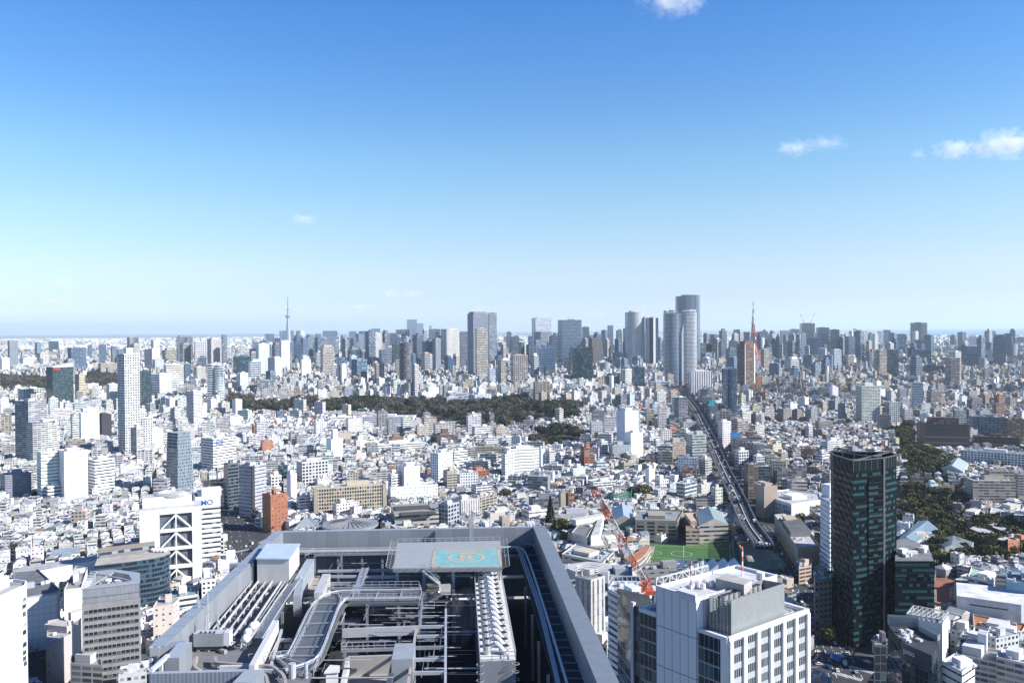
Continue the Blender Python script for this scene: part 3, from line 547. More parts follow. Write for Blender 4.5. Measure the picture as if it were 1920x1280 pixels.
# ---------------- buildings named one by one: outline in the photograph -> real distance, size and height ----------------
T = [
# --- left: Shibuya north side and beyond
('ot','teal glass office tower with slanted pale crown and small red sign at left',87,139,689,764,'glass_teal','t',28,.6,dict(extra=ex_many(ex_slant(11,'w','plain'),ex_red))),
('ob','beige slab office block right behind the teal glass tower',141,160,702,757,'band_thin','b',30,1.2,{}),
('ot','dark blue gridded tower left of the tall white slender tower',127,162,652,698,'frame_grid','B',20,.7,{}),
('ot','small dark blue block far left above the park',91,110,640,661,'glass_dark','N',15,.7,{}),
('ob','blank white block at the far left edge above the park',0,18,671,699,'blank','W',20,.8,{}),
('ob','broad white low block far left above the park',38,69,671,689,'band','W',20,.6,{}),
('ob','pale beige office block behind the teal tower at far left',70,92,662,690,'punch','c',25,.8,{}),
('ab','pale stepped apartment block with dark window frames above the grey apartment towers at left',36,79,729,760,'frame_grid','w',20,.6,{}),
('ob','pale low school block beside the park at the left edge',10,34,742,758,'punch','c',10,.5,{}),
('at','tall grey apartment tower with balconies at far left, the higher of the pair',29,90,752,872,'balcony','L',42,.8,{}),
('ob','white block with square dark windows right behind the grey apartment tower at left',91,109,747,800,'frame_grid','W',10,1.2,{}),
('at','broad grey apartment tower with curved white balcony bands at far left',50,117,791,874,'balcony','w',25,.7,dict(shape='f')),
('ob','blank white slab building left of the tall white slender tower',149,187,774,834,'blank','W',12,.5,{}),
('ob','narrow glassy white block joined to the left of the blank white slab',133,149,782,842,'band','w',15,1,{}),
('ob','black block beside the blank white slab building',186,210,777,826,'blank','K',18,.9,dict(roofcol=(.1,.1,.12))),
('ot','tallest white slender tower at left with a gridded face and stepped shoulders',222,264,664,856,'frame_grid','W',34,.72,dict(extra=ex_many(ex_crown(.45,.06),ex_low(1,.42,.44,'frame_grid'),ex_low(1,.85,.36,'frame_grid')))),
('ot','teal glass block hidden half behind the tall white slender tower',262,285,696,768,'glass_teal','t',15,.9,{}),
('ab','white apartment block just left of the tall white slender tower',200,222,720,766,'balcony','W',20,.9,{}),
('ob','long grey low building between the teal tower and the white slender tower',152,200,752,768,'blank','L',5,.5,{}),
('ob','grey green stone block by the dark park, left of the white slender tower',184,221,681,703,'punch','y',15,.6,{}),
('ob','light blue grey tower rising behind the white slender tower',217,245,655,682,'vert','B',15,.8,{}),
('ob','tower half blue in shade and half white right behind the white slender tower',271,300,655,696,'band_thin','w',45,1,{}),
('ob','smooth light grey block between white blocks at left',286,308,674,700,'blank','L',20,.8,{}),
('ob','beige grey office tower with a stepped top at left centre skyline',304,329,657,684,'band','y',25,.8,dict(extra=ex_crown(.6,.15))),
('ot','big white block with ribbon windows and a blank white end at left',307,345,684,744,'band','W',12,.8,{}),
('ob','white office block in front of the ribbon window block at left',285,322,702,752,'band_thin','W',40,.8,{}),
('ot','tall grey tower with a dark cross line on its face at left skyline',331,362,632,686,'glass_grey','G',10,.7,dict(extra=ex_many(ex_core(.02,.07,'K',0),ex_crown(.8,.06)))),
('ot','white upper block with bold dark square windows at left skyline',364,388,641,692,'frame_grid','W',8,.8,{}),
('ot','beige tower with a narrow crown at left skyline',389,416,636,690,'vert','c',25,.8,dict(extra=ex_crown(.7,.05))),
('ob','grey slab beside the beige crowned tower at left skyline',416,426,645,690,'band','G',10,1,{}),
('ot','dark blue narrow tower below the grey tower with the cross line',341,358,683,720,'glass_blue','B',25,1,{}),
('ob','beige white block with blank sides between the dark blue tower and the round banded tower',363,386,688,722,'vert','c',25,.8,{}),
('at','round tower with dense white balcony rings at left centre, the wider of two joined drums',389,411,684,753,'band','s',0,1,dict(shape='c',extra=ex_slabs('W',.8,6.2))),
('at','slim drum joined to the right of the round banded tower',404,420,685,753,'band','s',0,1,dict(shape='c',extra=ex_slabs('W',.8,6.2))),
('ot','dark blue glass office tower right of the round banded tower',437,471,669,708,'glass_dark','N',20,.7,{}),
('ob','white block with dark bands in front of the dark blue office tower',444,466,700,742,'band_thin','W',30,.8,{}),
('ob','cream low block with a curved top right of the round banded tower',424,449,718,742,'blank','c',20,.6,{}),
('at','slender white apartment tower with bright balconies standing alone in the houses at left centre',350,380,734,804,'balcony','W',40,1,{}),
('ob','white headquarters block with blue lettering on its top band right of the tapering glass tower',377,444,822,890,'band','W',35,.75,dict(extra=ex_sign('JCB',(.02,.06,.3),7.5,dx=-.22,dz=-5.5))),
('ab','white apartment block with small windows below the stepped white tower',269,306,806,848,'punch_small','W',30,.7,{}),
('ab','white apartment block with many balconies left of the tapering glass tower',245,270,802,862,'balcony','w',45,.9,{}),
('ob','large blank white department store block at left with a diagonal shadow',110,166,846,944,'blank','W',16,.9,{}),
('ob','white office wing with pale windows at the left end of the blank department store',70,111,848,944,'band_thin','W',14,1,{}),
('ob','white office block with dark balcony windows standing before the department store',164,216,862,934,'band','W',26,.8,{}),
('ob','low white block at the foot of the department store',83,121,912,945,'band','W',20,.6,{}),
('ob','dark grey banded office building with a curved white roof at the left edge',0,60,890,942,'band_thin','G',14,.8,dict(fl=2.6)),
('ob','dark building with black window wall behind the white tower group at left',420,448,870,955,'dark_band','D',30,.8,{}),
('ot','grey office building with a black glass corner at the crossing behind the near roof',448,501,874,970,'band_thin','L',44,.9,dict(extra=ex_core(-.42,.18,'K',1))),
('ab','orange brick building with a white blank side wall left of the beige university block',492,540,928,998,'punch_small','r',32,.8,{}),
('ho','white hotel block with a grid of dark windows left of centre',556,616,866,916,'frame_grid','w',24,.5,{}),
('ob','slim dark glass building in front of the white gridded hotel',522,539,874,908,'glass_dark','K',30,1,{}),
('ob','pale blue white slab beside the slim dark glass building',538,557,889,946,'blank','W',35,1,{}),
('ob','small white office block left of the slim dark glass building',502,528,893,922,'frame_grid','W',25,.8,{}),
('ab','white building with balcony bands at the left foot of the beige university block',556,583,933,968,'balcony','W',15,.8,{}),
('sc','long beige university building with seven rows of windows behind the near roof',583,727,913,967,'frame_grid',(.50,.39,.31),10,.22,dict(fl=4,bay=2.7,extra=ex_many(ex_core(-.47,.05,'y',1),ex_core(.47,.05,'y',1)))),
('ab','white stepped apartment complex right of the beige university block, upper part',745,788,876,944,'punch_small','W',30,.8,{}),
('ab','white stepped apartment complex right of the beige university block, lower front part',727,822,912,946,'punch_small','W',12,.3,{}),
('ab','white stepped apartment complex right of the beige university block, left tower',728,752,890,945,'balcony','W',25,.8,{}),
('ho','long white hotel building with rows of small windows right of the stepped complex',807,850,850,910,'punch','W',48,.5,{}),
('ab','beige ziggurat building with stepped balconies in the centre',831,858,884,924,'balcony','b',25,.9,{}),
('ob','tall white spired hall left of centre with a triangular roof',612,643,824,866,'blank','W',30,.8,dict(extra=ex_crown(.4,.45))),
('ab','stepped white pyramid shaped building right of the spired hall',663,687,826,846,'punch','W',20,.8,dict(extra=ex_crown(.5,.4))),
('ob','cream block right of the white spired hall',661,687,850,872,'blank','c',20,.8,{}),
('sc','long school building with pale green roofs left of centre',692,798,833,850,'band','W',14,.14,dict(roofcol=(.2,.38,.35))),
('ob','low white warehouse with saw rows in front of the cemetery trees',676,782,782,802,'band_thin','W',-12,.35,{}),
('ob','white low block left of the long warehouse before the trees',617,664,782,794,'band','W',8,.3,{}),
('ab','brown apartment block left of the long warehouse before the trees',567,594,780,792,'balcony','n',10,.5,{}),
('ab','dark blue grey block beside the left crane before the trees',517,534,772,790,'balcony_dark','B',15,.8,{}),
('ab','cream trapezoid building standing in the houses below the trees',779,801,799,822,'punch','c',15,.8,{}),
('ab','brown brick complex right of the cream trapezoid building',810,858,816,838,'balcony_dark','n',22,.6,dict(extra=ex_crown(.3,.5))),
('ab','pinkish trapezoid building right of the brown complex',926,952,802,822,'punch','p',15,.8,{}),
('at','dark and white striped narrow tower in front of the cemetery trees',910,927,776,802,'balcony_dark','D',45,1,{}),
('ha','long shed with a pale blue roof among the cemetery trees',817,902,790,800,'shed','y',4,.12,dict(roofcol=(.30,.45,.5),kit=False)),
# --- centre: middle distance
('ab','long white building with a lower front slab in the centre',945,1012,842,900,'band_thin','W',20,.5,{}),
('ab','white slab with a column of dark balconies in front of the long white building',940,967,852,902,'punch','W',40,.5,{}),
('ab','large white block with many window rows left of the red brick building',840,877,846,880,'band','W',30,.8,{}),
('ab','red brick apartment building with balconies in the centre',875,918,884,908,'balcony_dark','r',35,.7,{}),
('ab','white annex block above the red brick apartment building',871,893,844,862,'punch','W',15,.8,{}),
('ab','long grey brown slab with balcony rows above the red brick building',893,940,838,862,'balcony','y',6,.3,{}),
('ab','orange brick apartment tower with stepped roofs in the centre',1088,1113,840,882,'balcony_dark','r',30,.8,dict(extra=ex_crown(.4,.2))),
('at','white narrow tower right of the orange brick tower',1119,1140,829,860,'balcony','W',42,.9,{}),
('ob','pale grey block with a blank face right of the white narrow tower',1141,1184,835,866,'punch_small','L',20,.6,{}),
('ob','small pale blue block with a stepped roof in the centre',1114,1136,866,888,'band','s',20,.8,{}),
('ab','beige and brown apartment row with deep balconies in the centre',1159,1198,868,890,'balcony','y',38,.5,{}),
('ob','bright white building with a swept triangular roof in the centre',1070,1098,878,902,'blank','W',15,.8,{}),
('ab','grey white apartment block with balconies left of the swept white building',1042,1065,853,880,'balcony','w',45,.8,{}),
('at','pair of thin blue grey and white slabs, left one, in the centre',1008,1023,842,886,'blank','s',40,.9,{}),
('at','pair of thin blue grey and white slabs, right one, in the centre',1024,1040,846,886,'balcony','w',40,.9,{}),
('ab','grey brick terrace with steep gabled end left of centre behind the near roof',876,933,932,966,'balcony_dark','y',50,.45,{}),
('sc','cream college building with tall narrow windows behind the near roof',847,900,938,974,'vert','c',32,.8,{}),
('ob','grey concrete block with deep window grid behind the helipad mast',822,862,946,992,'frame_grid','L',50,.7,{}),
('ha','white roofed hall with beige walls right of the cream college',907,970,962,984,'blank','c',22,.6,{}),
('ha','long hall with a white ribbed roof right of the beige walled hall',977,1027,958,984,'band_thin','w',28,.8,{}),
('ha','broad grey hall with a flat pale roof in front of the red crane',1036,1134,964,984,'blank','L',16,.4,dict(roofcol=(.5,.47,.42))),
('ab','dark terrace with a row of deep black windows left of the brown slab',991,1048,936,966,'balcony_dark','D',20,.5,{}),
('ab','narrow brown brick slab at the right end of the dark terrace',1048,1061,924,956,'blank','y',20,1,{}),
('ab','red brown brick building behind the narrow brown slab',1061,1077,926,950,'balcony_dark','r',25,1,{}),
('ab','white terrace block with long balcony rows left of the crane tip',1101,1155,904,924,'balcony','W',25,.6,{}),
('ab','tan terraced apartment block left of the round dark tree',1199,1234,934,954,'balcony','b',30,.7,{}),
('ab','white block with a blank stair tower right of the round dark tree',1210,1228,880,908,'blank','W',40,.8,{}),
('ab','white apartment block with dotted windows right of the round dark tree',1228,1254,900,922,'punch','W',35,.8,{}),
('ab','dark red low building under the pale grey block',1197,1229,862,878,'balcony_dark','n',20,.6,{}),
('ot','blue and white sheeted tower under construction, upper slab, in the centre right',1156,1198,771,850,'blank','s',38,.8,{}),
('ot','blue and white sheeted tower under construction, lower front slab',1171,1206,812,864,'blank','W',34,.8,{}),
('ab','beige apartment block with stepped roof left of the grey banded block by the highway',1248,1287,829,868,'punch','y',32,.7,{}),
('ob','grey banded office block standing beside the elevated highway',1287,1325,816,878,'band','L',28,.8,{}),
('ab','beige apartment block with slanted balcony tiers beside the highway',1312,1335,862,904,'balcony','c',45,.9,{}),
('ab','slim beige apartment tower at the left side of the near highway',1333,1355,916,964,'punch','c',40,.8,{}),
('ab','tan terraced building with green railings left of the slim beige tower',1301,1340,936,964,'balcony','b',14,.6,{}),
('ab','white block on the right side of the highway, tallest of its row',1346,1371,791,840,'punch','W',35,.8,{}),
('ob','grey office block with long bands right of the highway',1371,1403,790,834,'band','y',38,.8,{}),
('ab','white gridded apartment block right of the highway',1377,1404,846,884,'frame_grid','W',30,.8,{}),
('ab','slim brown building with an orange cornice right of the highway',1394,1422,872,934,'balcony_dark','n',30,.8,{}),
('ab','white balcony tower behind the slim brown building',1412,1434,856,900,'balcony','W',30,.8,{}),
('ob','brown grey office block with a blank front beside the near highway',1417,1458,912,972,'blank','y',35,.9,{}),
('ab','dark slate roofed apartment block behind the brown grey block',1449,1494,884,914,'balcony_dark','D',20,.6,{}),
('ab','dark grey apartment slab right behind the slate roofed block',1477,1513,874,906,'balcony_dark','D',30,.6,{}),
('ab','brown low building with long eaves right of the highway',1487,1538,842,864,'balcony_dark','n',15,.5,{}),
('at','thin white tower right of centre standing in low houses',1510,1524,799,826,'balcony','W',45,1,{}),
('ab','beige apartment block with balcony bands above the thin white tower',1528,1562,790,812,'balcony','b',25,.6,{}),
('ab','long white diagonal apartment block above the dark glass tower',1540,1582,828,852,'balcony','W',48,.35,{}),
('ob','grey block with a white end left of the highway in the middle distance',1274,1306,792,812,'punch','L',20,.7,{}),
('ot','grey tower with a black cap and dark right side left of the highway',1264,1290,750,802,'balcony_dark','G',30,.9,dict(extra=ex_crown(.9,.08,'glass_dark'))),
('ob','black block right of the sheeted construction tower',1216,1241,790,808,'blank','K',25,.8,{}),
('ob','tan block left of the black cap tower, below it',1248,1276,805,826,'balcony','o',20,.8,{}),
('ot','tall blue grey tower with a dark centre strip right of the white striped building',1353,1382,692,788,'frame_grid','B',12,.9,dict(extra=ex_core(0,.18,'N',0))),
('ot','red brown residential tower with white banded corner in front of the lattice tower',1382,1416,645,736,'balcony_dark',(.20,.10,.07),38,.9,dict(extra=ex_many(ex_crown(.7,.06),ex_core(.44,.1,'W',1),ex_core(-.44,.06,'w',1)))),
('ob','white building with tall dark vertical stripes right of the twin curved tower',1291,1336,696,742,'stripes','W',14,.6,{}),
('ot','dark blue glass tower in front of the two pale residential towers',1185,1209,688,742,'glass_dark','B',15,.9,{}),
('ob','dark teal low block left of the dark blue glass tower',1133,1162,706,734,'glass_dark','K',12,.8,{}),
('ob','white gridded block between the teal block and the dark blue glass tower',1164,1186,693,727,'frame_grid','W',40,.8,{}),
('ob','grey banded hospital block below the twin curved tower',1218,1254,716,740,'band','s',8,.5,{}),
('ob','small white block below the twin curved tower',1228,1246,706,724,'blank','W',25,.8,{}),
('ab','long brown grey apartment slab by the cemetery trees, right end orange',1000,1031,716,754,'balcony_dark','y',20,.4,dict(extra=ex_core(.46,.08,'o',0))),
('ab','low grey apartment slab left of the slab with the orange end',977,1002,730,752,'balcony_dark','G',20,.5,{}),
('ha','glass walled sloping exhibition hall behind the cemetery trees',880,922,740,759,'glass_pale','s',28,.6,{}),
('ob','grey stepped block left of the sloping glass hall',838,881,738,757,'band','L',20,.5,{}),
('ob','grey white small block in front of the sloping glass hall',830,860,745,762,'punch','L',30,.6,{}),
# --- skyline centre left
('at','white residential tower with fine vertical lines at the left end of the dark tower group',480,506,645,714,'vert','W',20,.8,{}),
('ob','dark blue office block behind the white lined tower',496,514,626,644,'glass_blue','N',15,.8,{}),
('ob','dark blue wide office block directly under the needle tower',524,551,620,640,'glass_blue','N',15,.6,{}),
('ob','blue office block left of the pale tower under the needle tower',512,526,634,668,'glass_blue','N',15,.8,{}),
('ot','pale blue white tower standing right below the needle tower',524,544,639,697,'blank','w',20,.7,{}),
('ob','block half dark half white right of the needle tower',555,572,620,643,'band','w',50,.9,{}),
('ob','dark blue block in front of the half white block',551,568,634,669,'glass_blue','N',20,.9,{}),
('ob','grey block between dark blue blocks right of the needle tower',567,577,643,669,'band','y',15,.9,{}),
('ob','dark blue block left of the rounded crown tower',577,592,644,669,'glass_blue','N',20,.9,{}),
('ob','far blue block with pale edge above the rounded crown tower',591,602,626,655,'glass_grey','B',20,.9,{}),
('ot','blue office tower with white chequered crown behind the rounded crown tower',605,633,621,648,'glass_blue','B',12,.7,dict(extra=ex_crown(.95,.04))),
('ot','wide grey blue banded tower behind the rounded crown tower',597,636,632,667,'vert','B',12,.5,{}),
('ot','beige banded tower with a rounded grey crown at centre left skyline',601,627,651,712,'band','b',18,.7,dict(extra=ex_crown(.75,.07))),
('ob','blank white slab left of the rounded crown tower',564,583,674,715,'blank','W',15,.5,{}),
('ob','white low block behind the blank white slab',576,600,670,687,'blank','w',10,.6,{}),
('ob','blue banded office tower right of the rounded crown tower',638,670,633,664,'band','B',15,.6,{}),
('ob','dark blue far block above the blue banded office tower',654,669,621,640,'glass_blue','N',12,.8,{}),
('ob','dark blue office block left of the bright white ministry tower',673,691,621,658,'glass_blue','N',30,.8,{}),
('ot','bright white tower with blank faces in the centre left skyline',691,717,624,688,'vert','W',12,.7,{}),
('ob','white lower block left of the bright white tower',677,700,659,688,'band','W',22,.7,{}),
('ob','white lower block right of the bright white tower',702,726,658,687,'band','w',15,.7,{}),
('ob','white gridded block far behind the bright white tower',717,728,626,670,'band','w',15,.8,{}),
('ob','dark blue block showing above the bright white tower',696,713,616,640,'glass_blue','N',15,.8,{}),
('ob','dark blue low office block in front of the blue banded office tower',652,678,656,690,'glass_dark','B',20,.6,{}),
('ob','blue block right of the white gridded block',729,743,625,660,'glass_blue','N',15,.8,{}),
('ob','broad blue block below the twin blue glass towers',742,776,618,656,'glass_blue','N',15,.6,{}),
('ot','far blue glass tower, left and taller of the two over the skyline',763,782,599,640,'glass_blue','B',15,.7,{}),
('ot','far blue glass tower, right and lower of the two over the skyline',776,794,606,632,'glass_blue','N',15,.7,{}),
('ob','grey blue office block below the twin blue glass towers',777,805,633,656,'glass_grey','B',15,.6,{}),
('ot','light glass tower left of the grey white finned tower',805,829,610,640,'glass_pale','s',15,.7,{}),
('ob','darker blue block in front of the light glass tower',804,826,617,655,'glass_blue','N',20,.7,{}),
('ot','grey tower with a bright white right edge left of the tallest beige striped tower',827,862,617,691,'stripes','w',30,.8,{}),
('ot','grey blue tower squeezed between the white edged tower and the beige striped tower',862,879,622,693,'glass_grey','G',15,.8,{}),
('ot','tallest grey tower with a beige striped front at centre left skyline',877,916,588,711,'vert','G',28,.75,dict(extra=ex_crown(.85,.03))),
('ot','lower beige striped slab attached to the front of the tallest grey tower',892,915,616,713,'band','b',20,.3,{}),
('ot','pale green glass slab attached to the right of the tallest grey tower',914,932,587,690,'glass_pale','t',18,.8,{}),
('ob','low glass block with a swept roof at the foot of the tallest grey tower',914,934,692,728,'glass_pale','s',20,.8,{}),
('at','grey residential tower right of the tallest grey tower',934,949,676,733,'balcony','y',35,.9,{}),
('at','grey residential tower with a dark stripe left of the grey white finned tower',811,827,635,700,'vert','G',35,.9,{}),
('at','small grey residential tower left of the one with a dark stripe',800,811,664,697,'vert','L',35,.9,{}),
('at','dark round residential tower with a chequered crown',749,772,642,728,'balcony_dark','D',0,1,dict(shape='c')),
('ob','teal glass slab behind the dark round residential tower',735,750,645,692,'glass_teal','t',15,.8,{}),
('at','slim white tower with dark balcony bands right of the dark round tower',772,786,684,747,'balcony_dark','w',42,.9,{}),
('at','cylindrical beige apartment tower below the dark round tower',760,773,717,747,'balcony','c',0,1,dict(shape='c')),
('at','cylindrical white apartment tower left of the dark round tower',732,745,711,743,'balcony','W',0,1,dict(shape='c')),
('ab','beige thin slab right of the slim banded tower',786,795,722,751,'blank','b',20,.9,{}),
('at','slim white tower in front of the blue glass blocks at centre left',638,650,683,727,'blank','W',25,.9,{}),
('at','white and black thin tower in front of the cemetery trees',691,700,732,752,'punch','W',40,.9,{}),
('ob','pale blue glass block right of the slim white tower',655,670,667,696,'glass_pale','s',20,.8,{}),
('ob','grey glass block behind the slim white tower',628,655,671,690,'glass_grey','B',15,.7,{}),
('ob','long low grey museum block left of the dark round tower',480,514,714,742,'band','G',10,.5,{}),
('ab','beige stepped block before the cemetery trees at centre left',594,612,713,739,'balcony','b',20,.7,{}),
('ob','pale blue office block before the cemetery trees at centre left',572,592,723,741,'glass_pale','s',30,.7,{}),
('ob','brown grey low office block before the cemetery trees',619,642,724,740,'band','y',15,.6,{}),
# --- skyline centre
('ot','white framed office tower right of the grey residential tower',960,990,641,680,'blank','w',15,.7,{}),
('ot','beige gridded office tower in front of the white framed tower',958,990,666,728,'frame_grid','b',15,.7,{}),
('ot','pale glass tower with cranes on its roof',997,1034,596,665,'glass_pale','s',20,.7,dict(extra=ex_many(mast(14),ex_crown(.6,.02)))),
('ot','grey and white gridded tower in front of the pale glass tower',1002,1035,622,668,'frame_grid','G',35,.8,{}),
('ot','blue slanted roof tower below the pale glass tower',1007,1041,655,708,'glass_blue','B',15,.7,dict(extra=ex_slant(12,'B','glass_blue'))),
('ot','blue glass tower with a bright diagonal fin at the centre skyline',1046,1091,600,690,'glass_blue','B',20,.7,dict(extra=mast(18))),
('ob','dark teal block right of the tower with the diagonal fin',1091,1105,613,660,'glass_teal','t',15,.8,{}),
('ot','dark teal broad glass office block at centre with black floors',1069,1112,652,724,'glass_dark','K',12,.6,dict(extra=ex_crown(.3,.05))),
('ob','brown tower right of the dark teal block',1105,1130,634,690,'vert','n',20,.7,{}),
('ob','white domed hall top behind the brown tower',1105,1128,627,645,'blank','W',10,.6,{}),
('ot','light glass tower left of the two pale residential towers',1139,1170,610,665,'glass_pale','s',35,.8,{}),
('ob','grey blue narrow tower beside the light glass tower',1168,1174,616,680,'glass_blue','B',15,.9,{}),
('at','tall pale residential tower with a curved front, the higher of two',1172,1211,585,690,'vert','w',15,.8,dict(shape='f',extra=ex_crown(.6,.03))),
('at','tall residential tower half pale half dark, the lower of two',1210,1235,596,690,'vert','w',-35,.9,dict(extra=ex_core(.25,.45,'N',0))),
('ob','dark low office block left of the pale residential tower',1149,1173,662,690,'glass_dark','N',15,.7,{}),
('ob','grey cylinder topped block left of the dark blue glass tower',1124,1144,680,700,'vert','L',0,1,dict(shape='c')),
('ot','dark tower right behind the twin curved tower',1319,1339,645,683,'glass_dark','N',20,.9,{}),
('ot','grey blue tower with a pale edge right of the twin curved tower',1330,1354,627,672,'glass_blue','B',40,.8,{}),
('ot','grey blue tower left of the lattice tower, top level',1366,1384,640,690,'glass_grey','B',15,.8,{}),
('ot','dark blue far tower behind the red brown residential tower',1375,1388,618,660,'glass_blue','N',15,.9,{}),
('ot','dark blue far tower just left of the lattice tower',1389,1406,623,662,'glass_blue','N',15,.8,{}),
('ot','grey tower just right of the lattice tower',1419,1440,622,670,'glass_grey','G',15,.8,{}),
('ob','brown orange slab below the lattice tower',1416,1427,707,735,'blank','o',15,.9,{}),
# --- skyline right
('ob','grey wedge tower row right of the lattice tower',1440,1461,626,665,'glass_blue','B',15,.7,{}),
('ot','pale tower with vertical lines in the group right of the lattice tower',1462,1480,620,660,'vert','L',15,.8,{}),
('ot','blue grey tower beside the pale lined tower',1480,1499,617,652,'glass_blue','B',15,.8,{}),
('ob','dark blue block low in the group right of the lattice tower',1461,1498,640,676,'glass_grey','B',15,.5,{}),
('ot','dark blue tower under construction with two cranes on top',1499,1528,606,650,'glass_dark','N',12,.8,{}),
('ot','smooth blue glass tower in front of the tower under construction',1502,1536,633,673,'glass_blue','B',8,.6,{}),
('ot','blue grey slab right of the tower under construction',1530,1555,614,667,'glass_grey','B',12,.7,{}),
('ot','darker slab right of the blue grey slab',1555,1574,618,667,'glass_dark','N',12,.8,{}),
('ot','light blue white tower with a pyramid top right of centre',1557,1578,656,696,'glass_pale','s',30,.9,dict(extra=ex_crown(.7,.05))),
('at','beige residential tower right of the lattice tower, small',1482,1496,665,693,'balcony','b',30,.9,{}),
('ot','tower half dark half white in the right skyline',1604,1621,645,684,'glass_dark','N',-40,.9,dict(extra=ex_core(.36,.2,'W',0))),
('ot','thin far pale tower in the right skyline, leftmost',1599,1606,616,640,'vert','L',20,.9,{}),
('ot','thin far white tower in the right skyline, second',1622,1628,620,645,'vert','W',20,.9,{}),
('ot','thin far grey tower in the right skyline, third',1645,1654,621,640,'vert','L',20,.9,{}),
('ot','far slate tower in the right skyline left of the curved glass tower',1655,1670,619,650,'glass_blue','B',15,.8,{}),
('ot','grey blue tower left of the curved glass tower',1676,1700,627,662,'glass_grey','B',15,.8,{}),
('ot','curved blue glass tower, tallest at the right skyline',1706,1739,605,655,'glass_blue','N',5,.7,dict(shape='f')),
('ob','dark domed block below the curved blue glass tower',1712,1738,637,662,'glass_dark','N',0,.8,dict(shape='c')),
('at','beige tall residential tower in the right part, beside the dark glass one',1641,1663,656,713,'balcony','b',35,.9,{}),
('ot','dark teal glass tower right of the beige residential tower',1662,1685,656,711,'glass_dark','t',25,.9,{}),
('ob','blue office block with a pale frame in the right part',1709,1746,656,685,'frame_grid','B',10,.6,{}),
('ob','dark block behind the pale framed office block',1700,1716,652,680,'glass_dark','N',10,.8,{}),
('at','brown rounded residential tower in the right part with bulging upper floors',1771,1804,672,731,'balcony','b',20,.9,dict(shape='o')),
('ot','blue twin tower with a round top and flared base at the far right',1862,1886,632,692,'glass_blue','B',0,.8,dict(extra=ex_many(ex_crown(.7,.08),ex_low(1,.3,.25,'glass_blue'),ex_low(-1,.3,.25,'glass_blue')))),
('ot','round grey tower right of the blue twin tower',1885,1908,645,677,'vert','L',0,1,dict(shape='c')),
('ob','grey tower at the right edge of the skyline',1904,1920,632,650,'vert','B',15,.8,{}),
('ob','small dark blue tower by the bay',1797,1812,627,648,'glass_blue','B',15,.8,{}),
('ob','pair of pale towers by the bay',1816,1832,631,648,'vert','w',15,.6,{}),
('ob','broad blue grey office block right of the brown rounded tower',1792,1835,650,675,'glass_grey','B',10,.4,{}),
('ob','grey office tower right of the brown rounded tower',1802,1835,663,692,'frame_grid','B',15,.6,{}),
('at','light round cornered tower right of the grey office tower',1835,1850,671,700,'vert','L',0,1,dict(shape='c')),
('ob','long dark blue low office block left of the brown rounded tower',1729,1770,686,704,'glass_grey','N',5,.4,{}),
('ob','grey white block with a dark left side left of the long dark low block',1700,1715,684,713,'band','L',-30,.8,{}),
# --- right middle
('at','tall white and grey stepped residential tower right of centre',1604,1650,724,798,'balcony','w',30,.6,dict(extra=ex_crown(.45,.08))),
('at','grey residential tower right of the stepped white one',1657,1687,754,798,'frame_grid','L',35,.8,{}),
('at','white residential tower with clean bands at right',1707,1731,718,768,'band','W',8,.7,{}),
('at','white slab apartment block left of centre right, small',1556,1572,726,757,'blank','W',30,.8,{}),
('at','grey tower with pale edges left of the clean banded white tower',1682,1700,730,754,'vert','L',25,.9,{}),
('ab','beige stepped apartment block right of the clean banded white tower',1737,1766,734,760,'balcony','y',30,.8,dict(extra=ex_crown(.45,.15))),
('at','grey brown slim apartment tower right of centre',1571,1585,758,796,'punch_small','G',30,.9,{}),
('ab','white round cornered block at right',1725,1747,776,798,'blank','w',0,.8,dict(shape='c')),
('ab','white low apartment block left of the round cornered block',1690,1711,768,794,'balcony','w',30,.8,{}),
('ab','large dark brown terraced apartment block with hipped roofs at right',1717,1818,796,848,'balcony_dark','n',14,.35,dict(bay=60,roofcol=(.15,.11,.09),extra=ex_crown(.6,.25,'balcony_dark'))),
('ab','long dark brown apartment block at the right edge behind the white school',1822,1912,820,846,'balcony_dark','n',8,.3,dict(bay=60,roofcol=(.17,.12,.1))),
('ab','grey brown apartment block behind the dark terraces at right',1815,1882,782,824,'balcony_dark','G',14,.5,{}),
('ab','brown apartment slab at the right edge above the dark terraces',1880,1920,786,842,'balcony_dark','n',25,.7,{}),
('sc','long white building with a grid of square windows at the right edge',1800,1930,848,880,'frame_grid','W',-6,.25,dict(fl=3.4)),
('ab','tan apartment block with long balconies at right above the orange row',1806,1905,902,952,'balcony','b',24,.5,{}),
('ab','higher tan apartment block behind at right',1845,1902,884,948,'balcony','b',24,.5,{}),
('ab','pale block at the right edge beside the tan apartment block',1902,1930,890,945,'balcony','L',25,.8,{}),
('ab','blue white small apartment block above the tree grove at right',1735,1760,908,934,'blank','s',35,.9,{}),
('ab','beige low block above the tree grove at right',1758,1790,912,934,'punch','b',20,.6,{}),
('ab','dark small apartment block above the tree grove at right',1705,1732,896,922,'balcony_dark','D',25,.7,{}),
('ab','white balcony block left of the long white building at right',1790,1812,770,800,'balcony','w',20,.8,{}),
]
for r in T: bld(*r[:8], rel=r[8], ratio=r[9], **r[10])
# ---------------- landmarks of the skyline ----------------
def lattice(mb, pts0, pts1, r, col, x=True):
    n = len(pts0)
    for i in range(n):
        j = (i + 1) % n; mb.bar(pts0[i], pts1[i], r, col); mb.bar(pts1[i], pts1[j], r * .7, col)
        if x: mb.bar(pts0[i], pts1[j], r * .55, col); mb.bar(pts0[j], pts1[i], r * .55, col)
def sq(cx, cy, hw, z, rot=.3):
    return [(cx + hw * 1.414 * math.cos(rot + k * math.pi / 2), cy + hw * 1.414 * math.sin(rot + k * math.pi / 2), z) for k in range(4)]
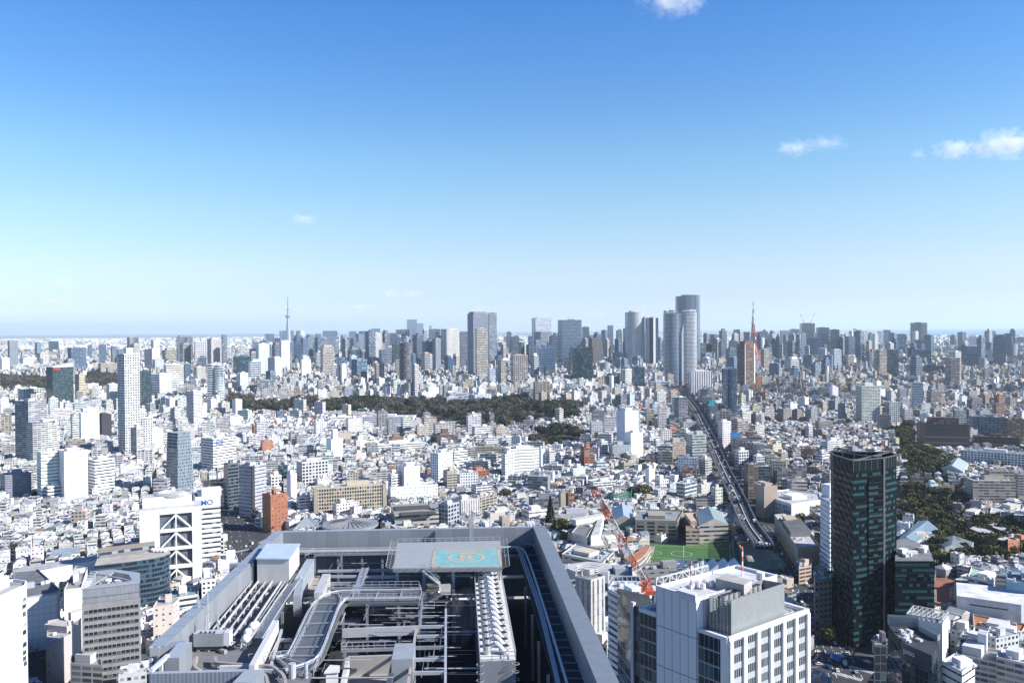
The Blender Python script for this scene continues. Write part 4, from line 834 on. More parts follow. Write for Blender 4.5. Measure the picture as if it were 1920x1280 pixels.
# red and white lattice tower
b0 = D(1412.5, 691, G(1412.5, 691).y); d = b0.y; H = D(1412.5, 563, d).z
root = empty('lattice_tower', (b0.x, b0.y, 0), 'red and white steel lattice broadcasting tower with flared legs at right of centre', 'broadcast tower')
RED = (.50, .10, .045); WH = (.62, .62, .62); k = H / 333.0
prof = [(0, 50), (20, 41), (45, 31), (75, 22), (110, 13), (145, 9.5), (180, 7), (215, 5), (250, 3.4)]
for i in range(len(prof) - 1):
    (z0, w0), (z1, w1) = prof[i], prof[i + 1]; c = RED if z0 < 150 else (WH if (i % 2) else RED); mb = MB(); mb.mat = 'paint'
    n = 3 if z1 - z0 > 24 else 2
    for q in range(n):
        a0, a1 = q / n, (q + 1) / n; lattice(mb, sq(0, 0, (w0 + (w1 - w0) * a0) * k * .98, (z0 + (z1 - z0) * a0) * k), sq(0, 0, (w0 + (w1 - w0) * a1) * k * .98, (z0 + (z1 - z0) * a1) * k), 1.45 * k * (1 if z0 < 100 else .8), c)
    mb.build('leg_frame' if i == 0 else 'lattice_section', root)
mb = MB(); mb.col = WH; mb.mat = 'band'; mb.box(0, 0, 142 * k, 25 * k, 25 * k, 13 * k, .3 + math.pi / 4, bay=3, fl=4); mb.build('main_observatory', root)
mb = MB(); mb.col = WH; mb.cyl(0, 0, 222 * k, 228 * k, 9 * k, mat='plain'); mb.cyl(0, 0, 249 * k, 255 * k, 6 * k); mb.build('upper_observatory', root)
for i, (z0, z1, w) in enumerate(((255, 272, 3.4), (272, 290, 2.6), (290, 308, 1.9), (308, 322, 1.4), (322, 334, .9))):
    mb = MB(); mb.mat = 'paint'; mb.bar((0, 0, z0 * k), (0, 0, z1 * k), w * k, RED if i % 2 else WH); mb.build('antenna', root)
# pale needle tower on the horizon
b0 = D(540.5, 640, 12800); H = D(540.5, 554, 12800).z
root = empty('broadcast_tower', (b0.x, b0.y, 0), 'slim pale broadcasting needle tower alone on the left horizon', 'broadcast tower'); k = H / 634.0; C_ = (.30, .36, .42)
mb = MB(); mb.mat = 'metal'; mb.cyl(0, 0, 0, 340 * k, 40 * k, 15 * k, n=12, col=C_); mb.cyl(0, 0, 375 * k, 445 * k, 12 * k, 10 * k, n=12, col=C_); mb.cyl(0, 0, 450 * k, 497 * k, 8 * k, 7 * k, n=12, col=C_); mb.build('shaft', root)
mb = MB(); mb.col = (.25, .30, .36); mb.cyl(0, 0, 340 * k, 365 * k, 22 * k, 38 * k, n=16, col=C_); mb.cyl(0, 0, 365 * k, 376 * k, 38 * k, 34 * k, n=16); mb.build('lower_deck', root)
mb = MB(); mb.col = (.3, .35, .4); mb.cyl(0, 0, 445 * k, 455 * k, 18 * k, 24 * k, n=16); mb.build('upper_deck', root)
mb = MB(); mb.col = C_; mb.bar((0, 0, 497 * k), (0, 0, 600 * k), 6 * k); mb.bar((0, 0, 600 * k), (0, 0, H), 3 * k); mb.build('antenna', root)
# twin curved tower (oval plan split by a seam, armoured rim on the roof)
x0, x1, yt, yb = 1244.5, 1306, 584, 722; d = G(1275, yb).y; w, dp, phi, r = solve(x0, x1, d, 12, .8); w *= 1.2
p = D(1275.5, yb, d); c = Vector((p.x, p.y, 0)) + Vector((math.sin(phi), math.cos(phi), 0)) * dp / 2; H = D(1275, yt, d).z
root = empty('skyscraper', (c.x, c.y, 0), 'massive curved twin faced glass skyscraper with an armoured ring on its roof', 'skyscraper', rot=r - phi)
def oval(sx, sy, n=32, pw=.62, cx=0, cy=0):
    P = []
    for i in range(n):
        a = 2 * math.pi * i / n; cs, sn = math.cos(a), math.sin(a); P.append((cx + sx * math.copysign(abs(cs) ** pw, cs), cy + sy * math.copysign(abs(sn) ** pw, sn)))
    return P
mb = MB(); mb.mat = 'glass_grey'; mb.col = (.42, .46, .50); mb.prism(oval(w * .49, dp * .49), 0, H * .985, bay=2.6, fl=4.6, topmat='roof', topcol=(.3, .3, .3)); mb.build('wall', root)
mb = MB(); mb.mat = 'glass_blue'; mb.col = (.30, .36, .42); mb.prism(oval(w * .17, dp * .2, 24, .8, -w * .24, -dp * .34), 0, H * .965, bay=2.6, fl=4.6); mb.build('curved_bay', root)
mb = MB(); mb.mat = 'glass_grey'; mb.col = (.66, .68, .70); mb.prism(oval(w * .235, dp * .22, 24, .75, w * .2, -dp * .33), 0, H * .995, bay=2.6, fl=4.6); mb.build('curved_bay', root)
mb = MB(); mb.mat = 'plain'; mb.col = (.62, .64, .66)
mb.face([(-w * .02, -dp * .52, H * .72), (w * .035, -dp * .52, H * .72), (w * .13, -dp * .5, H * .99), (w * .08, -dp * .5, H * .99)][::1]); mb.box(0, -dp * .50, 0, w * .055, dp * .06, H * .72); mb.build('seam', root)
mb = MB(); mb.mat = 'metal'; mb.col = (.45, .47, .5)
R_ = oval(w * .46, dp * .46)
for i in range(len(R_)):
    if i % 4 == 3: continue
    a, b = R_[i], R_[(i + 1) % len(R_)]; mb.bar((a[0], a[1], H + 1), (b[0], b[1], H + 4), 1.6); mb.bar((a[0], a[1], H - 4), (a[0], a[1], H + 2), .8)
mb.box(w * .3, 0, H, w * .22, dp * .5, 7, .3); mb.box(-w * .3, 0, H, w * .2, dp * .4, 6, -.3); mb.build('roof_armour', root); stamp(rect(c.x, c.y, w * 1.2, dp * 1.2), 5); zrect(x0, x1, yt, yb, d)
# taller tower behind
x0, x1, yt, yb = 1267, 1313.5, 553, 690; d = G(1290, yb).y; w, dp, phi, r = solve(x0, x1, d, 8, .9); w *= 1.12; p = D(1290, yb, d); c = Vector((p.x, p.y, 0)) + Vector((math.sin(phi), math.cos(phi), 0)) * dp / 2; H = D(1290, yt, d).z
root = empty('skyscraper', (c.x, c.y, 0), 'tallest blue glass skyscraper with a petal shaped top rising behind the twin curved tower', 'skyscraper', rot=r - phi)
mb = MB(); mb.mat = 'glass_blue'; mb.col = (.20, .28, .36)
mb.prism(oval(w * .33, dp * .45, 24, .6, -w * .17, 0), 0, H * .985, bay=2.6, fl=4.8); mb.build('wall', root)
mb = MB(); mb.mat = 'glass_blue'; mb.col = (.30, .37, .43); mb.prism(oval(w * .34, dp * .48, 24, .6, w * .15, 0), 0, H, bay=2.6, fl=4.8); mb.build('petal', root)
mb = MB(); mb.mat = 'glass_blue'; mb.col = (.26, .33, .40); mb.prism(oval(w * .3, dp * .3, 24, .6, 0, -dp * .2), 0, H * 1.003, bay=2.6, fl=4.8); mb.build('petal', root); zrect(x0, x1, yt, yb, d)
# slender tapering glass tower at left (faceted panels)
def taper():
    xb0, xb1 = 309, 366; yb = 928; d = G(337, yb).y; phi = math.atan((337 - 960) / F); s_ = d / F * math.cos(phi); w = 50 * s_; p = D(337, yb, d); H = D(337, 812, d).z
    u = Vector((math.sin(phi), math.cos(phi), 0)); c = Vector((p.x, p.y, 0)) + u * w * .5
    root = empty('office_tower', (c.x, c.y, 0), 'tapering pale glass office tower with staggered facets at left', 'tower', rot=math.radians(38) - phi)
    P = [(-w * .40, -w * .40), (w * .36, -w * .44), (w * .44, -w * .30), (w * .44, w * .4), (-w * .4, w * .4)]; Q = [(x * .78, y * .78) for x, y in P]
    mb = MB(); mb.mat = 'glass_grey'; mb.col = (.20, .25, .30); mb.prism(P, 0, H, poly2=Q, bay=2.2, fl=3.9, topmat='roof', topcol=(.4, .42, .44)); mb.build('wall', root)
    R = random.Random(3)
    for fl in range(0, int(H / 3.9)):                       # staggered pale fins, a strip per storey
        mb = MB(); mb.mat = 'plain'; mb.col = (.36, .42, .47); z0 = fl * H / int(H / 3.9); z1 = z0 + H / int(H / 3.9) - .15
        for i in (0, 1, 2):
            a, b = P[i], P[i + 1]; L = math.dist(a, b); n = int(L / 2.0) if L > 4 else 2
            for q in range(n):
                tt = (q + R.random() * .6) / n; k0 = 1 - .22 * z0 / H; k1 = 1 - .22 * z1 / H; x = a[0] + (b[0] - a[0]) * tt; y = a[1] + (b[1] - a[1]) * tt
                mb.bar((x * k0 * 1.012, y * k0 * 1.012, z0), (x * k1 * 1.012, y * k1 * 1.012, z1), .26)
        mb.build('fin_row', root)
    stamp(rect(c.x, c.y, w, w), 3); zrect(309, 366, 812, 928, d)
taper()
# ---- white building with deep braced openings
def braced():
    d = G(320, 1102).y; A = D(265, 1102, d * 1.06); zt = D(320, 953, d).z
    L0 = G(268, 1104); R0 = G(376, 1100); L0.z = R0.z = 0
    dx = (R0 - L0); w = dx.length; an = math.atan2(dx.y, dx.x) + math.radians(17); w *= 1.04; c = (L0 + R0) / 2; nrm = Vector((-math.sin(an), math.cos(an), 0)); dp = 26; c = c + nrm * dp / 2
    root = empty('office_building', (c.x, c.y, 0), 'white office building with four deep openings crossed by inverted V braces', 'building', rot=an)
    mb = MB(); mb.mat = 'panelw'; mb.col = (.42, .43, .45); x0, x1 = -w * .18, w * .34; y = -dp / 2
    mb.box(0, 1.5, 0, w, dp - 3, zt, blank=(), bay=4.5, fl=3.8, topmat='roof', topcol=(.5, .5, .5))
    mb.box((-w / 2 + x0) / 2, y + .7, 0, x0 + w / 2, 1.6, zt - .02, mat='panelw', bay=4.5, fl=3.6); mb.box((w / 2 + x1) / 2, y + .7, 0, w / 2 - x1, 1.6, zt - .02, mat='panelw', bay=4.5, fl=3.6); mb.build('wall', root)
    pz = lambda py: D(320, py, d).z
    lv = [(963, 991), (997, 1025), (1031, 1059), (1066, 1094)]
    edge = [zt] + [q for a, b in lv for q in (pz(a), pz(b))] + [0]
    for i in range(0, len(edge), 2):
        z1, z0 = edge[i], edge[i + 1]
        if z1 - z0 < .3: continue
        mb = MB(); mb.col = (.80, .80, .79); mb.box((x0 + x1) / 2, y + .6, z0, x1 - x0 + .02, 1.8, z1 - z0 - .05); mb.build('floor_beam', root)
    for a, b in lv:
        z1, z0 = pz(a), pz(b); m_ = (x0 + x1) / 2; g = MB(); g.mat = 'dark_band'; g.col = (.12, .13, .15); g.box(m_, y + 2.85, z0, x1 - x0, .5, z1 - z0, bay=2, fl=4, mat='vert'); o = g.build('window_wall', root)
        br = MB(); br.col = (.78, .78, .77); br.mat = 'paint'; br.bar((x0 + 1, y + .5, z0 + .3), (m_, y + .5, z1 - .8), .6); br.bar((x1 - 1, y + .5, z0 + .3), (m_, y + .5, z1 - .8), .6); br.bar((m_, y + .5, z0), (m_, y + .5, z1), .45); br.build('brace', root)
    mb = MB(); mb.mat = 'vert'; mb.col = (.50, .50, .50); mb.box(-w * .05, 4, zt + .03, w * .8, dp * .6, 8, bay=3, fl=9, mat='panelw', topmat='roof'); mb.build('rooftop_equipment', root)
    mb = MB(); mb.mat = 'metal'; mb.col = (.6, .6, .6)
    for k2 in range(3): mb.path([(w * .08 + 13 * math.cos(a * math.pi / 14), 3 + 9 * math.sin(a * math.pi / 14), zt + 8.3 + k2) for a in range(29)], .25)
    mb.build('roof_ring', root); stamp(rect(c.x, c.y, w + 4, dp + 4, an), 3); zrect(265, 377, 953, 1102, d)
facade('panelw', (.02, .98, .03, .97), (.74, .74, .73), (.72, .72, .71), .5, rough=.6, groof=.5, spec=.3, var=.06)
braced()
# ---------------- near buildings from their roof outlines ----------------
facade('metal_panel', (.02, .98, .0, 1), (.28, .30, .33), (.30, .32, .35), .5, rough=.5, groof=.4, spec=.5, metal=.3, var=.12)
facade('corrugated', (.5, .98, .0, 1), (.16, .18, .22), (.18, .20, .24), .5, rough=.5, groof=.5, var=.1)
facade('plank', (.0, 1, .08, 1), (.17, .175, .185), (.18, .185, .195), .5, rough=.8, groof=.7, spec=.3, var=.12)
# office block with blue lettering behind the braced building
r, P, c = bpoly('ob', 'white office block with blue lettering high on its front, right of the braced building', [(366, 934), (413, 930), (405, 917), (362, 921)], 58, 'band', 'W', fl=4.2)
q = G(390, 940, 0); A = G(366, 934, 58); B = G(413, 930, 58); an = math.atan2(B.y - A.y, B.x - A.x)
mb = MB(); mb.col = (.78, .78, .78); mid = (A + B) / 2 - Vector((c[0], c[1], 0)); mb.box(mid.x + .3 * math.sin(an), mid.y - .3 * math.cos(an), 50, (B - A).length, .5, 8, an); mb.build('sign_panel', r)
text('GMO', r, (mid.x + .8 * math.sin(an) - 3 * math.cos(an), mid.y - .8 * math.cos(an) - 3 * math.sin(an), 53.6), (math.pi / 2, 0, an), 6.2, (.01, .12, .45), name='sign_lettering')
mb = MB(); mb.col = (.75, .75, .75); mb.box(mid.x, mid.y + 8, 58.05, 16, 8, 7, an); mb.build('penthouse', r)
# low base with green planted terraces at the foot of it
r, P, c = bpoly('ob', 'low podium with planted terraces and orange lit shops below the lettered office block', [(372, 1012), (420, 1006), (410, 995), (372, 1000)], 22, 'frame_grid', 'c', kit=False)
# dark blue curved building
top = [(177, 1060), (240, 1053), (290, 1046), (308, 1042), (317, 1037), (319, 1031), (312, 1026), (290, 1026), (185, 1040)]
r, P, c = bpoly('ob', 'long dark blue glass building with a rounded right end behind the grey banded office', top, 38, 'dark_band', (.06, .09, .13), kit=False, fl=3.4, bay=2, roofcol=(.45, .42, .38))
Q = [G(a, b, 38.1) for a, b in ((186, 1046), (290, 1031), (290, 1025), (184, 1039))]; mb = MB(); mb.mat = 'band'; mb.col = (.20, .2, .22); mb.prism([(q.x - c[0], q.y - c[1]) for q in Q], 38.1, 42.6, bay=4, fl=4.5, topmat='plain', topcol=(.33, .27, .2)); mb.build('upper_storey', r)
eq = EQ(); eq.col = (.75, .75, .75)
for k in range(9):
    q = G(286 + k * 3.2, 1033 + (k % 2) * 2, 38.1); eq.ball((q.x - c[0], q.y - c[1], 39.3), 1.3, 6)
eq.build('roof_tank', r)
# grey banded office with horizontal windows
def banded():
    zt = 73; pts = [(153, 1103), (262, 1090.5), (262.5, 1073), (213, 1066.5), (169, 1071)]
    P = [G(a, b, zt) for a, b in pts]; cx = sum(p.x for p in P) / 5; cy = sum(p.y for p in P) / 5; root = empty('office_building', (cx, cy, 0), 'grey concrete office tower with thin dark ribbon windows at lower left', 'building')
    poly = [(p.x - cx, p.y - cy) for p in P]
    mb = MB(); mb.mat = 'plain'; mb.col = (.25, .245, .245); mb.prism(poly, 0, zt - 8, top=False, mat='plain'); mb.build('wall', root)
    mb = MB(); mb.mat = 'metal_panel'; mb.col = (.14, .14, .15); mb.prism(inset(poly, .4), zt - 8, zt - .6, top=False, bay=1.7, fl=4); mb.build('screen_wall', root)
    mb = MB(); mb.mat = 'metal'; mb.col = (.42, .44, .47)
    ip = inset(poly, 5.5); n = 5
    for i in range(n):
        j = (i + 1) % n; mb.face([(*poly[i], zt), (*poly[j], zt), (*ip[j], zt), (*ip[i], zt)]); mb.face([(*poly[i], zt - .6), (*poly[j], zt - .6), (*poly[j], zt), (*poly[i], zt)]); mb.face([(*ip[j], zt - 5), (*ip[i], zt - 5), (*ip[i], zt), (*ip[j], zt)])
    for i in range(7):
        t_ = i / 6; a = Vector((*poly[4], zt + .3)).lerp(Vector((*poly[0], zt + .3)), t_); b = Vector((*ip[4], zt + .3)).lerp(Vector((*ip[0], zt + .3)), t_); mb.bar(a, b, .2, (.7, .7, .7))
    mb.bar((*ip[0], zt - .4), (*ip[3], zt - .4), .4); mb.bar((*ip[1], zt - .4), (*ip[4], zt - .4), .4); mb.build('roof_frame', root)
    mb = MB(); mb.mat = 'roof'; mb.col = (.10, .105, .11); mb.face([(*p, zt - 5) for p in poly]); o = mb.build('roof', root)
    R = random.Random(5); eq = EQ(); eq.col = (.62, .62, .62)
    for i in range(26):
        u, v = R.random(), R.random(); a = Vector((*ip[0], 0)).lerp(Vector((*ip[1], 0)), u); b = Vector((*ip[4], 0)).lerp(Vector((*ip[2], 0)), u); q = a.lerp(b, v); eq.box(q.x, q.y, zt - 4.95, R.uniform(.8, 3), R.uniform(.8, 2), R.uniform(1, 3.6), R.random(), col=R.choice([(.7, .7, .7), (.45, .46, .47), (.2, .21, .22)]))
    eq.build('rooftop_equipment', o)
    a, b = poly[0], poly[1]; L = math.dist(a, b); an = math.atan2(b[1] - a[1], b[0] - a[0])
    for k in range(17):
        z = zt - 12.6 - k * 3.72
        if z < 2: break
        g = MB(); g.mat = 'shopglass'; m_ = ((a[0] + b[0]) / 2 + math.sin(an) * .05, (a[1] + b[1]) / 2 - math.cos(an) * .05)
        g.box(m_[0], m_[1], z, L - 1.6, .12, 1.5, an, bay=2.1, fl=2, mat='ribbon'); w_ = g.build('window', root)
        f = MB(); f.col = (.16, .16, .165); f.box(m_[0] + math.sin(an) * .12, m_[1] - math.cos(an) * .12, z - .22, L - 1.2, .3, .2, an); f.build('sill', w_)
    stamp([(p.x, p.y) for p in P], 3); zrect(153, 263, 1070, 1280, P[0].y)
facade('ribbon', (.05, 1, 0, 1), (.02, .026, .035), (.07, .085, .09), .8, groof=.08, spec=.8)
banded()
bpoly('ob', 'pale low block with striped roof tracks attached left of the grey banded office', [(120, 1108), (152, 1104), (164, 1066), (142, 1063)], 44, 'panelw', (.6, .6, .6), roofcol=(.30, .29, .28))
r, P, c = bpoly('ob', 'pale grey office block with a black roof well full of machines at left', [(48, 1122), (106, 1113), (112, 1106), (70, 1068), (28, 1072)], 34, 'panelw', 'L', roofcol=(.16, .17, .18))
# white tower at the bottom left corner with single square windows
def corner_tower():
    zt = 84; pts = [(-70, 1152), (47, 1100), (50, 1092), (26, 1089), (-70, 1100)]; P = [G(a, b, zt) for a, b in pts]; cx = sum(p.x for p in P) / 5; cy = sum(p.y for p in P) / 5
    root = empty('office_tower', (cx, cy, 0), 'bright white tower with scattered small square windows at the bottom left corner', 'tower'); poly = [(p.x - cx, p.y - cy) for p in P]
    tower(root, poly, 0, zt, 'plain', (.82, .82, .82), 77); a, b = Vector((*poly[0], 0)), Vector((*poly[1], 0)); L = (b - a).length; an = math.atan2(b.y - a.y, b.x - a.x); R = random.Random(2)
    dd = P[1].y
    for (px, py) in ((7, 1126), (20, 1124), (7, 1136), (20, 1134), (8, 1149), (19, 1171), (8, 1184), (19, 1183), (7, 1208), (21, 1206), (8, 1221), (7, 1232), (20, 1242), (19, 1149), (33, 1168), (34, 1121)):
        q = D(px, py, dd + (47 - px) * .0); t_ = (Vector((q.x - cx, q.y - cy, 0)) - a).dot((b - a).normalized()); pt = a + (b - a).normalized() * t_
        g = MB(); g.mat = 'glass'; g.col = (.05, .07, .10) if R.random() < .7 else (.4, .45, .5); g.box(pt.x + math.sin(an) * .03, pt.y - math.cos(an) * .03, q.z - 1, 2.2, .1, 2.0, an); w_ = g.build('window', root)
        f = MB(); f.col = (.6, .6, .6); f.box(pt.x + math.sin(an) * .15, pt.y - math.cos(an) * .15, q.z - 1.25, 2.5, .3, .22, an); f.build('sill', w_)
    zrect(0, 49, 1093, 1280, dd)
corner_tower()
# buildings in the shade between the towers at lower left
bpoly('ob', 'pale wedge shaped building in the shadow of the grey banded office', [(86, 1212), (134, 1190), (122, 1160), (90, 1166)], 26, 'blank', (.42, .38, .36))
bpoly('ob', 'narrow pinkish tower with a machine filled round roof beside the grey banded office', [(138, 1172), (152, 1176), (153, 1155), (134, 1152)], 40, 'blank', (.50, .44, .42))
bpoly('ob', 'slim white stair tower in the shaded yard at lower left', [(90, 1210), (101, 1212), (100, 1205), (91, 1204)], 20, 'stripes', (.6, .57, .55), kit=False)
bpoly('ob', 'white roofed block with long grey ridges at the bottom edge near the left', [(132, 1246), (192, 1250), (190, 1237), (172, 1228), (134, 1232)], 36, 'balcony_dark', (.4, .38, .36))
bpoly('ob', 'low white cluttered roof block at the bottom edge left of the big roof', [(222, 1268), (275, 1262), (268, 1246), (226, 1252)], 34, 'punch', (.55, .55, .55))
bpoly('ob', 'cream concrete block with a swept roof beside the big roof at left', [(287, 1139), (325, 1134), (336, 1124), (300, 1120)], 27, 'punch_small', (.55, .48, .42))
bpoly('ob', 'pale teal flat roof block below the braced building', [(318, 1124), (372, 1116), (372, 1100), (322, 1105)], 12, 'band', 'w', roofcol=(.16, .33, .32), kit=True)
bpoly('ob', 'small white rooftop block beside the crossing above the big roof corner', [(412, 1052), (446, 1050), (440, 1038), (414, 1040)], 16, 'blank', 'W')
bpoly('ob', 'cluttered white low building right of the braced building', [(378, 1090), (404, 1087), (400, 1066), (380, 1068)], 20, 'punch', 'W')
# long station viaduct wall at left
bpoly('ob', 'long pale station building with ribbed wall running behind the lower left offices', [(28, 1078), (183, 1049), (182, 1040), (24, 1066)], 17, 'panelw', (.55, .56, .57), kit=False)
bpoly('ob', 'white low hall with a blue grey pitched roof above the station building', [(92, 1044), (150, 1037), (150, 1022), (96, 1030)], 9, 'punch', 'w', kit=False, roofcol=(.33, .37, .42))
# round-roofed halls right behind the big roof
def disc_hall():
    c0 = G(657, 979, 16); rx = abs(G(599, 979, 16).x - G(711, 979, 16).x) / 2 * .92; root = empty('hall', (c0.x, c0.y, 0), 'round grey lecture hall with a ribbed disc roof behind the big roof', 'hall')
    mb = MB(); mb.mat = 'stripes'; mb.col = (.36, .37, .38); mb.cyl(0, 0, 0, 13, rx * .86, n=40, bay=9, fl=13); mb.build('wall', root)
    mb = MB(); mb.mat = 'metal'; mb.col = (.33, .34, .36); mb.cyl(0, 0, 13, 15, rx, rx, n=40); mb.cyl(0, 0, 15, 17.5, rx * .8, rx * .15, n=40); ro = mb.build('roof', root)
    mb = MB(); mb.col = (.24, .24, .25)
    for k in range(26):
        a = k * math.pi / 13; mb.bar((rx * .8 * math.cos(a), rx * .8 * math.sin(a), 15.3), (rx * .15 * math.cos(a), rx * .15 * math.sin(a), 17.8), .35)
    mb.build('rib', ro); mb = MB(); mb.col = (.36, .34, .31); mb.cyl(0, 0, 0, 4, rx * 1.25, n=40); mb.build('terrace', root); stamp(rect(c0.x, c0.y, rx * 2, rx * 2), 2)
disc_hall()
def skylight(label, pts, apex, zb, za, g='glass_blue'):
    P = [G(a, b, zb) for a, b in pts]; A = G(*apex, za); root = empty('hall', (A.x, A.y, 0), label, 'hall'); n = len(P)
    if sum(P[i].x * P[(i + 1) % n].y - P[(i + 1) % n].x * P[i].y for i in range(n)) < 0: P = P[::-1]
    mb = MB(); mb.col = (.42, .38, .33); mb.prism([(p.x - A.x, p.y - A.y) for p in P], 0, zb, mat='plain'); mb.build('wall', root)
    for i in range(n):
        a, b = P[i], P[(i + 1) % n]; mb = MB(); mb.mat = g if i % 2 else 'plain'; mb.col = (.3, .32, .34); mb.face([(a.x - A.x, a.y - A.y, zb + .05), (b.x - A.x, b.y - A.y, zb + .05), (0, 0, za)], [(0, 0), (8, 0), (4, 8)]); mb.build('roof_panel', root)
    stamp([(p.x, p.y) for p in P], 2)
skylight('low hall with a steep glazed pyramid roof left of the round lecture hall', [(548, 994), (600, 992), (612, 978), (568, 974)], (572, 968), 5, 16)
skylight('second smaller stone pyramid roof touching the round lecture hall', [(586, 996), (612, 994), (606, 983), (592, 984)], (594, 982), 4, 11)
r, P, c = bpoly('ob', 'flat concrete building with two dark roof terraces behind the big roof', [(740, 966), (823, 960), (800, 942), (733, 946)], 18, 'band', (.42, .38, .34), kit=False, fl=5, roofcol=(.33, .31, .29))
for pts in ([(742, 956), (808, 952), (804, 946), (738, 949)], [(752, 965), (818, 961), (814, 957), (750, 960)]):
    Q = [G(a, b, 19) for a, b in pts]; mb = MB(); mb.col = (.08, .075, .07); mb.prism([(q.x - c[0], q.y - c[1]) for q in Q], 18.05, 19, mat='plain'); mb.build('roof_terrace', r)
# school with field, gym and curved blocks
bpoly('sc', 'tan school building with five window bays facing the green field', [(1191, 976), (1270, 978), (1281, 958), (1194, 955)], 17, 'frame_grid', (.30, .27, .20), bay=10, fl=3.6)
def gable(label, e0, e1, f0, f1, ze, zr, wall, roof, kind='gy', style='band'):
    """eaves corners near-left, near-right, far-right, far-left in pixels at ze; ridge runs between the middles of the gable ends"""
    a, b, c_, d_ = [G(*q, ze) for q in (e0, e1, f0, f1)]; C0 = (a + b + c_ + d_) / 4; nm, ct = CATN[kind]; root = empty(nm, (C0.x, C0.y, 0), label, ct); L = lambda p, z: (p.x - C0.x, p.y - C0.y, z)
    mb = MB(); mb.mat = style; mb.col = wall; mb.prism([(p.x - C0.x, p.y - C0.y) for p in (a, b, c_, d_)], 0, ze, top=False, bay=5, fl=4.5); r0 = (a + b) / 2; r1 = (c_ + d_) / 2
    mb.face([L(a, ze), L(b, ze), L(r0, zr)], None, wall, 'plain'); mb.face([L(c_, ze), L(d_, ze), L(r1, zr)], None, wall, 'plain'); mb.build('wall', root)
    rf = MB(); rf.mat = 'metal'; rf.col = roof; rf.face([L(b, ze + .05), L(c_, ze + .05), L(r1, zr + .05), L(r0, zr + .05)]); rf.face([L(d_, ze + .05), L(a, ze + .05), L(r0, zr + .05), L(r1, zr + .05)]); rf.build('roof', root)
    stamp([(p.x, p.y) for p in (a, b, c_, d_)], 3)
gable('school gymnasium with a pale green gabled roof at the top of the football field', (1311, 985), (1366, 983), (1350, 958), (1306, 960), 16, 22, (.45, .40, .34), (.30, .37, .35))
gable('blue grey gabled gym above the small green court', (1150, 977), (1188, 976), (1184, 952), (1148, 954), 12, 18, (.30, .29, .27), (.36, .43, .52), style='plain')
gable('hall with a wide pale teal roof beside the tree grove at right', (1684, 1010), (1714, 1018), (1758, 990), (1722, 976), 10, 14, (.42, .48, .52), (.22, .30, .34), style='plain')
gable('grey tiled villa hall among the trees at right', (1752, 1034), (1816, 1030), (1826, 1016), (1750, 1012), 8, 13, (.42, .42, .40), (.20, .22, .22), style='punch')
gable('gym with a pale arched roof above the tan apartments at right', (1764, 878), (1806, 884), (1816, 868), (1778, 862), 10, 16, (.5, .52, .5), (.45, .52, .48), style='plain')
gable('sports hall with a flat pale green roof behind the arched gym', (1745, 862), (1786, 863), (1795, 852), (1752, 849), 9, 11, (.45, .48, .45), (.38, .44, .42), style='plain')
bpoly('sc', 'cream building with a terracotta roof terrace left of the pale green gym', [(1286, 994), (1310, 994), (1304, 962), (1288, 964)], 14, 'band', (.50, .38, .30), roofcol=(.36, .16, .10))
pts = [(1186, 1056), (1200, 1048), (1212, 1037), (1220, 1024), (1208, 1022), (1196, 1032), (1182, 1041), (1172, 1046)]
bpoly('sc', 'curved cream building with an orange tiled roof left of the football field', pts, 12, 'frame_grid', (.52, .47, .40), roofcol=(.45, .20, .11), kit=False, bay=4)
bpoly('sc', 'cream school block with a dark wide roof near the crane foot', [(1053, 1040), (1130, 1056), (1150, 1036), (1080, 1020)], 12, 'band', (.50, .44, .36), roofcol=(.42, .46, .50))
bpoly('ob', 'long grey shed roof full of machines pointing at the crane', [(1072, 1000), (1100, 1008), (1124, 968), (1104, 962)], 16, 'blank', (.5, .48, .44), roofcol=(.20, .20, .20))
bpoly('ob', 'white triangular gable wall building left of the small green court', [(1108, 1004), (1124, 1002), (1132, 962), (1126, 960)], 18, 'blank', 'W', kit=False)
bpoly('ob', 'pale low block with machines left of the crane foot', [(1070, 1026), (1140, 1024), (1128, 1004), (1078, 1006)], 9, 'punch', 'c')
bpoly('ha', 'round flat grey canopy roof behind the slim cream tower', [(1062, 1064), (1076, 1070), (1105, 1073), (1140, 1072), (1150, 1062), (1140, 1055), (1100, 1052), (1070, 1056)], 14, 'plain', 'L', kit=False)
bpoly('ob', 'grey block with a notched parapet beside the striped office', [(1142, 1082), (1186, 1080), (1184, 1064), (1144, 1068)], 32, 'punch', (.30, .31, .33))
bpoly('ob', 'low roof crowded with machines between the crane and the sawtooth roof', [(1200, 1072), (1290, 1066), (1278, 1052), (1206, 1058)], 20, 'band_thin', (.25, .25, .26), roofcol=(.14, .14, .15))
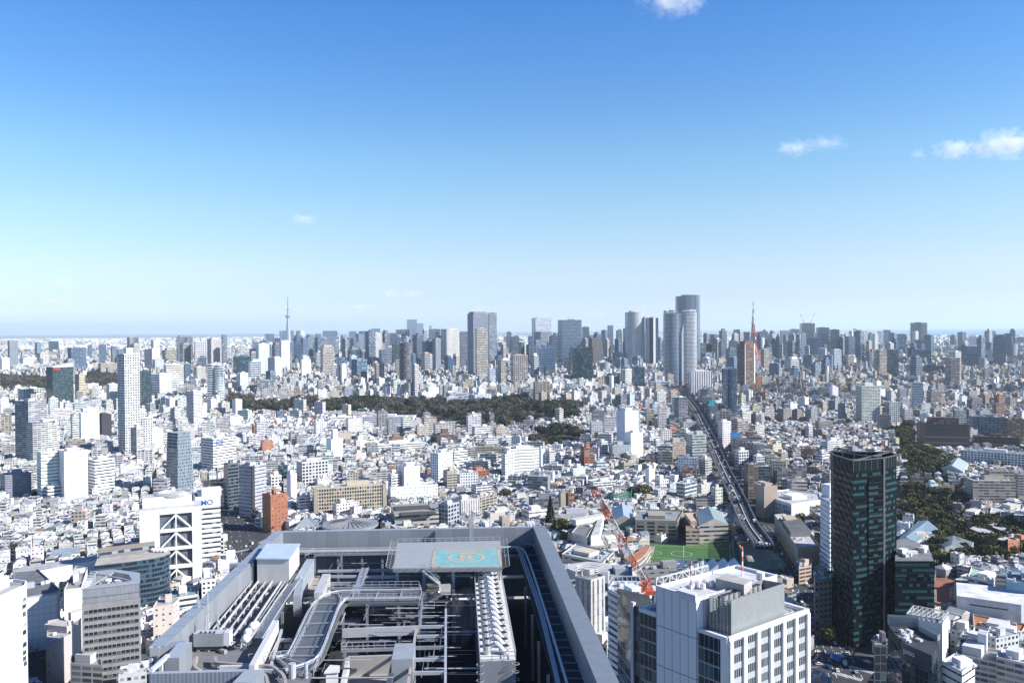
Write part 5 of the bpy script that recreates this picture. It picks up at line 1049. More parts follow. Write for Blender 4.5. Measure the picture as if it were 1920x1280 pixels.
# sawtooth roof
def saw():
    root = None
    A = G(1268, 1062, 22); B = G(1388, 1062, 22); an = math.atan2(B.y - A.y, B.x - A.x); C0 = (A + B) / 2; L = (B - A).length; root = empty('hall', (C0.x, C0.y + 9, 0), 'hall with a row of six white sawtooth roof lights below the football field', 'hall', rot=an)
    mb = MB(); mb.col = (.4, .4, .4); mb.box(0, 0, 0, L, 18, 18, mat='plain'); mb.build('wall', root)
    for k in range(6):
        x0 = -L / 2 + k * L / 6; x1 = x0 + L / 6 * .98; mb = MB(); mb.mat = 'paint'; mb.col = (.62, .68, .74); y0, y1 = -9, 9
        mb.face([(x0, y0, 18.05), (x1, y0, 18.05), (x1, y0, 24)]); mb.face([(x1, y1, 18.05), (x0, y1, 18.05), (x1, y1, 24)]); mb.face([(x0, y0, 18.05), (x1, y0, 24), (x1, y1, 24), (x0, y1, 18.05)]); mb.face([(x1, y0, 18.05), (x1, y1, 18.05), (x1, y1, 24), (x1, y0, 24)], None, (.1, .12, .16)); mb.build('roof_light', root)
    stamp(rect(C0.x, C0.y + 9, L, 18, an), 2)
saw()
# tower group left of the white tower
r, P, c = bpoly('ot', 'slim cream tower with vertical ribs and a cluttered roof right of the big roof edge', [(1078, 1083), (1108, 1090), (1134, 1082), (1108, 1068), (1082, 1068)], 60, 'vert', (.50, .47, .43), bay=4)
mb = MB(); mb.mat = 'metal'; mb.col = (.55, .55, .55)
for k in range(3): mb.path([(7 * math.cos(a * math.pi / 10), 5 * math.sin(a * math.pi / 10), 62 + k * 1.3) for a in range(21)], .15)
mb.build('roof_ring', r)
r, P, c = bpoly('ob', 'white and grey striped office with a sloping banded wall in front of the crane', [(1140, 1106), (1186, 1132), (1222, 1118), (1210, 1092), (1150, 1092)], 64, 'band', (.62, .66, .72), fl=3.4)
mb = MB(); mb.mat = 'paint'; mb.col = (.5, .53, .56)
pp = P
for i in range(len(pp)):
    a, b = pp[i], pp[(i + 1) % len(pp)]; n = 7
    for k in range(n):
        x = a[0] + (b[0] - a[0]) * k / n; y = a[1] + (b[1] - a[1]) * k / n; mb.bar((x, y, 64), (x, y, 67.5), .12)
    mb.bar((*a, 67.5), (*b, 67.5), .15)
mb.build('railing', r)
# ---- the white tower at lower right: core, lower body with piers, dark wing
def white_tower():
    zL, zC = 112.0, 121.0
    g = lambda a, b, z: G(a, b, z)
    NL, NR, LC = g(1365, 1195, zL), g(1515, 1141, zL), g(1309, 1177, zL)
    u = (NR - NL).normalized(); L1 = (NR - NL).length; v = Vector((-u.y, u.x, 0)); ofs = (LC - NL); dpth = max(14, ofs.dot(v)); 
    root = empty('office_tower', (NL.x, NL.y, 0), 'white office tower with tall white piers and a grey rooftop screen at lower right', 'tower', rot=math.atan2(u.y, u.x))
    loc = lambda p: ((p - NL).dot(u), (p - NL).dot(v))
    DP = dpth + 6
    body = [(0, 0), (L1, 0), (L1, DP + 14), (0, DP + 14)]
    mb = MB(); mb.mat = 'glass_dark'; mb.col = (.25, .26, .28); mb.prism(body, 0, zL - 1.2, top=False, bay=1.7, fl=4.3); mb.build('wall', root)
    rf = MB(); rf.mat = 'roof'; rf.col = (.34, .35, .36); rf.face([(*p, zL - 1.0) for p in body]); ro = rf.build('roof', root)
    pr = MB(); pr.mat = 'paint'; pr.col = (.72, .73, .74)
    for i in range(4):
        a, b = Vector((*body[i], 0)), Vector((*body[(i + 1) % 4], 0)); pr.bar((a.x, a.y, zL - .5), (b.x, b.y, zL - .5), .55)
    pr.build('parapet', ro)
    tr = MB(); tr.mat = 'metal'; tr.col = (.5, .52, .54)
    for o_ in (1.4, 2.6): tr.path([(o_, DP, zL - .6), (o_, o_ + 1.5, zL - .6), (o_ + 1.5, o_, zL - .6), (L1 - o_ - 1.5, o_, zL - .6), (L1 - o_, o_ + 1.5, zL - .6), (L1 - o_, DP, zL - .6)], .12)
    tr.build('gondola_track', ro)
    nb = 6; pw = 1.5; bw = (L1 - pw) / nb
    for i in range(nb + 1):
        mb = MB(); mb.mat = 'paint'; mb.col = (.80, .80, .79); mb.box(pw / 2 + i * bw, -.25, 0, pw, 1.3, zL - .9); mb.build('pier', root)
    fh = 4.3; nf = 17
    for fl in range(nf):
        z = zL - 1.2 - (fl + 1) * fh
        for i in range(nb):
            xa = pw + i * bw; wd = bw - pw; 
            sp = MB(); sp.mat = 'paint'; sp.col = (.40, .43, .46); sp.box(xa + wd / 2, -.02, z, wd - .02, .36, fh * .42)
            if fl == 0: sp.box(xa + wd / 2, -.02, z + fh * .93, wd - .02, .5, .6)
            mu = [sp.box(xa + wd * (k + 1) / 5, -.1, z + fh * .42, wd * .04, .12, fh * .58) for k in range(4)]
            sp.box(xa + .2, -.05, z + fh * .42, .4, .2, fh * .58); sp.box(xa + wd - .2, -.05, z + fh * .42, .4, .2, fh * .58); sp.build('spandrel', root)
            gl = MB(); gl.mat = 'ribbon'; gl.col = (.05, .05, .05); gl.box(xa + wd / 2, -.06, z + fh * .42 + .02, wd - .8, .1, fh * .57, bay=2.0, fl=5); gl.build('window', root)
    # left face of the lower body: white corner then dark glazing (wall already); slim white edge
    mb = MB(); mb.mat = 'paint'; mb.col = (.78, .78, .78); mb.box(-.3, 1.1, 0, .6, 2.2, zL - .9); mb.build('corner_pier', root)
    # core
    c0, c1, c2, c3 = loc(g(1305, 1120, zC)), loc(g(1457, 1077, zC)), loc(g(1324, 1057, zC)), loc(g(1230, 1097, zC))
    core = [c0, (c0[0] + (c1[0] - c0[0]) * .98, c0[1] + .2), (c0[0] + (c1[0] - c0[0]) * .98, c3[1]), (c3[0], c3[1])] if False else [c0, c1, (c1[0] + (c3[0] - c0[0]), c1[1] + (c3[1] - c0[1])), c3]
    mb = MB(); mb.mat = 'corepanel'; mb.col = (.26, .28, .31); mb.prism(core, 0, zC, top=False, bay=3.1, fl=12); mb.build('core_wall', root)
    rf = MB(); rf.mat = 'roof'; rf.col = (.58, .59, .60); rf.face([(*p, zC - .9) for p in core]); ro = rf.build('core_roof', root)
    pr = MB(); pr.mat = 'paint'; pr.col = (.74, .74, .74); ic = inset(core, 1.0)
    for i in range(4):
        j = (i + 1) % 4; pr.face([(*core[i], zC), (*core[j], zC), (*ic[j], zC), (*ic[i], zC)]); pr.face([(*ic[j], zC - .9), (*ic[i], zC - .9), (*ic[i], zC), (*ic[j], zC)])
    pr.build('parapet', ro)
    # stairs house and boxes on the core, fans
    def onroof(px, py, z): return loc(g(px, py, z))
    for pts, h, cc in (([(1240 + 30, 1100), (1304, 1110), (1306, 1104), (1280, 1094)], 2.2, (.62, .62, .62)), ([(1342, 1078), (1395, 1090), (1410, 1082), (1362, 1069)], 3, (.42, .40, .38))):
        q = [onroof(a, b, zC + h) for a, b in pts]; bx = MB(); bx.col = cc; bx.prism(q, zC - .88, zC - .9 + h); bx.build('rooftop_equipment', ro)
    fn = MB(); fn.mat = 'metal'; fn.col = (.5, .5, .5)
    for k in range(7):
        q = onroof(1256 + k * 9.5, 1086 - k * 4.5, zC); fn.cyl(q[0], q[1], zC - .88, zC + 1.6, 1.2, n=10); fn.cyl(q[0], q[1], zC + 1.62, zC + 1.7, .9, n=10, col=(.03, .03, .03))
    for px, py in ((1297, 1097), (1308, 1094), (1318, 1098), (1322, 1090), (1334, 1093)):
        q = onroof(px, py, zC); fn.cyl(q[0], q[1], zC - .88, zC + .8, .9, n=10, col=(.75, .75, .75))
    fn.build('fan', ro)
    fr = MB(); fr.mat = 'metal'; fr.col = (.55, .56, .56)                          # open frame along the back-left edge
    A = Vector((*core[3], 0)); B = A.lerp(Vector((*core[2], 0)), .62)
    for k in range(9):
        p = A.lerp(B, k / 8); q = A.lerp(B, min(1, (k + 1) / 8)); fr.bar((p.x, p.y, zC), (p.x, p.y, zC + 2.2), .18); fr.bar((p.x, p.y, zC + (0 if k % 2 else 2.2)), (q.x, q.y, zC + (2.2 if k % 2 else 0)), .12)
    fr.bar((A.x, A.y, zC + 2.2), (B.x, B.y, zC + 2.2), .22); fr.build('roof_frame', ro)
    for px, py, h in ((1296, 1100, 9), (1392, 1074, 9.5)):
        q = onroof(px, py, zC); ms = MB(); ms.mat = 'paint'
        for k in range(6): ms.bar((q[0], q[1], zC - .9 + k * h / 6), (q[0], q[1], zC - .9 + (k + 1) * h / 6), .17, (.75, .72, .7) if k % 2 == 0 else (.62, .16, .06))
        ms.build('lightning_mast', ro)
    q = onroof(1426, 1085, zC); tk = MB(); tk.col = (.7, .7, .7); tk.cyl(q[0], q[1], zL, zC + 2.2, 1.3, n=12); tk.build('duct', ro)
    # grey screen box on the lower roof
    s0 = loc(g(1372, 1181, zL)); ztop = zL + 9.3
    t0 = loc(g(1371, 1125, ztop)); t1 = loc(g(1470, 1093, ztop)); t3 = loc(g(1331, 1117, ztop))
    sc_ = [t0, t1, (t1[0] + (t3[0] - t0[0]), t1[1] + (t3[1] - t0[1])), t3]
    mb = MB(); mb.mat = 'metal'; mb.col = (.30, .32, .33)
    for i in (0, 1, 2):
        a, b = sc_[i], sc_[(i + 1) % 4]; L_ = math.dist(a, b); an = math.atan2(b[1] - a[1], b[0] - a[0]); mb.box((a[0] + b[0]) / 2, (a[1] + b[1]) / 2, zL - .9, L_, .3, ztop - zL + .9, an)
    mb.build('screen', ro)
    lv = MB(); lv.mat = 'metal'; lv.col = (.35, .37, .38); a, b = Vector((*sc_[3], 0)), Vector((*sc_[0], 0))
    for k in range(15): z = zL - .5 + k * .66; lv.bar((a.x, a.y, z), (b.x, b.y, z), .1)
    for k in range(7): p = a.lerp(b, k / 6); lv.bar((p.x, p.y, zL - .9), (p.x, p.y, ztop), .14)
    lv.build('louvre', ro)
    fn = MB(); fn.mat = 'metal'; fn.col = (.45, .45, .45); A = Vector((*inset(sc_, 5)[3], 0)); B = Vector((*inset(sc_, 5)[2], 0))
    for k in range(8):
        p = A.lerp(B, k / 7); fn.cyl(p.x, p.y, zL - .88, ztop - .4, 1.25, n=12); fn.cyl(p.x, p.y, ztop - .38, ztop - .3, .95, n=12, col=(.03, .03, .03))
    fn.build('cooling_fan', ro)
    # dark wing at the left
    w0, w1 = loc(g(1187, 1133, 100)), loc(g(1229, 1147, 100)); dw = MB(); dw.mat = 'glass_dark'; dw.col = (.12, .12, .13)
    wing = [w0, w1, (w1[0] + 12, w1[1] + 14), (w0[0] + 10, w0[1] + 18)]; dw.prism(wing, 0, 100, bay=2.4, fl=4.2, topmat='roof', topcol=(.06, .065, .07)); dw.build('dark_wing', root)
    e0 = MB(); e0.mat = 'paint'; e0.col = (.52, .55, .6); e0.box(w0[0], w0[1], 0, 1.4, 1.4, 101); e0.build('corner_pier', root)
    zrect(1187, 1230, 1140, 1280, 270); zrect(1230, 1310, 1095, 1280, 260); zrect(1310, 1515, 1150, 1280, 260); zrect(1310, 1470, 1085, 1180, 270)
facade('corepanel', (.07, 1, .012, .988), (.70, .73, .77), (.68, .71, .75), .5, rough=.6, groof=.45, spec=.35, var=.05)
white_tower()
# ---- dark glass tower
def dark_tower():
    z = 117.0; pts = [(1564, 848), (1600, 866), (1656, 858), (1682, 872), (1672, 846), (1600, 838)]
    A, B, C_, D_ = [G(*q, z) for q in ((1563, 852), (1600, 863), (1656, 858), (1681, 853))]
    BL = A; root = empty('office_tower', (B.x, B.y, 0), 'black green glass office tower with a mesh covered left side at right', 'tower')
    L = lambda p: (p.x - B.x, p.y - B.y)
    E = Vector((D_.x + 2, D_.y + 14, z)); Fp = Vector((A.x + 4, A.y + 16, z)); poly = [L(A), L(B), L(C_), L(D_), L(E), L(Fp)]
    mb = MB(); mb.mat = 'glass_tower'; mb.col = (.004, .006, .009); mb.prism(poly, 0, z - 7, bay=2.2, fl=4.0, top=False); mb.build('wall', root)
    rf = MB(); rf.mat = 'roof'; rf.col = (.10, .14, .13); rf.face([(*p, z - 5) for p in poly]); ro = rf.build('roof', root)
    fr = MB(); fr.mat = 'metal'; fr.col = (.14, .15, .15)
    for i in range(6):
        a, b = poly[i], poly[(i + 1) % 6]; fr.bar((*a, z), (*b, z), .28)
        for k in range(5): x = a[0] + (b[0] - a[0]) * k / 5; y = a[1] + (b[1] - a[1]) * k / 5; fr.bar((x, y, z - 7), (x, y, z), .18)
    ip = inset(poly, 9); fr.face([(*p, z - .5) for p in (ip[1], ip[2], ip[3], ip[4])], None, (.14, .20, .17)); fr.bar((*poly[1], z), (*poly[4], z), .3); fr.bar((*poly[2], z), (*poly[5], z), .3); fr.build('roof_frame', ro)
    gl = MB(); gl.mat = 'glass_tower'; gl.col = (.006, .012, .015)
    for i in range(6):
        a, b = poly[i], poly[(i + 1) % 6]; gl.face([(*a, z - 7), (*b, z - 7), (*b, z - .4), (*a, z - .4)])
    gl.build('crown_glazing', ro)
    # pale edge strip at the corner and dark recess
    es = MB(); es.mat = 'paint'; es.col = (.26, .24, .25); es.box(poly[2][0] + .3, poly[2][1] - .5, 0, 1.0, 1.0, z - .5); es.build('edge_strip', root)
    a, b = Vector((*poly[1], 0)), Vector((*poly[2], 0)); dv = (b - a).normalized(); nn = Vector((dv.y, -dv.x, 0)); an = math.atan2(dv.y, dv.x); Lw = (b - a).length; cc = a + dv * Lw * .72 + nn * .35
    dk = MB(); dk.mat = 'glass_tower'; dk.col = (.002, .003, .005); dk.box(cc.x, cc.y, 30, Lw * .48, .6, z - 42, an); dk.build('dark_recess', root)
    hn = MB(); hn.col = (.02, .022, .025)
    for k in range(20): z0 = 32 + k * 3.9; hn.bar((cc.x - dv.x * Lw * .24 + nn.x * .4, cc.y - dv.y * Lw * .24 + nn.y * .4, z0), (cc.x + dv.x * Lw * .24 + nn.x * .4, cc.y + dv.y * Lw * .24 + nn.y * .4, z0), .12, (.03, .032, .036))
    hn.build('recess_rail', root)
    # diagonal mesh on the left side
    a0, b0 = Vector((*poly[0], 0)), Vector((*poly[1], 0)); dv = (b0 - a0); Lm = dv.length; dv.normalize(); nn = Vector((dv.y, -dv.x, 0)) * .5
    ds = MB(); ds.mat = 'metal'; ds.col = (.035, .037, .04); k = -Lm
    zz = -20.0
    while zz < z:
        z1, z0 = zz + 22, zz; p = a0 + nn; q = b0 + nn
        t0 = 0.0; t1 = 1.0
        if z1 > z - 1: t0 = (z1 - (z - 1)) / 22; z1 = z - 1
        if z0 < 0: t1 = 1 - (0 - z0) / 22; z0 = 0
        if t1 > t0: P_ = p.lerp(q, t0); Q_ = p.lerp(q, t1); ds.bar((P_.x, P_.y, z1), (Q_.x, Q_.y, z0), .16)
        zz += 6.2
    ds.build('diagonal_brace', root)
    # lower wing
    w = [G(*q, 54) for q in ((1678, 1054), (1752, 1054), (1740, 1024), (1700, 1008), (1680, 1012))]; wp = [L(p) for p in w]; wg = MB(); wg.mat = 'glass_tower'; wg.col = (.004, .006, .009); wg.prism(wp, 0, 54, bay=2.2, fl=4, topmat='roof', topcol=(.20, .21, .22)); wo = wg.build('wing', root)
    wb = MB(); wb.mat = 'glass_tower'; wb.col = (.01, .012, .016); m0, m1 = Vector((*wp[0], 0)), Vector((*wp[1], 0)); md = (m0 + m1) / 2; an = math.atan2(m1.y - m0.y, m1.x - m0.x); wb.box(md.x, md.y - .4, 45, (m1 - m0).length, .6, 10, an); wb.build('wing_head', root)
    eq = EQ(); eq.col = (.65, .65, .65); R = random.Random(8)
    for k in range(9):
        q = G(1688 + R.random() * 44, 1026 + R.random() * 18, 54); eq.box(*L(q), 54.05, R.uniform(2, 7), R.uniform(2, 4), R.uniform(1.5, 4), R.random())
    eq.build('rooftop_equipment', root); zrect(1563, 1682, 850, 1190, B.y); zrect(1680, 1753, 1040, 1170, B.y + 10); stamp([(p.x, p.y) for p in (A, B, C_, D_, E, Fp)], 6); stamp([(p.x, p.y) for p in w], 4)
facade('glass_tower', (.04, .97, .12, .55), (.003, .009, .016), (.022, .072, .082), .42, rough=.5, groof=.06, spec=.09)
dark_tower()
r, P, c = bpoly('ot', 'narrow white slab tower with slanted window strips left of the black green glass tower', [(1538, 931), (1556, 941), (1562, 938), (1562, 926), (1545, 922)], 62, 'band_thin', (.60, .66, .74), kit=False)
mb = MB(); mb.col = (.7, .74, .78); q = G(1555, 930, 62); mb.box(q.x - c[0], q.y - c[1], 62.05, 8, 8, 10, .5, mat='blank'); mb.build('lift_head', r)
# L-shaped white building, dark roofed hall
bpoly('ob', 'white building with a glass front and a blank white end right of the near highway', [(1441, 932), (1484, 946), (1540, 938), (1536, 926), (1480, 918), (1450, 922)], 19, 'blank', (.72, .72, .72), roofcol=(.5, .5, .5))
r, P, c = bpoly('ob', 'glass fronted wing of the white building beside the near highway', [(1440, 936), (1483, 950), (1484, 947), (1442, 932)], 17, 'glass_pale', 'L', kit=False)
bpoly('ha', 'long beige hall with a dark grey ridge roof beside the lower highway', [(1452, 966), (1496, 1029), (1536, 1024), (1500, 972), (1470, 964)], 18, 'blank', (.42, .35, .26), roofcol=(.5, .5, .49))
r, P, c = bpoly('ha', 'dark grey flat roof set on the long beige hall', [(1468, 976), (1482, 996), (1521, 994), (1500, 972)], 23, 'plain', (.16, .155, .16), z0=18.1, kit=False, roofcol=(.14, .135, .14))
bpoly('ob', 'small pinkish building with stepped terraces at the end of the beige hall', [(1498, 1066), (1521, 1062), (1522, 1050), (1500, 1052)], 12, 'balcony', (.55, .38, .28))
bpoly('ab', 'narrow dark apartment tower between the slab tower and the black green tower', [(1528, 1090), (1560, 1086), (1560, 1072), (1526, 1072)], 36, 'punch', (.20, .19, .18))
bpoly('ab', 'small brick building right of the round canopy roof', [(1034 + 30, 1010), (1084, 1014), (1080, 1003), (1066, 1002)], 10, 'punch', (.5, .3, .2))
# lower right group
r, P, c = bpoly('ob', 'dark slate office with white lettering on its parapet at lower right', [(1691, 1207), (1749, 1232), (1763, 1198), (1722, 1172), (1664, 1168)], 38, 'glass_dark', (.06, .075, .10), kit=False, roofcol=(.05, .055, .065))
A, B = G(1691, 1207, 38), G(1749, 1232, 38); an = math.atan2(B.y - A.y, B.x - A.x); m0 = A.lerp(B, .0)
mb = MB(); mb.mat = 'paint'; mb.col = (.045, .06, .085); md = (A + B) / 2; mb.box(md.x - c[0] + .3 * math.sin(an), md.y - c[1] - .3 * math.cos(an), 31, (B - A).length, .5, 8.2, an)
mb.build('parapet_panel', r)
t3 = A.lerp(B, .27); text('pmo', r, (t3.x - c[0] + .75 * math.sin(an), t3.y - c[1] - .75 * math.cos(an), 35.6), (math.pi / 2, 0, an), 4.0, (.8, .8, .8), name='sign_lettering')
for pts, zz in (([(1664, 1168), (1722, 1172), (1723, 1176), (1668, 1172)], 43), ([(1722, 1176), (1763, 1198), (1758, 1202), (1722, 1182)], 41)):
    Q = [G(a, b, 38) for a, b in pts]; w_ = MB(); w_.mat = 'metal_panel'; w_.col = (.07, .085, .11); w_.prism([(q.x - c[0], q.y - c[1]) for q in Q], 38.02, zz, bay=1.5, fl=5); w_.build('roof_screen', r)
eq = EQ(); eq.col = (.6, .6, .6); R = random.Random(4)
for k in range(14):
    q = G(1686 + R.random() * 40, 1184 + R.random() * 20, 38); eq.box(q.x - c[0], q.y - c[1], 38.05, R.uniform(1, 4), R.uniform(.8, 2), R.uniform(.8, 2.2), an)
eq.build('rooftop_equipment', r)
r, P, c = bpoly('ob', 'narrow dark building left of the slate office at lower right', [(1640, 1212), (1662, 1212), (1661, 1196), (1646, 1192), (1638, 1196)], 42, 'glass_dark', (.16, .14, .14), roofcol=(.3, .28, .26))
r, P, c = bpoly('ob', 'plain white tower with a steel lattice over its roof behind the slate office', [(1700, 1157), (1767, 1168), (1778, 1153), (1713, 1141)], 31, 'plain', 'W', kit=False, roofcol=(.35, .35, .35))
lt = MB(); lt.mat = 'metal'; lt.col = (.6, .6, .6)
n = len(P); 
for i in range(n): lt.bar((*P[i], 33), (*P[(i + 1) % n], 33), .3); lt.bar((*P[i], 31), (*P[i], 33), .3)
for k in range(7):
    a = Vector((*P[0], 33)).lerp(Vector((*P[1], 33)), k / 7); b = Vector((*P[3], 33)).lerp(Vector((*P[2], 33)), (k + 1) / 7); a2 = Vector((*P[0], 33)).lerp(Vector((*P[1], 33)), (k + 1) / 7); b2 = Vector((*P[3], 33)).lerp(Vector((*P[2], 33)), k / 7); lt.bar(a, b, .16); lt.bar(a2, b2, .16)
lt.build('roof_lattice', r)
r, P, c = bpoly('ha', 'big windowless white hall with a thin dark slot at right edge', [(1794, 1116), (1915, 1133), (1960, 1130), (1912, 1103), (1793, 1091)], 18, 'plain', (.72, .73, .74), roofcol=(.72, .72, .72), kit=False)
A, B = G(1794, 1116, 18), G(1915, 1133, 18); an = math.atan2(B.y - A.y, B.x - A.x); md = A.lerp(B, .5); mb = MB(); mb.col = (.05, .05, .055); mb.box(md.x - c[0] + .1 * math.sin(an), md.y - c[1] - .1 * math.cos(an), 13, (B - A).length * .6, .3, .7, an); mb.build('slot_window', r)
bpoly('ob', 'low building with an orange gravel roof in front of the white hall', [(1826, 1176), (1912, 1192), (1925, 1172), (1824, 1153)], 10, 'band', (.55, .56, .57), roofcol=(.42, .17, .07))
bpoly('ob', 'pale green roofed block behind the white hall', [(1816, 1082), (1862, 1093), (1866, 1075), (1822, 1063)], 17, 'band', 'W', roofcol=(.35, .48, .40))
bpoly('ob', 'block wrapped in pale blue sheeting at the right edge', [(1888, 1092), (1940, 1098), (1940, 1072), (1886, 1070)], 24, 'plain', (.20, .36, .48), kit=True)
bpoly('ob', 'white terraced building at right above the white hall', [(1866, 1078), (1888, 1080), (1890, 1064), (1868, 1062)], 16, 'balcony', 'w')
bpoly('ab', 'orange brick row of stepped apartments among the trees at right', [(1818, 990), (1886, 1016), (1892, 1008), (1830, 984)], 11, 'balcony_dark', (.34, .15, .08), roofcol=(.5, .5, .52), kit=False)
bpoly('ab', 'orange brick apartment tower at the end of the stepped row', [(1890, 1016), (1912, 1012), (1912, 1002), (1892, 1003)], 16, 'punch_small', (.42, .16, .08))
bpoly('ab', 'second orange brick row behind the stepped row at right', [(1850, 984), (1890, 998), (1896, 990), (1862, 978)], 11, 'balcony_dark', (.36, .18, .10), roofcol=(.5, .5, .52), kit=False)
bpoly('ab', 'cream row of low apartments above the orange brick row', [(1806, 966), (1850, 972), (1852, 958), (1812, 956)], 10, 'balcony', 'c')
bpoly('ab', 'pale low block right of the cream low apartments', [(1856, 962), (1918, 958), (1918, 946), (1860, 950)], 10, 'balcony', 'c')
bpoly('ab', 'white pavilion between the grove and the orange brick row', [(1780, 978), (1806, 980), (1808, 970), (1784, 966)], 8, 'punch', 'W')
bpoly('ob', 'cream stepped villa in front of the teal roofed hall', [(1700, 1012), (1756, 1010), (1756, 1000), (1712, 1002)], 9, 'punch', 'c')
# stepped white apartments at the bottom right
def stepped(label, blocks, style='balcony', col=(.58, .58, .58)):
    P0 = G(*blocks[0][0][0], blocks[0][1]); root = empty('apartment_building', (P0.x, P0.y, 0), label, 'apartment block')
    for i, (pts, z) in enumerate(blocks):
        Q = [G(a, b, z) for a, b in pts]; poly = [(q.x - P0.x, q.y - P0.y) for q in Q]; tower(root, poly, 0, z, style, col, 900 + i, part='wing', fl=3.2, bay=4); stamp([(q.x, q.y) for q in Q], 2)
stepped('white stepped apartment building with notched balconies at the bottom right corner', [([(1792, 1228), (1868, 1244), (1880, 1222), (1800, 1210)], 24), ([(1868, 1234), (1935, 1250), (1950, 1226), (1880, 1214)], 28), ([(1800, 1196), (1846, 1206), (1852, 1194), (1806, 1186)], 27)])
bpoly('ab', 'white stair tower rising from the stepped apartments at bottom right', [(1833, 1186), (1850, 1190), (1852, 1182), (1836, 1178)], 34, 'punch_small', 'W', kit=False)
bpoly('ob', 'white block with a pipe covered roof at the bottom edge right of the slate office', [(1766, 1242), (1804, 1262), (1828, 1246), (1790, 1228)], 34, 'band_thin', 'W')
bpoly('ob', 'low grey roofs with vents at the right edge above the stepped apartments', [(1850, 1190), (1925, 1205), (1930, 1188), (1856, 1176)], 14, 'punch', 'w', roofcol=(.5, .52, .54))
bpoly('ob', 'white low house with a skylight roof right of the lattice roofed tower', [(1782, 1180), (1824, 1190), (1828, 1176), (1790, 1166)], 14, 'house_wall', 'w')
bpoly('ob', 'small grey building between the big roof and the slim cream tower', [(1100, 1180), (1130, 1188), (1136, 1172), (1108, 1168)], 22, 'punch', 'L')
bpoly('ob', 'white low building below the slim cream tower', [(1112, 1206), (1138, 1212), (1139, 1196), (1114, 1192)], 26, 'punch', 'c')
bpoly('ob', 'grey stone low building at the bottom right of the big roof', [(1140, 1252), (1182, 1262), (1184, 1242), (1146, 1236)], 20, 'blank', (.35, .34, .32))
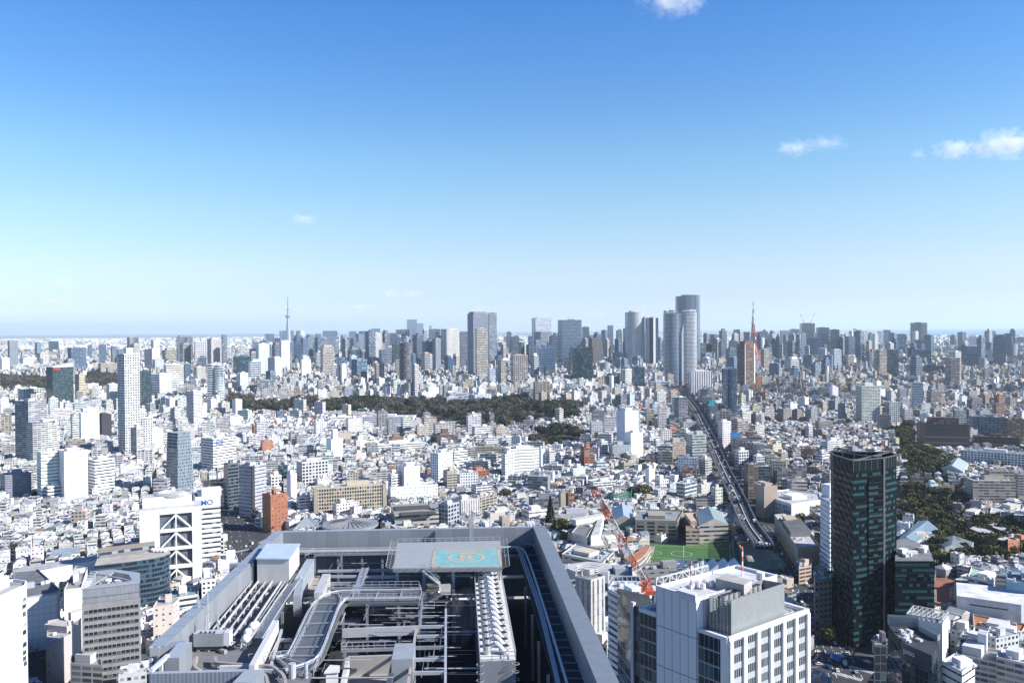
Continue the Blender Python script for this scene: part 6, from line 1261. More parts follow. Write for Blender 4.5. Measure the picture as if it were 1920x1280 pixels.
# ---------------- the big skyscraper roof right below the camera ----------------
def big_roof():
    ZT, ZD, ZP = 154.0, 150.0, 138.0
    O = G(760, 1120, 0); C0 = G(760, 1120, ZD); O = Vector((C0.x, C0.y, 0))
    root = empty('skyscraper', tuple(O), 'huge grey skyscraper roof with helipad, steel frames and gondola rails filling the bottom centre', 'skyscraper')
    def q(px, py, z=ZD): p = G(px, py, z); return Vector((p.x - O.x, p.y - O.y, z))
    STEEL = (.30, .33, .36); PALE_STEEL = (.52, .54, .56); DK = (.10, .11, .125)
    BL, BR = q(515, 995, ZT), q(1022, 985, ZT); FL = q(281, 1211, ZT); FR = q(1162, 1281, ZT)
    dr = (FR - BR).normalized(); FR2 = BR + dr * ((FR - BR).length + 34); 
    FM = q(465, 1253, ZT); SL = q(283, 1260, ZT)
    foot = [BL, FL, SL, Vector((FM.x, FM.y - 1, 0)), Vector((FM.x + 3, FR2.y, 0)), FR2, BR]
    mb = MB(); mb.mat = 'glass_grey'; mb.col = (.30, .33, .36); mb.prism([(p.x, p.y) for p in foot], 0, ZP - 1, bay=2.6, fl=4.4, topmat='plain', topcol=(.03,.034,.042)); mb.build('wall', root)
    def wallseg(a, b, z0, z1, th, side, col, mat='metal_panel', name='parapet', cap=(.42, .45, .48), bay=2.4):
        dv = (b - a); L = dv.length; dv.normalize(); nn = Vector((-dv.y, dv.x, 0)) * side; P = [(a.x, a.y), (b.x, b.y), (b.x + nn.x * th, b.y + nn.y * th), (a.x + nn.x * th, a.y + nn.y * th)]
        m_ = MB(); m_.mat = mat; m_.col = col; m_.prism(P, z0, z1, bay=bay, fl=z1 - z0, top=False); A = sum(P[i][0] * P[(i + 1) % 4][1] - P[(i + 1) % 4][0] * P[i][1] for i in range(4)); 
        m_.face([(*p, z1) for p in (P if A > 0 else P[::-1])], None, cap, 'metal')
        k = int(L / 4)
        for i in range(1, k):          # joints of the capping sheets
            p = a + dv * (i * L / k); m_.bar((p.x, p.y, z1 + .01), (p.x + nn.x * th, p.y + nn.y * th, z1 + .01), .035, (.25, .27, .29), 'plain')
        return m_.build(name, root)
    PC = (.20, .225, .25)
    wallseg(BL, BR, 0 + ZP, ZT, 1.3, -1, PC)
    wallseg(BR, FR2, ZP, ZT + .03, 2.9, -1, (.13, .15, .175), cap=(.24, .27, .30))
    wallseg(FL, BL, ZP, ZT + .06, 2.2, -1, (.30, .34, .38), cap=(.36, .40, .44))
    # front left louvred screen and the second parapet running towards the camera
    S0, S1 = q(284, 1259, ZT), q(460, 1254, ZT)
    m_ = MB(); m_.mat = 'corrugated'; m_.col = (.28, .31, .36); an = math.atan2(S1.y - S0.y, S1.x - S0.x); md = (S0 + S1) / 2; m_.box(md.x, md.y, ZP, (S1 - S0).length, .8, ZT - ZP - .1, an, bay=.55, fl=16, topmat='metal', topcol=(.45, .48, .52)); m_.build('louvre_screen', root)
    wallseg(Vector((S1.x, S1.y, 0)), Vector((S1.x - 1.5, S1.y - 22, 0)), ZP, ZT, 2.6, 1, (.30, .34, .38))
    # short return wall of the notch and the notch frame
    N0, N1 = q(347, 1202, ZT), q(281, 1211, ZT); an = math.atan2(N0.y - N1.y, N0.x - N1.x)
    m_ = MB(); m_.mat = 'metal_panel'; m_.col = (.25, .29, .33); md = (N0 + N1) / 2; m_.box(md.x, md.y, ZT - 1.26, (N0 - N1).length, 1.6, 1.2, an, bay=3, fl=4); a = q(347, 1203, ZT); b = q(322, 1232, ZT); dv = b - a; an2 = math.atan2(dv.y, dv.x); md = (a + b) / 2
    m_.box(md.x, md.y, ZD - 2, dv.length, 2.0, ZT - ZD + 1.97, an2, bay=3, fl=4, topmat='metal', topcol=(.45, .48, .52)); m_.build('notch_wall', root)
    fr = MB(); fr.mat = 'paint'; fr.col = (.55, .57, .6)
    for px, py in ((283, 1212), (298, 1211), (283, 1257), (311, 1231), (302, 1240)): p = q(px, py, ZT); fr.bar((p.x, p.y, ZP), (p.x, p.y, ZT), .22)
    p, r_ = q(283, 1257, ZT), q(315, 1228, ZT); fr.bar(p, r_, .25); p, r_ = q(286, 1258, ZT - 3), q(318, 1230, ZT - 3); fr.bar(p, r_, .2); fr.build('notch_frame', root)
    # decks
    def deck(name, pts, z=ZD, col=DK, mat='plank', th=.5, bay=2.2):
        P = [q(a, b, z) for a, b in pts]; m_ = MB(); m_.mat = 'metal'; m_.col = col; n = len(P); pl = [(p.x, p.y) for p in P]
        if sum(pl[i][0] * pl[(i + 1) % n][1] - pl[(i + 1) % n][0] * pl[i][1] for i in range(n)) < 0: pl = pl[::-1]
        m_.prism(pl, z - th, z, top=False); xs = [p[0] for p in pl]; m_.face([(*p, z) for p in pl], [(p[0] / bay, p[1] / 1.1 + 500) for p in pl], col, mat); return m_.build(name, root)
    deck('roof_deck', [(418, 1086), (566, 1080), (548, 1100), (505, 1190), (462, 1250), (345, 1256), (322, 1236), (347, 1204)], ZD - .6, (.2, .2, .21))
    deck('roof_deck', [(300, 1262), (560, 1240), (585, 1262), (560, 1330), (440, 1340)], ZD - .62)
    deck('track_deck', [(548, 1020), (975, 1016), (975, 1034), (562, 1040)], ZD - .55, mat='plain', col=(.07, .078, .09))
    deck('track_deck', [(970, 1017), (1004, 1017), (1108, 1300), (1046, 1300), (970, 1032)], ZD - .57, mat='plain', col=(.05, .057, .068))
    deck('gutter', [(1008, 1017), (1026, 1017), (1140, 1300), (1112, 1300)], ZD - 2.2, mat='plain', col=(.06, .068, .08), th=.3)
    # loop track deck
    LP = smooth([q(789, 1116), q(720, 1117), q(650, 1118), (q(628, 1122)), q(610, 1140), q(594, 1175), q(578, 1212), q(562, 1236), q(530, 1246)], 5)
    for p in LP: p.z = ZD
    m_ = MB(); m_.mat = 'metal'; m_.col = (.15, .16, .17); m_.ribbon(LP, 3.0, ZD - .3, th=.5); m_.build('track_deck', root)
    L, R = offs(LP, 2.55)
    for E in (L, R):
        m_ = MB(); m_.mat = 'paint'; m_.col = (.55, .57, .60); m_.path([(p.x, p.y, ZD + .45) for p in E], .11, sq=True); m_.path([(p.x, p.y, ZD + .1) for p in E], .07, (.3, .32, .34), sq=True); m_.build('gondola_rail', root)
    for a, b in list(zip(L, R))[::3]: m_ = MB(); m_.mat = 'metal'; m_.col = (.42, .44, .46); m_.bar((a.x, a.y, ZD), (b.x, b.y, ZD), .08); m_.build('sleeper', root)
    def rail(pts, z=ZD + .4, r=.09, col=(.50, .52, .55), ties=True, name='gondola_rail'):
        P = smooth([q(a, b, z) for a, b in pts], 5); m_ = MB(); m_.mat = 'paint'; m_.col = col; m_.path(P, r, sq=True)
        if ties:
            for p in P[::2]: m_.bar((p.x, p.y, ZD - .6), p, .1, (.38, .4, .42))
        m_.build(name, root); return P
    # back track, two rails, curving down the right hand side
    rail([(560, 1023), (700, 1021), (850, 1018), (960, 1016), (985, 1018), (1003, 1024), (1020, 1060), (1060, 1165), (1102, 1290)], col=(.34, .37, .41), r=.16)
    rail([(560, 1028), (700, 1026), (850, 1024), (930, 1022)], col=(.55, .57, .6), r=.07); Rr = rail([(560, 1033), (700, 1031), (850, 1029), (950, 1025), (972, 1026), (984, 1034), (1000, 1075), (1030, 1170), (1066, 1290)], col=(.66, .68, .70), r=.16)
    for k in (0, 1, 2): rail([(968 + k * 4, 1024 + k * 2), (990 + k * 3.5, 1085), (1012 + k * 3.2, 1150), (1046 + k * 3, 1290)], r=.09, col=(.42, .44, .47), ties=False, name='handrail')
    for k in range(18):
        tie = MB(); tie.mat = 'metal'; tie.col = (.22, .24, .27)
        t_ = k / 17; y = 1040 + 245 * t_ ** 1.0; xa = 986 + (1064 - 986) * ((y - 1040) / 245) ; xb = 1010 + (1100 - 1010) * ((y - 1040) / 245); tie.bar(q(xa, y, ZD + .1), q(xb, y, ZD + .1), .07); tie.build('sleeper', root)
    for yy in ((1037, 1000), (1073, 1010), (1103, 1020), (1154, 1042), (1220, 1068)):
        m_ = MB(); m_.mat = 'metal'; m_.col = (.09, .1, .12); m_.bar(q(yy[1], yy[0], ZD - 1.2), q(yy[1] + 24 + (yy[0] - 1037) * .06, yy[0], ZD - 1.2), .35); m_.build('cross_beam', root)
    # slanting rails on the left roof
    for (a, b), c in (((488, 1084), (408, 1186)), 0), (((515, 1083), (437, 1192)), 0), (((532, 1083), (452, 1202)), 1), (((545, 1084), (470, 1196)), 1), (((430, 1115), (388, 1170)), 0), (((462, 1086), (392, 1170)), 0), (((476, 1085), (400, 1178)), 0), (((502, 1084), (424, 1188)), 1), (((538, 1084), (461, 1199)), 1):
        m_ = MB(); m_.mat = 'paint'; m_.col = (.60, .61, .62); m_.bar(q(*a, ZD + .5), q(*b, ZD + .5), .13 if c == 0 and a[0] in (488, 515) or a[0] in (532, 545) else .06); m_.bar(q(*a, ZD - .2), q(*b, ZD - .2), .14, (.2, .2, .22)); A, B = q(*a, ZD + .5), q(*b, ZD + .5)
        for k in range(9): p = A.lerp(B, k / 8); m_.bar((p.x, p.y, ZD - .6), (p.x, p.y, ZD + .4), .12)
        m_.build('roof_rail', root)
    A0, B0, A1, B1 = q(488, 1084, ZD), q(408, 1186, ZD), q(515, 1083, ZD), q(437, 1192, ZD)
    for k in range(6):
        m_ = MB(); m_.mat = 'metal'; m_.col = (.42, .40, .38); t_ = .12 + k * .16; m_.bar(A0.lerp(B0, t_), A1.lerp(B1, t_), .1); m_.build('cross_bar', root)
    for k in range(5): rail([(556 + k * 2.6, 1080), (520 + k * 3, 1130), (478 + k * 3.4, 1196)], ZD + .7 + k * .25, .07, ties=False, name='pipe')
    # ventilation louvre panel
    P = [q(411, 1110, ZD + 1.2), q(436, 1079, ZD + 1.2), q(459, 1080, ZD + .2), q(440, 1112, ZD + .2)]
    m_ = MB(); m_.mat = 'corrugated'; m_.col = (.16, .155, .15); m_.face(P[::-1], [(0, 0), (18, 0), (18, 1), (0, 1)]); m_.face([(p.x, p.y, p.z - .3) for p in P], None, (.05, .05, .05), 'plain'); m_.bar(P[0], (P[0].x, P[0].y, ZD - .6), .2); m_.build('louvre_roof', root)
    # penthouse box and the wall beside it
    def roombox(name, pts, z1, z0, col, top, label=None):
        P = [q(a, b, z1) for a, b in pts]; m_ = MB(); m_.mat = 'paint'; m_.col = col; m_.prism([(p.x, p.y) for p in P], z0, z1 - .25, top=False); m_.prism(inset([(p.x, p.y) for p in P], -.35), z1 - .25, z1, col=top); return m_.build(name, root)
    roombox('plant_room', [(482, 1045), (542, 1046), (561, 1019), (501, 1019)], ZT + 1.2, ZD - .6, (.62, .60, .57), (.48, .56, .64))
    m_ = MB(); m_.mat = 'metal_panel'; m_.col = (.17, .19, .21); a, b = q(431, 1056, ZT), q(476, 1054, ZT); an = math.atan2(b.y - a.y, b.x - a.x); m_.box((a.x + b.x) / 2, (a.y + b.y) / 2, ZD - .6, (b - a).length, 1.2, ZT - ZD + .6, an, bay=3, fl=5, topmat='metal', topcol=(.4, .44, .48)); m_.build('plant_wall', root)
    # white wall of the stair pit and big diagonal girders
    def girder(a, b, z=ZD, h=1.6, w=.8, col=STEEL, name='girder'):
        A, B = q(*a, z), q(*b, z); dv = B - A; an = math.atan2(dv.y, dv.x); md = (A + B) / 2; m_ = MB(); m_.mat = 'metal'; m_.col = col; m_.box(md.x, md.y, z - h, dv.length, w, h, an); m_.build(name, root)
    girder((518, 1162), (472, 1246), ZD + 1.6, 5.5, .8, (.72, .71, .68), 'pit_wall')
    girder((582, 1047), (560, 1085), ZD + 1.5, 4, 1.6, (.42, .46, .50)); girder((562, 1086), (557, 1115), ZD + 1, 4, 1.4, (.40, .44, .48)); girder((612, 1075), (597, 1110), ZD + 1, 5, 1.6, (.6, .6, .58), 'pit_wall')
    girder((685, 1064), (664, 1110), ZD - .3, .8, 1.6, (.38, .40, .42))
    deck('walkway', [(578, 1083), (600, 1078), (590, 1112), (570, 1115)], ZD - 2.5, mat='plain', col=(.34, .30, .26))
    # grid of steel beams over the pits
    beams = [((590, 1038), (745, 1035)), ((596, 1068), (742, 1066)), ((617, 1078), (668, 1078)), ((617, 1091), (664, 1091)), ((672, 1080), (745, 1079)), ((671, 1095), (745, 1094)), ((613, 1100), (790, 1100)), ((648, 1131), (785, 1128)), ((642, 1178), (786, 1172)),
             ((640, 1216), (742, 1213)), ((785, 1172), (836, 1171)), ((782, 1190), (836, 1189)), ((780, 1211), (835, 1210)), ((778, 1233), (834, 1232)), ((775, 1258), (834, 1257)), ((740, 1066), (882, 1066)), ((838, 1076), (884, 1076)), ((940, 1079), (984, 1078)), ((945, 1040), (980, 1039)), ((780, 1178), (765, 1280)), ((836, 1140), (835, 1280)), ((792, 1112), (788, 1172)), ((528, 1178), (508, 1245)), ((520, 1197), (548, 1196)), ((518, 1221), (545, 1221))]
    for i, (a, b) in enumerate(beams):
        c = PALE_STEEL if i % 3 else STEEL  # beams alternate between two steel tones
        girder(a, b, ZD - .2 - (i % 2) * .6, .5 if i not in (8,) else 1.5, .36, c if i != 19 else (.55, .45, .38), 'steel_beam')
    for px, py in ((634, 1037), (679, 1036), (717, 1035), (747, 1066), (747, 1100), (688, 1130), (748, 1128), (786, 1128), (643, 1134), (646, 1178), (746, 1100), (838, 1100), (884, 1070), (985, 1098), (998, 1150), (1010, 1200), (1028, 1262), (640, 1040), (590, 1040), (520, 1160), (529, 1145)):
        p = q(px, py, ZD - .3); m_ = MB(); m_.mat = 'metal'; m_.col = (.28, .31, .35); m_.box(p.x, p.y, ZP, .45, .45, ZD - .5 - ZP, .1); m_.build('column', root)
    # dark things down in the pits
    R = random.Random(11); 
    for k in range(46):
        px = R.uniform(600, 835); py = R.uniform(1045, 1240); p = q(px, py, ZP); m_ = MB(); m_.mat = 'metal'; c = R.uniform(.05, .3)
        if R.random() < .5: m_.box(p.x, p.y, ZP - .9, R.uniform(1.5, 7), R.uniform(1, 3), R.uniform(1, 5), .1, col=(c, c * 1.02, c * 1.06))
        else: m_.bar((p.x, p.y, ZP + 4), (p.x + R.uniform(5, 16), p.y + .3, ZP + 4), R.uniform(.1, .4), (c, c, c * 1.1), sq=False)
        m_.build('pit_equipment', root)
    for py in (1082, 1088, 1096, 1103):
        m_ = MB(); m_.mat = 'metal'; m_.col = (.12, .13, .15)
        for k in range(16): m_.bar(q(672 + k * 4.6, py, ZD - 3), q(674.5 + k * 4.6, py + 1.5, ZD - 3), .22)
        m_.build('grating', root)
    for k in range(110):                    # thin pipes and trays between the girders
        py = R.uniform(1042, 1272); px = R.uniform(596, 800) if py < 1215 else R.choice([R.uniform(560, 610), R.uniform(790, 835)]); z = ZD - R.uniform(.6, 5); p = q(px, py, z); L_ = R.uniform(3, 14); m_ = MB(); m_.mat = 'metal'; c = R.choice([.5, .35, .2, .1]); a_ = R.choice([0, 0, 1.62]); m_.bar(p, (p.x + L_ * math.cos(a_), p.y + L_ * math.sin(a_), z), R.uniform(.04, .13), (c, c * 1.02, c * 1.05), sq=False); m_.build('pipe', root)
    for k in range(40):                    # clamps, boxes and cable trays on the left deck
        t_ = R.random(); px = 430 + 110 * R.random() - 85 * t_; py = 1092 + 135 * t_; p = q(px, py, ZD - .6); m_ = MB(); m_.mat = 'metal'; c = R.choice([.55, .4, .25]); m_.box(p.x, p.y, ZD - .58, R.uniform(.3, 1.4), R.uniform(.3, 1.2), R.uniform(.15, .6), -.5, col=(c, c, c)); m_.build('deck_box', root)
    # sunlit court with beams at the bottom
    deck('court_floor', [(640, 1290), (652, 1232), (738, 1228), (728, 1300)], ZD - 6, mat='plain', col=(.36, .33, .30))
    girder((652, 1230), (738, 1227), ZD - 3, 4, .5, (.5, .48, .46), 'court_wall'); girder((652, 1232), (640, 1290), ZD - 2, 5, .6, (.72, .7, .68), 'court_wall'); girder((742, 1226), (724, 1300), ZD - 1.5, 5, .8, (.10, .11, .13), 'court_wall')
    roombox('white_room', [(611, 1258), (634, 1256), (634, 1248), (620, 1247)], ZD - .5, ZP, (.72, .72, .70), (.7, .7, .7))
    girder((760, 1205), (754, 1235), ZD + .5, 6, 3.2, (.40, .42, .44), 'duct_box')
    # helipad
    ZH = 153.2
    hp = [q(a, b, ZH) for a, b in ((737, 1066), (942, 1064), (938, 1013), (745, 1017))]; m_ = MB(); m_.mat = 'metal'; m_.col = (.30, .32, .34); pl = [(p.x, p.y) for p in hp]; m_.prism(pl, ZH - .7, ZH, top=False); m_.face([(*p, ZH) for p in pl], [(p[0] / 1.6, p[1] / .8 + 500) for p in pl], (.30, .32, .34), 'deckplank'); pad = m_.build('helipad', root)
    def hq(u, v, dz=.0):      # coordinates on the painted square, 0..1
        a = [q(x, y, ZH) for x, y in ((807, 1063.5), (942, 1062), (935, 1028), (814, 1030))]; p = a[0].lerp(a[1], u).lerp(a[3].lerp(a[2], u), v); return Vector((p.x, p.y, ZH + dz))
    m_ = MB(); m_.mat = 'padpaint'; m_.face([hq(0, 0, .03), hq(1, 0, .03), hq(1, 1, .03), hq(0, 1, .03)], None, (.20, .40, .41)); m_.build('pad_paint', pad)
    OR = (.56, .40, .28); m_ = MB(); m_.mat = 'plain'; m_.col = OR
    for u0, v0, u1, v1 in ((0, 0, 1, .025), (0, .975, 1, 1), (0, 0, .03, 1), (.97, 0, 1, 1), (.1, .0, .13, .14), (0.0, .13, .13, .16)):
        m_.face([hq(u0, v0, .05), hq(u1, v0, .05), hq(u1, v1, .05), hq(u0, v1, .05)])
    cx = hq(.5, .5); r1 = (hq(1, .5) - hq(0, .5)).length * .235
    for k in range(40):
        a, b = k * math.pi / 20, (k + 1) * math.pi / 20; m_.face([(cx.x + r1 * math.cos(a), cx.y + r1 * math.sin(a), ZH + .05), (cx.x + (r1 + .45) * math.cos(a), cx.y + (r1 + .45) * math.sin(a), ZH + .05), (cx.x + (r1 + .45) * math.cos(b), cx.y + (r1 + .45) * math.sin(b), ZH + .05), (cx.x + r1 * math.cos(b), cx.y + r1 * math.sin(b), ZH + .05)])
    m_.build('pad_marking', pad)
    u_ = (hq(1, .5) - hq(0, .5)); an = math.atan2(u_.y, u_.x); text('R', pad, (cx.x, cx.y, ZH + .05), (0, 0, an), 5.6, OR, mat='plain', ext=.01)
    for s_, (u, v), t_ in ((.95, (.5, .80), '- - - - - - - -'), ) if False else (): pass
    ln = MB(); ln.col = OR; ln.face([hq(.2, .84, .05), hq(.78, .84, .05), hq(.78, .88, .05), hq(.2, .88, .05)]); ln.build('pad_marking', pad)
    sf = MB(); sf.mat = 'metal'; sf.col = (.42, .44, .46)      # tilted safety net frames
    for i in range(4):
        a, b = Vector((*pl[i], ZH)), Vector((*pl[(i + 1) % 4], ZH)); cen = sum((Vector((*p, ZH)) for p in pl), Vector()) / 4; dv = b - a; nn = Vector((dv.y, -dv.x, 0)).normalized()
        if nn.dot(a - cen) < 0: nn = -nn
        o_ = nn * 1.4 + Vector((0, 0, .5)); sf.bar(a + o_, b + o_, .06); n = int(dv.length / 1.5)
        for k in range(n + 1): p = a.lerp(b, k / n); sf.bar(p, p + o_, .04)
        sf.bar(a + o_ * .5, b + o_ * .5, .03)
    sf.build('safety_net_frame', pad)
    for px, py in ((745, 1066), (795, 1066), (850, 1066), (935, 1064), (930, 1016), (750, 1020)): p = q(px, py, ZH - .7); m_ = MB(); m_.mat = 'metal'; m_.col = (.4, .42, .44); m_.bar((p.x, p.y, ZP), p, .3); m_.build('helipad_post', root)
    # tall mast
    p = q(883, 1029, ZD); top = D(883, 957, p.y + O.y).z; m_ = MB(); m_.mat = 'metal'; m_.col = (.42, .46, .50)
    for k in range(3): a = k * 2.094; m_.bar((p.x + .5 * math.cos(a), p.y + .5 * math.sin(a), ZD), (p.x + .4 * math.cos(a), p.y + .4 * math.sin(a), top), .11)
    n = 14
    for k in range(n):
        z = ZD + (top - ZD) * k / n; m_.bar((p.x - .5, p.y, z), (p.x + .5, p.y, z + .7), .07)
    m_.bar((p.x, p.y, ZD), (p.x, p.y, top - 1), .25); m_.build('mast', root); m_ = MB(); m_.mat = 'paint'; m_.col = (.6, .05, .03); m_.ball((p.x - 1.0, p.y, top - 1.2), .28, 8); m_.bar((p.x, p.y, top - 1.4), (p.x - 1, p.y, top - 1.4), .05, (.3, .3, .3)); m_.build('warning_lamp', root)
    # cooling unit strip with bent ducts
    P = [q(a, b, ZD) for a, b in ((900, 1239), (967, 1237), (937, 1069), (889, 1070))]; pl = [(p.x, p.y) for p in P]; m_ = MB(); m_.mat = 'metal_panel'; m_.col = (.26, .27, .29); m_.prism(pl, ZP, ZD - .01, bay=1.1, fl=4, top=False); m_.face([(*p, ZD) for p in pl], None, (.66, .65, .62), 'plain'); cu = m_.build('cooling_block', root)
    n = 16
    for k in range(n):
        t_ = (k + .6) / (n + .6); f = 1 - (1 - t_) ; a = P[3].lerp(P[0], f); b = P[2].lerp(P[1], f); m_ = MB(); m_.mat = 'paint'; m_.col = (.66, .66, .66)
        c1 = a.lerp(b, .22); c2 = a.lerp(b, .74)
        m_.cyl(c1.x, c1.y, ZD, ZD + 1.3, .62, n=10, col=(.42, .42, .42)); m_.cyl(c1.x, c1.y, ZD + 1.31, ZD + 1.34, .5, n=10, col=(.02, .02, .02))
        m_.path([(c1.x + .3, c1.y + .1, ZD + 1.0), (c1.x + 1.4, c1.y - .2, ZD + 1.75), (c2.x - .8, c2.y - .5, ZD + 1.3), (c2.x, c2.y - .6, ZD + .4)], .34, sq=False)
        m_.cyl(c2.x, c2.y, ZD, ZD + 1.2, .72, n=10, col=(.5, .5, .48)); m_.cyl(c2.x, c2.y, ZD + 1.21, ZD + 1.25, .58, n=10, col=(.025, .025, .03))
        m_.build('fan_duct', cu)
    fr = MB(); fr.mat = 'metal'; fr.col = (.5, .52, .54)
    for i in range(4):
        a, b = P[i], P[(i + 1) % 4]; n2 = max(3, int((b - a).length / 1.6))
        for hh in (.7, 1.4): fr.bar((a.x, a.y, ZD + hh), (b.x, b.y, ZD + hh), .05)
        for k in range(n2): p = a.lerp(b, k / n2); fr.bar((p.x, p.y, ZD), (p.x, p.y, ZD + 1.4), .045)
    for e_ in (P[0], P[1]):
        for k in range(9): fr.path([(e_.x + .55 * math.cos(t * .785), e_.y - .3 + .55 * math.sin(t * .785), ZP + 2 + k * 1.2) for t in range(9)], .04)
    fr.build('railing', cu)
    # handrails
    def hand(pts, z=ZD, h=1.15, name='handrail', col=(.55, .57, .60)):
        m_ = MB(); m_.mat = 'metal'; m_.col = col; P = [q(a, b, z) for a, b in pts]
        for a, b in zip(P[:-1], P[1:]):
            for hh in (h * .5, h): m_.bar((a.x, a.y, z + hh), (b.x, b.y, z + hh), .035)
            n_ = max(1, int((b - a).length / 1.5))
            for k in range(n_ + 1): p = a.lerp(b, k / n_); m_.bar((p.x, p.y, z), (p.x, p.y, z + h), .035)
        m_.build(name, root)
    hand([(562, 1040), (735, 1037)]); hand([(572, 1046), (590, 1036)]); hand([(610, 1102), (785, 1100), (790, 1112)]); hand([(640, 1124), (786, 1122)]); hand([(600, 1122), (575, 1180), (545, 1238)]); hand([(640, 1130), (618, 1190), (600, 1240), (588, 1268)]); hand([(556, 1085), (470, 1205)]); hand([(466, 1240), (546, 1232)]); hand([(640, 1218), (742, 1215)]); hand([(745, 1066), (792, 1066)]); hand([(793, 1140), (836, 1140)]); hand([(420, 1078), (560, 1078)])
    # stair to the helipad
    st = MB(); st.mat = 'metal'; st.col = (.45, .48, .51); a, b = q(792, 1068, ZH - .5), q(824, 1094, ZD + .5); c_, d_ = q(824, 1106, ZD + .4), q(790, 1134, ZD - 4)
    for A, B in ((a, b), (c_, d_)):
        nn = Vector((0, .75, 0)); st.bar(A - nn, B - nn, .16); st.bar(A + nn, B + nn, .16)
        for k in range(14): p = A.lerp(B, k / 13); st.bar(p - nn, p + nn, .12)
        for o_ in (-nn, nn): st.bar(A + o_ + Vector((0, 0, 1)), B + o_ + Vector((0, 0, 1)), .05)
    P_ = [(p.x, p.y) for p in (q(824, 1110, ZD), q(845, 1110, ZD), q(845, 1094, ZD), q(824, 1095, ZD))]; st.prism(P_, ZD - .3, ZD + .1, col=(.5, .5, .48)); st.build('stair', root)
    # lattice girder behind gate
    gt = MB(); gt.mat = 'paint'; gt.col = (.55, .57, .6)
    for px in (573, 577, 587, 590): p = q(px, 1020, ZD); gt.bar((p.x, p.y, ZD), (p.x, p.y, ZT + .3), .18)
    for k in range(5): a, b = q(573, 1020, ZD), q(590, 1020, ZD); gt.bar((a.x, a.y, ZD + k), (b.x, b.y, ZD + k), .1)
    gt.build('gate_frame', root)
    # curved rails at bottom left
    rail([(369, 1232), (364, 1242), (367, 1252), (376, 1257)], ZD + .3, .22, (.40, .34, .30)); rail([(404, 1232), (405, 1239), (412, 1243), (470, 1247), (505, 1249), (520, 1256), (532, 1268), (536, 1285)], ZD + .3, .24, (.36, .33, .31)); rail([(456, 1258), (480, 1260), (497, 1266), (502, 1282)], ZD + .3, .22, (.36, .34, .33)); rail([(412, 1251), (470, 1250)], ZD + .3, .3, (.6, .58, .55)); rail([(470, 1256), (520, 1256), (545, 1252)], ZD + .2, .2, (.45, .47, .5))
    m_ = MB(); m_.mat = 'metal'; m_.col = (.5, .54, .58); p = q(548, 1262, ZD); m_.cyl(p.x, p.y, ZD - 8, ZD + 1.5, .55, n=12); m_.cyl(p.x + 2, p.y, ZD - 8, ZD + 1.5, .3, n=12); m_.build('pipe', root)
    # things standing on this roof
    r_ = empty('gondola', tuple(q(391, 1222, ZD - .6) + O), 'grey window cleaning gondola machine parked on the big roof at lower left', 'gondola', rot=.03); r_.scale = (.55, .55, .6)
    m_ = MB(); m_.mat = 'paint'; m_.col = (.30, .32, .34); m_.box(0, 1.6, 1.5, 8.4, 3.4, 3.4, 0, topcol=(.45, .48, .52)); m_.build('body', r_); m_ = MB(); m_.mat = 'paint'; m_.col = (.62, .64, .66); m_.box(5.1, 1.8, 1.6, 1.6, 3.2, 3.5); m_.build('cab', r_)
    m_ = MB(); m_.mat = 'metal'; m_.col = (.08, .085, .09); m_.box(0, 1.6, .5, 7, 2.6, .98); m_.build('undercarriage', r_)
    for x in (-2.2, -.9, .4, 1.6):
        m_ = MB(); m_.mat = 'metal'; m_.col = (.06, .06, .07); m_.cyl(x, 0.3, 4.92, 5.4, .3, n=8); m_.build('vent', r_)
    for x, h in ((-1.8, 6.5), (1.6, 7.2)):
        m_ = MB(); m_.mat = 'metal'; m_.col = (.55, .56, .58); m_.bar((x, 3.6, 0), (x, 3.6, h + 2), .2); m_.bar((x - .5, 3.6, h), (x + .6, 3.6, h - 2.5), .08); m_.build('davit_arm', r_)
    for x in (-3, 3): 
        m_ = MB(); m_.mat = 'metal'; m_.col = (.3, .3, .3); m_.box(x, 1.6, .02, .9, 3.0, .46); m_.build('wheel_frame', r_)
    dishes = [(474, 1170, 0.72, 'topmost of the white ball antennas on the big roof'), (479, 1167, 0.66, 'white ball antenna pressed against the right side of the topmost one'), (465, 1181, 0.68, 'white ball antenna in the middle of the slanting row'), (461, 1193, 0.72, 'lowest of the white ball antennas, nearest to the gondola machine')]
    for px, py, rr, lab in dishes:
        p = q(px, py, ZD + 1.6) + O; e2 = empty('ball_antenna', (p.x, p.y, ZD - .6), lab, 'antenna', 'white ball antennas on the big roof'); m_ = MB(); m_.mat = 'paint'; m_.col = (.82, .82, .82); m_.ball((0, 0, 1.9), rr, 14); m_.build('radome', e2); m_ = MB(); m_.mat = 'metal'; m_.col = (.5, .5, .5); m_.bar((0, 0, 0), (0, 0, 1.3), .1); m_.build('post', e2)
    for px, py in ((372, 1184), (389, 1178)):
        p = q(px, py, ZD) + O; m_ = MB(); m_.mat = 'metal'; m_.col = (.5, .52, .55); m_.bar((0, 0, -.6), (0, 0, 6), .14); m_.bar((-.5, 0, 3), (.5, 0, 3), .08); m_.bar((-.4, 0, 4.6), (.4, 0, 4.6), .08); o = m_.build('lightning_rod', None, (p.x, p.y, ZD)); tag(o, 'short lightning rod with crossbars standing behind the gondola machine, ' + ('left one' if px < 380 else 'right one'), 'lightning rod')
    stamp([(p.x + O.x, p.y + O.y) for p in foot], 6)
    # visibility: everything inside the roof outline is hidden
    for py in range(990, 1280, 4):
        xl = max(281, 515 - 1.095 * (py - 990)); xr = 1022 + .4746 * (py - 985); zrect(xl, xr, py, py + 4, 150)
    return q, O
facade('deckplank', (0, 1, .10, 1), (.30, .32, .34), (.31, .33, .35), .5, rough=.8, groof=.7, spec=.3, var=.1)
plain('padpaint', .8, .3, .8, 1.1, .6)
RQ, RO = big_roof()
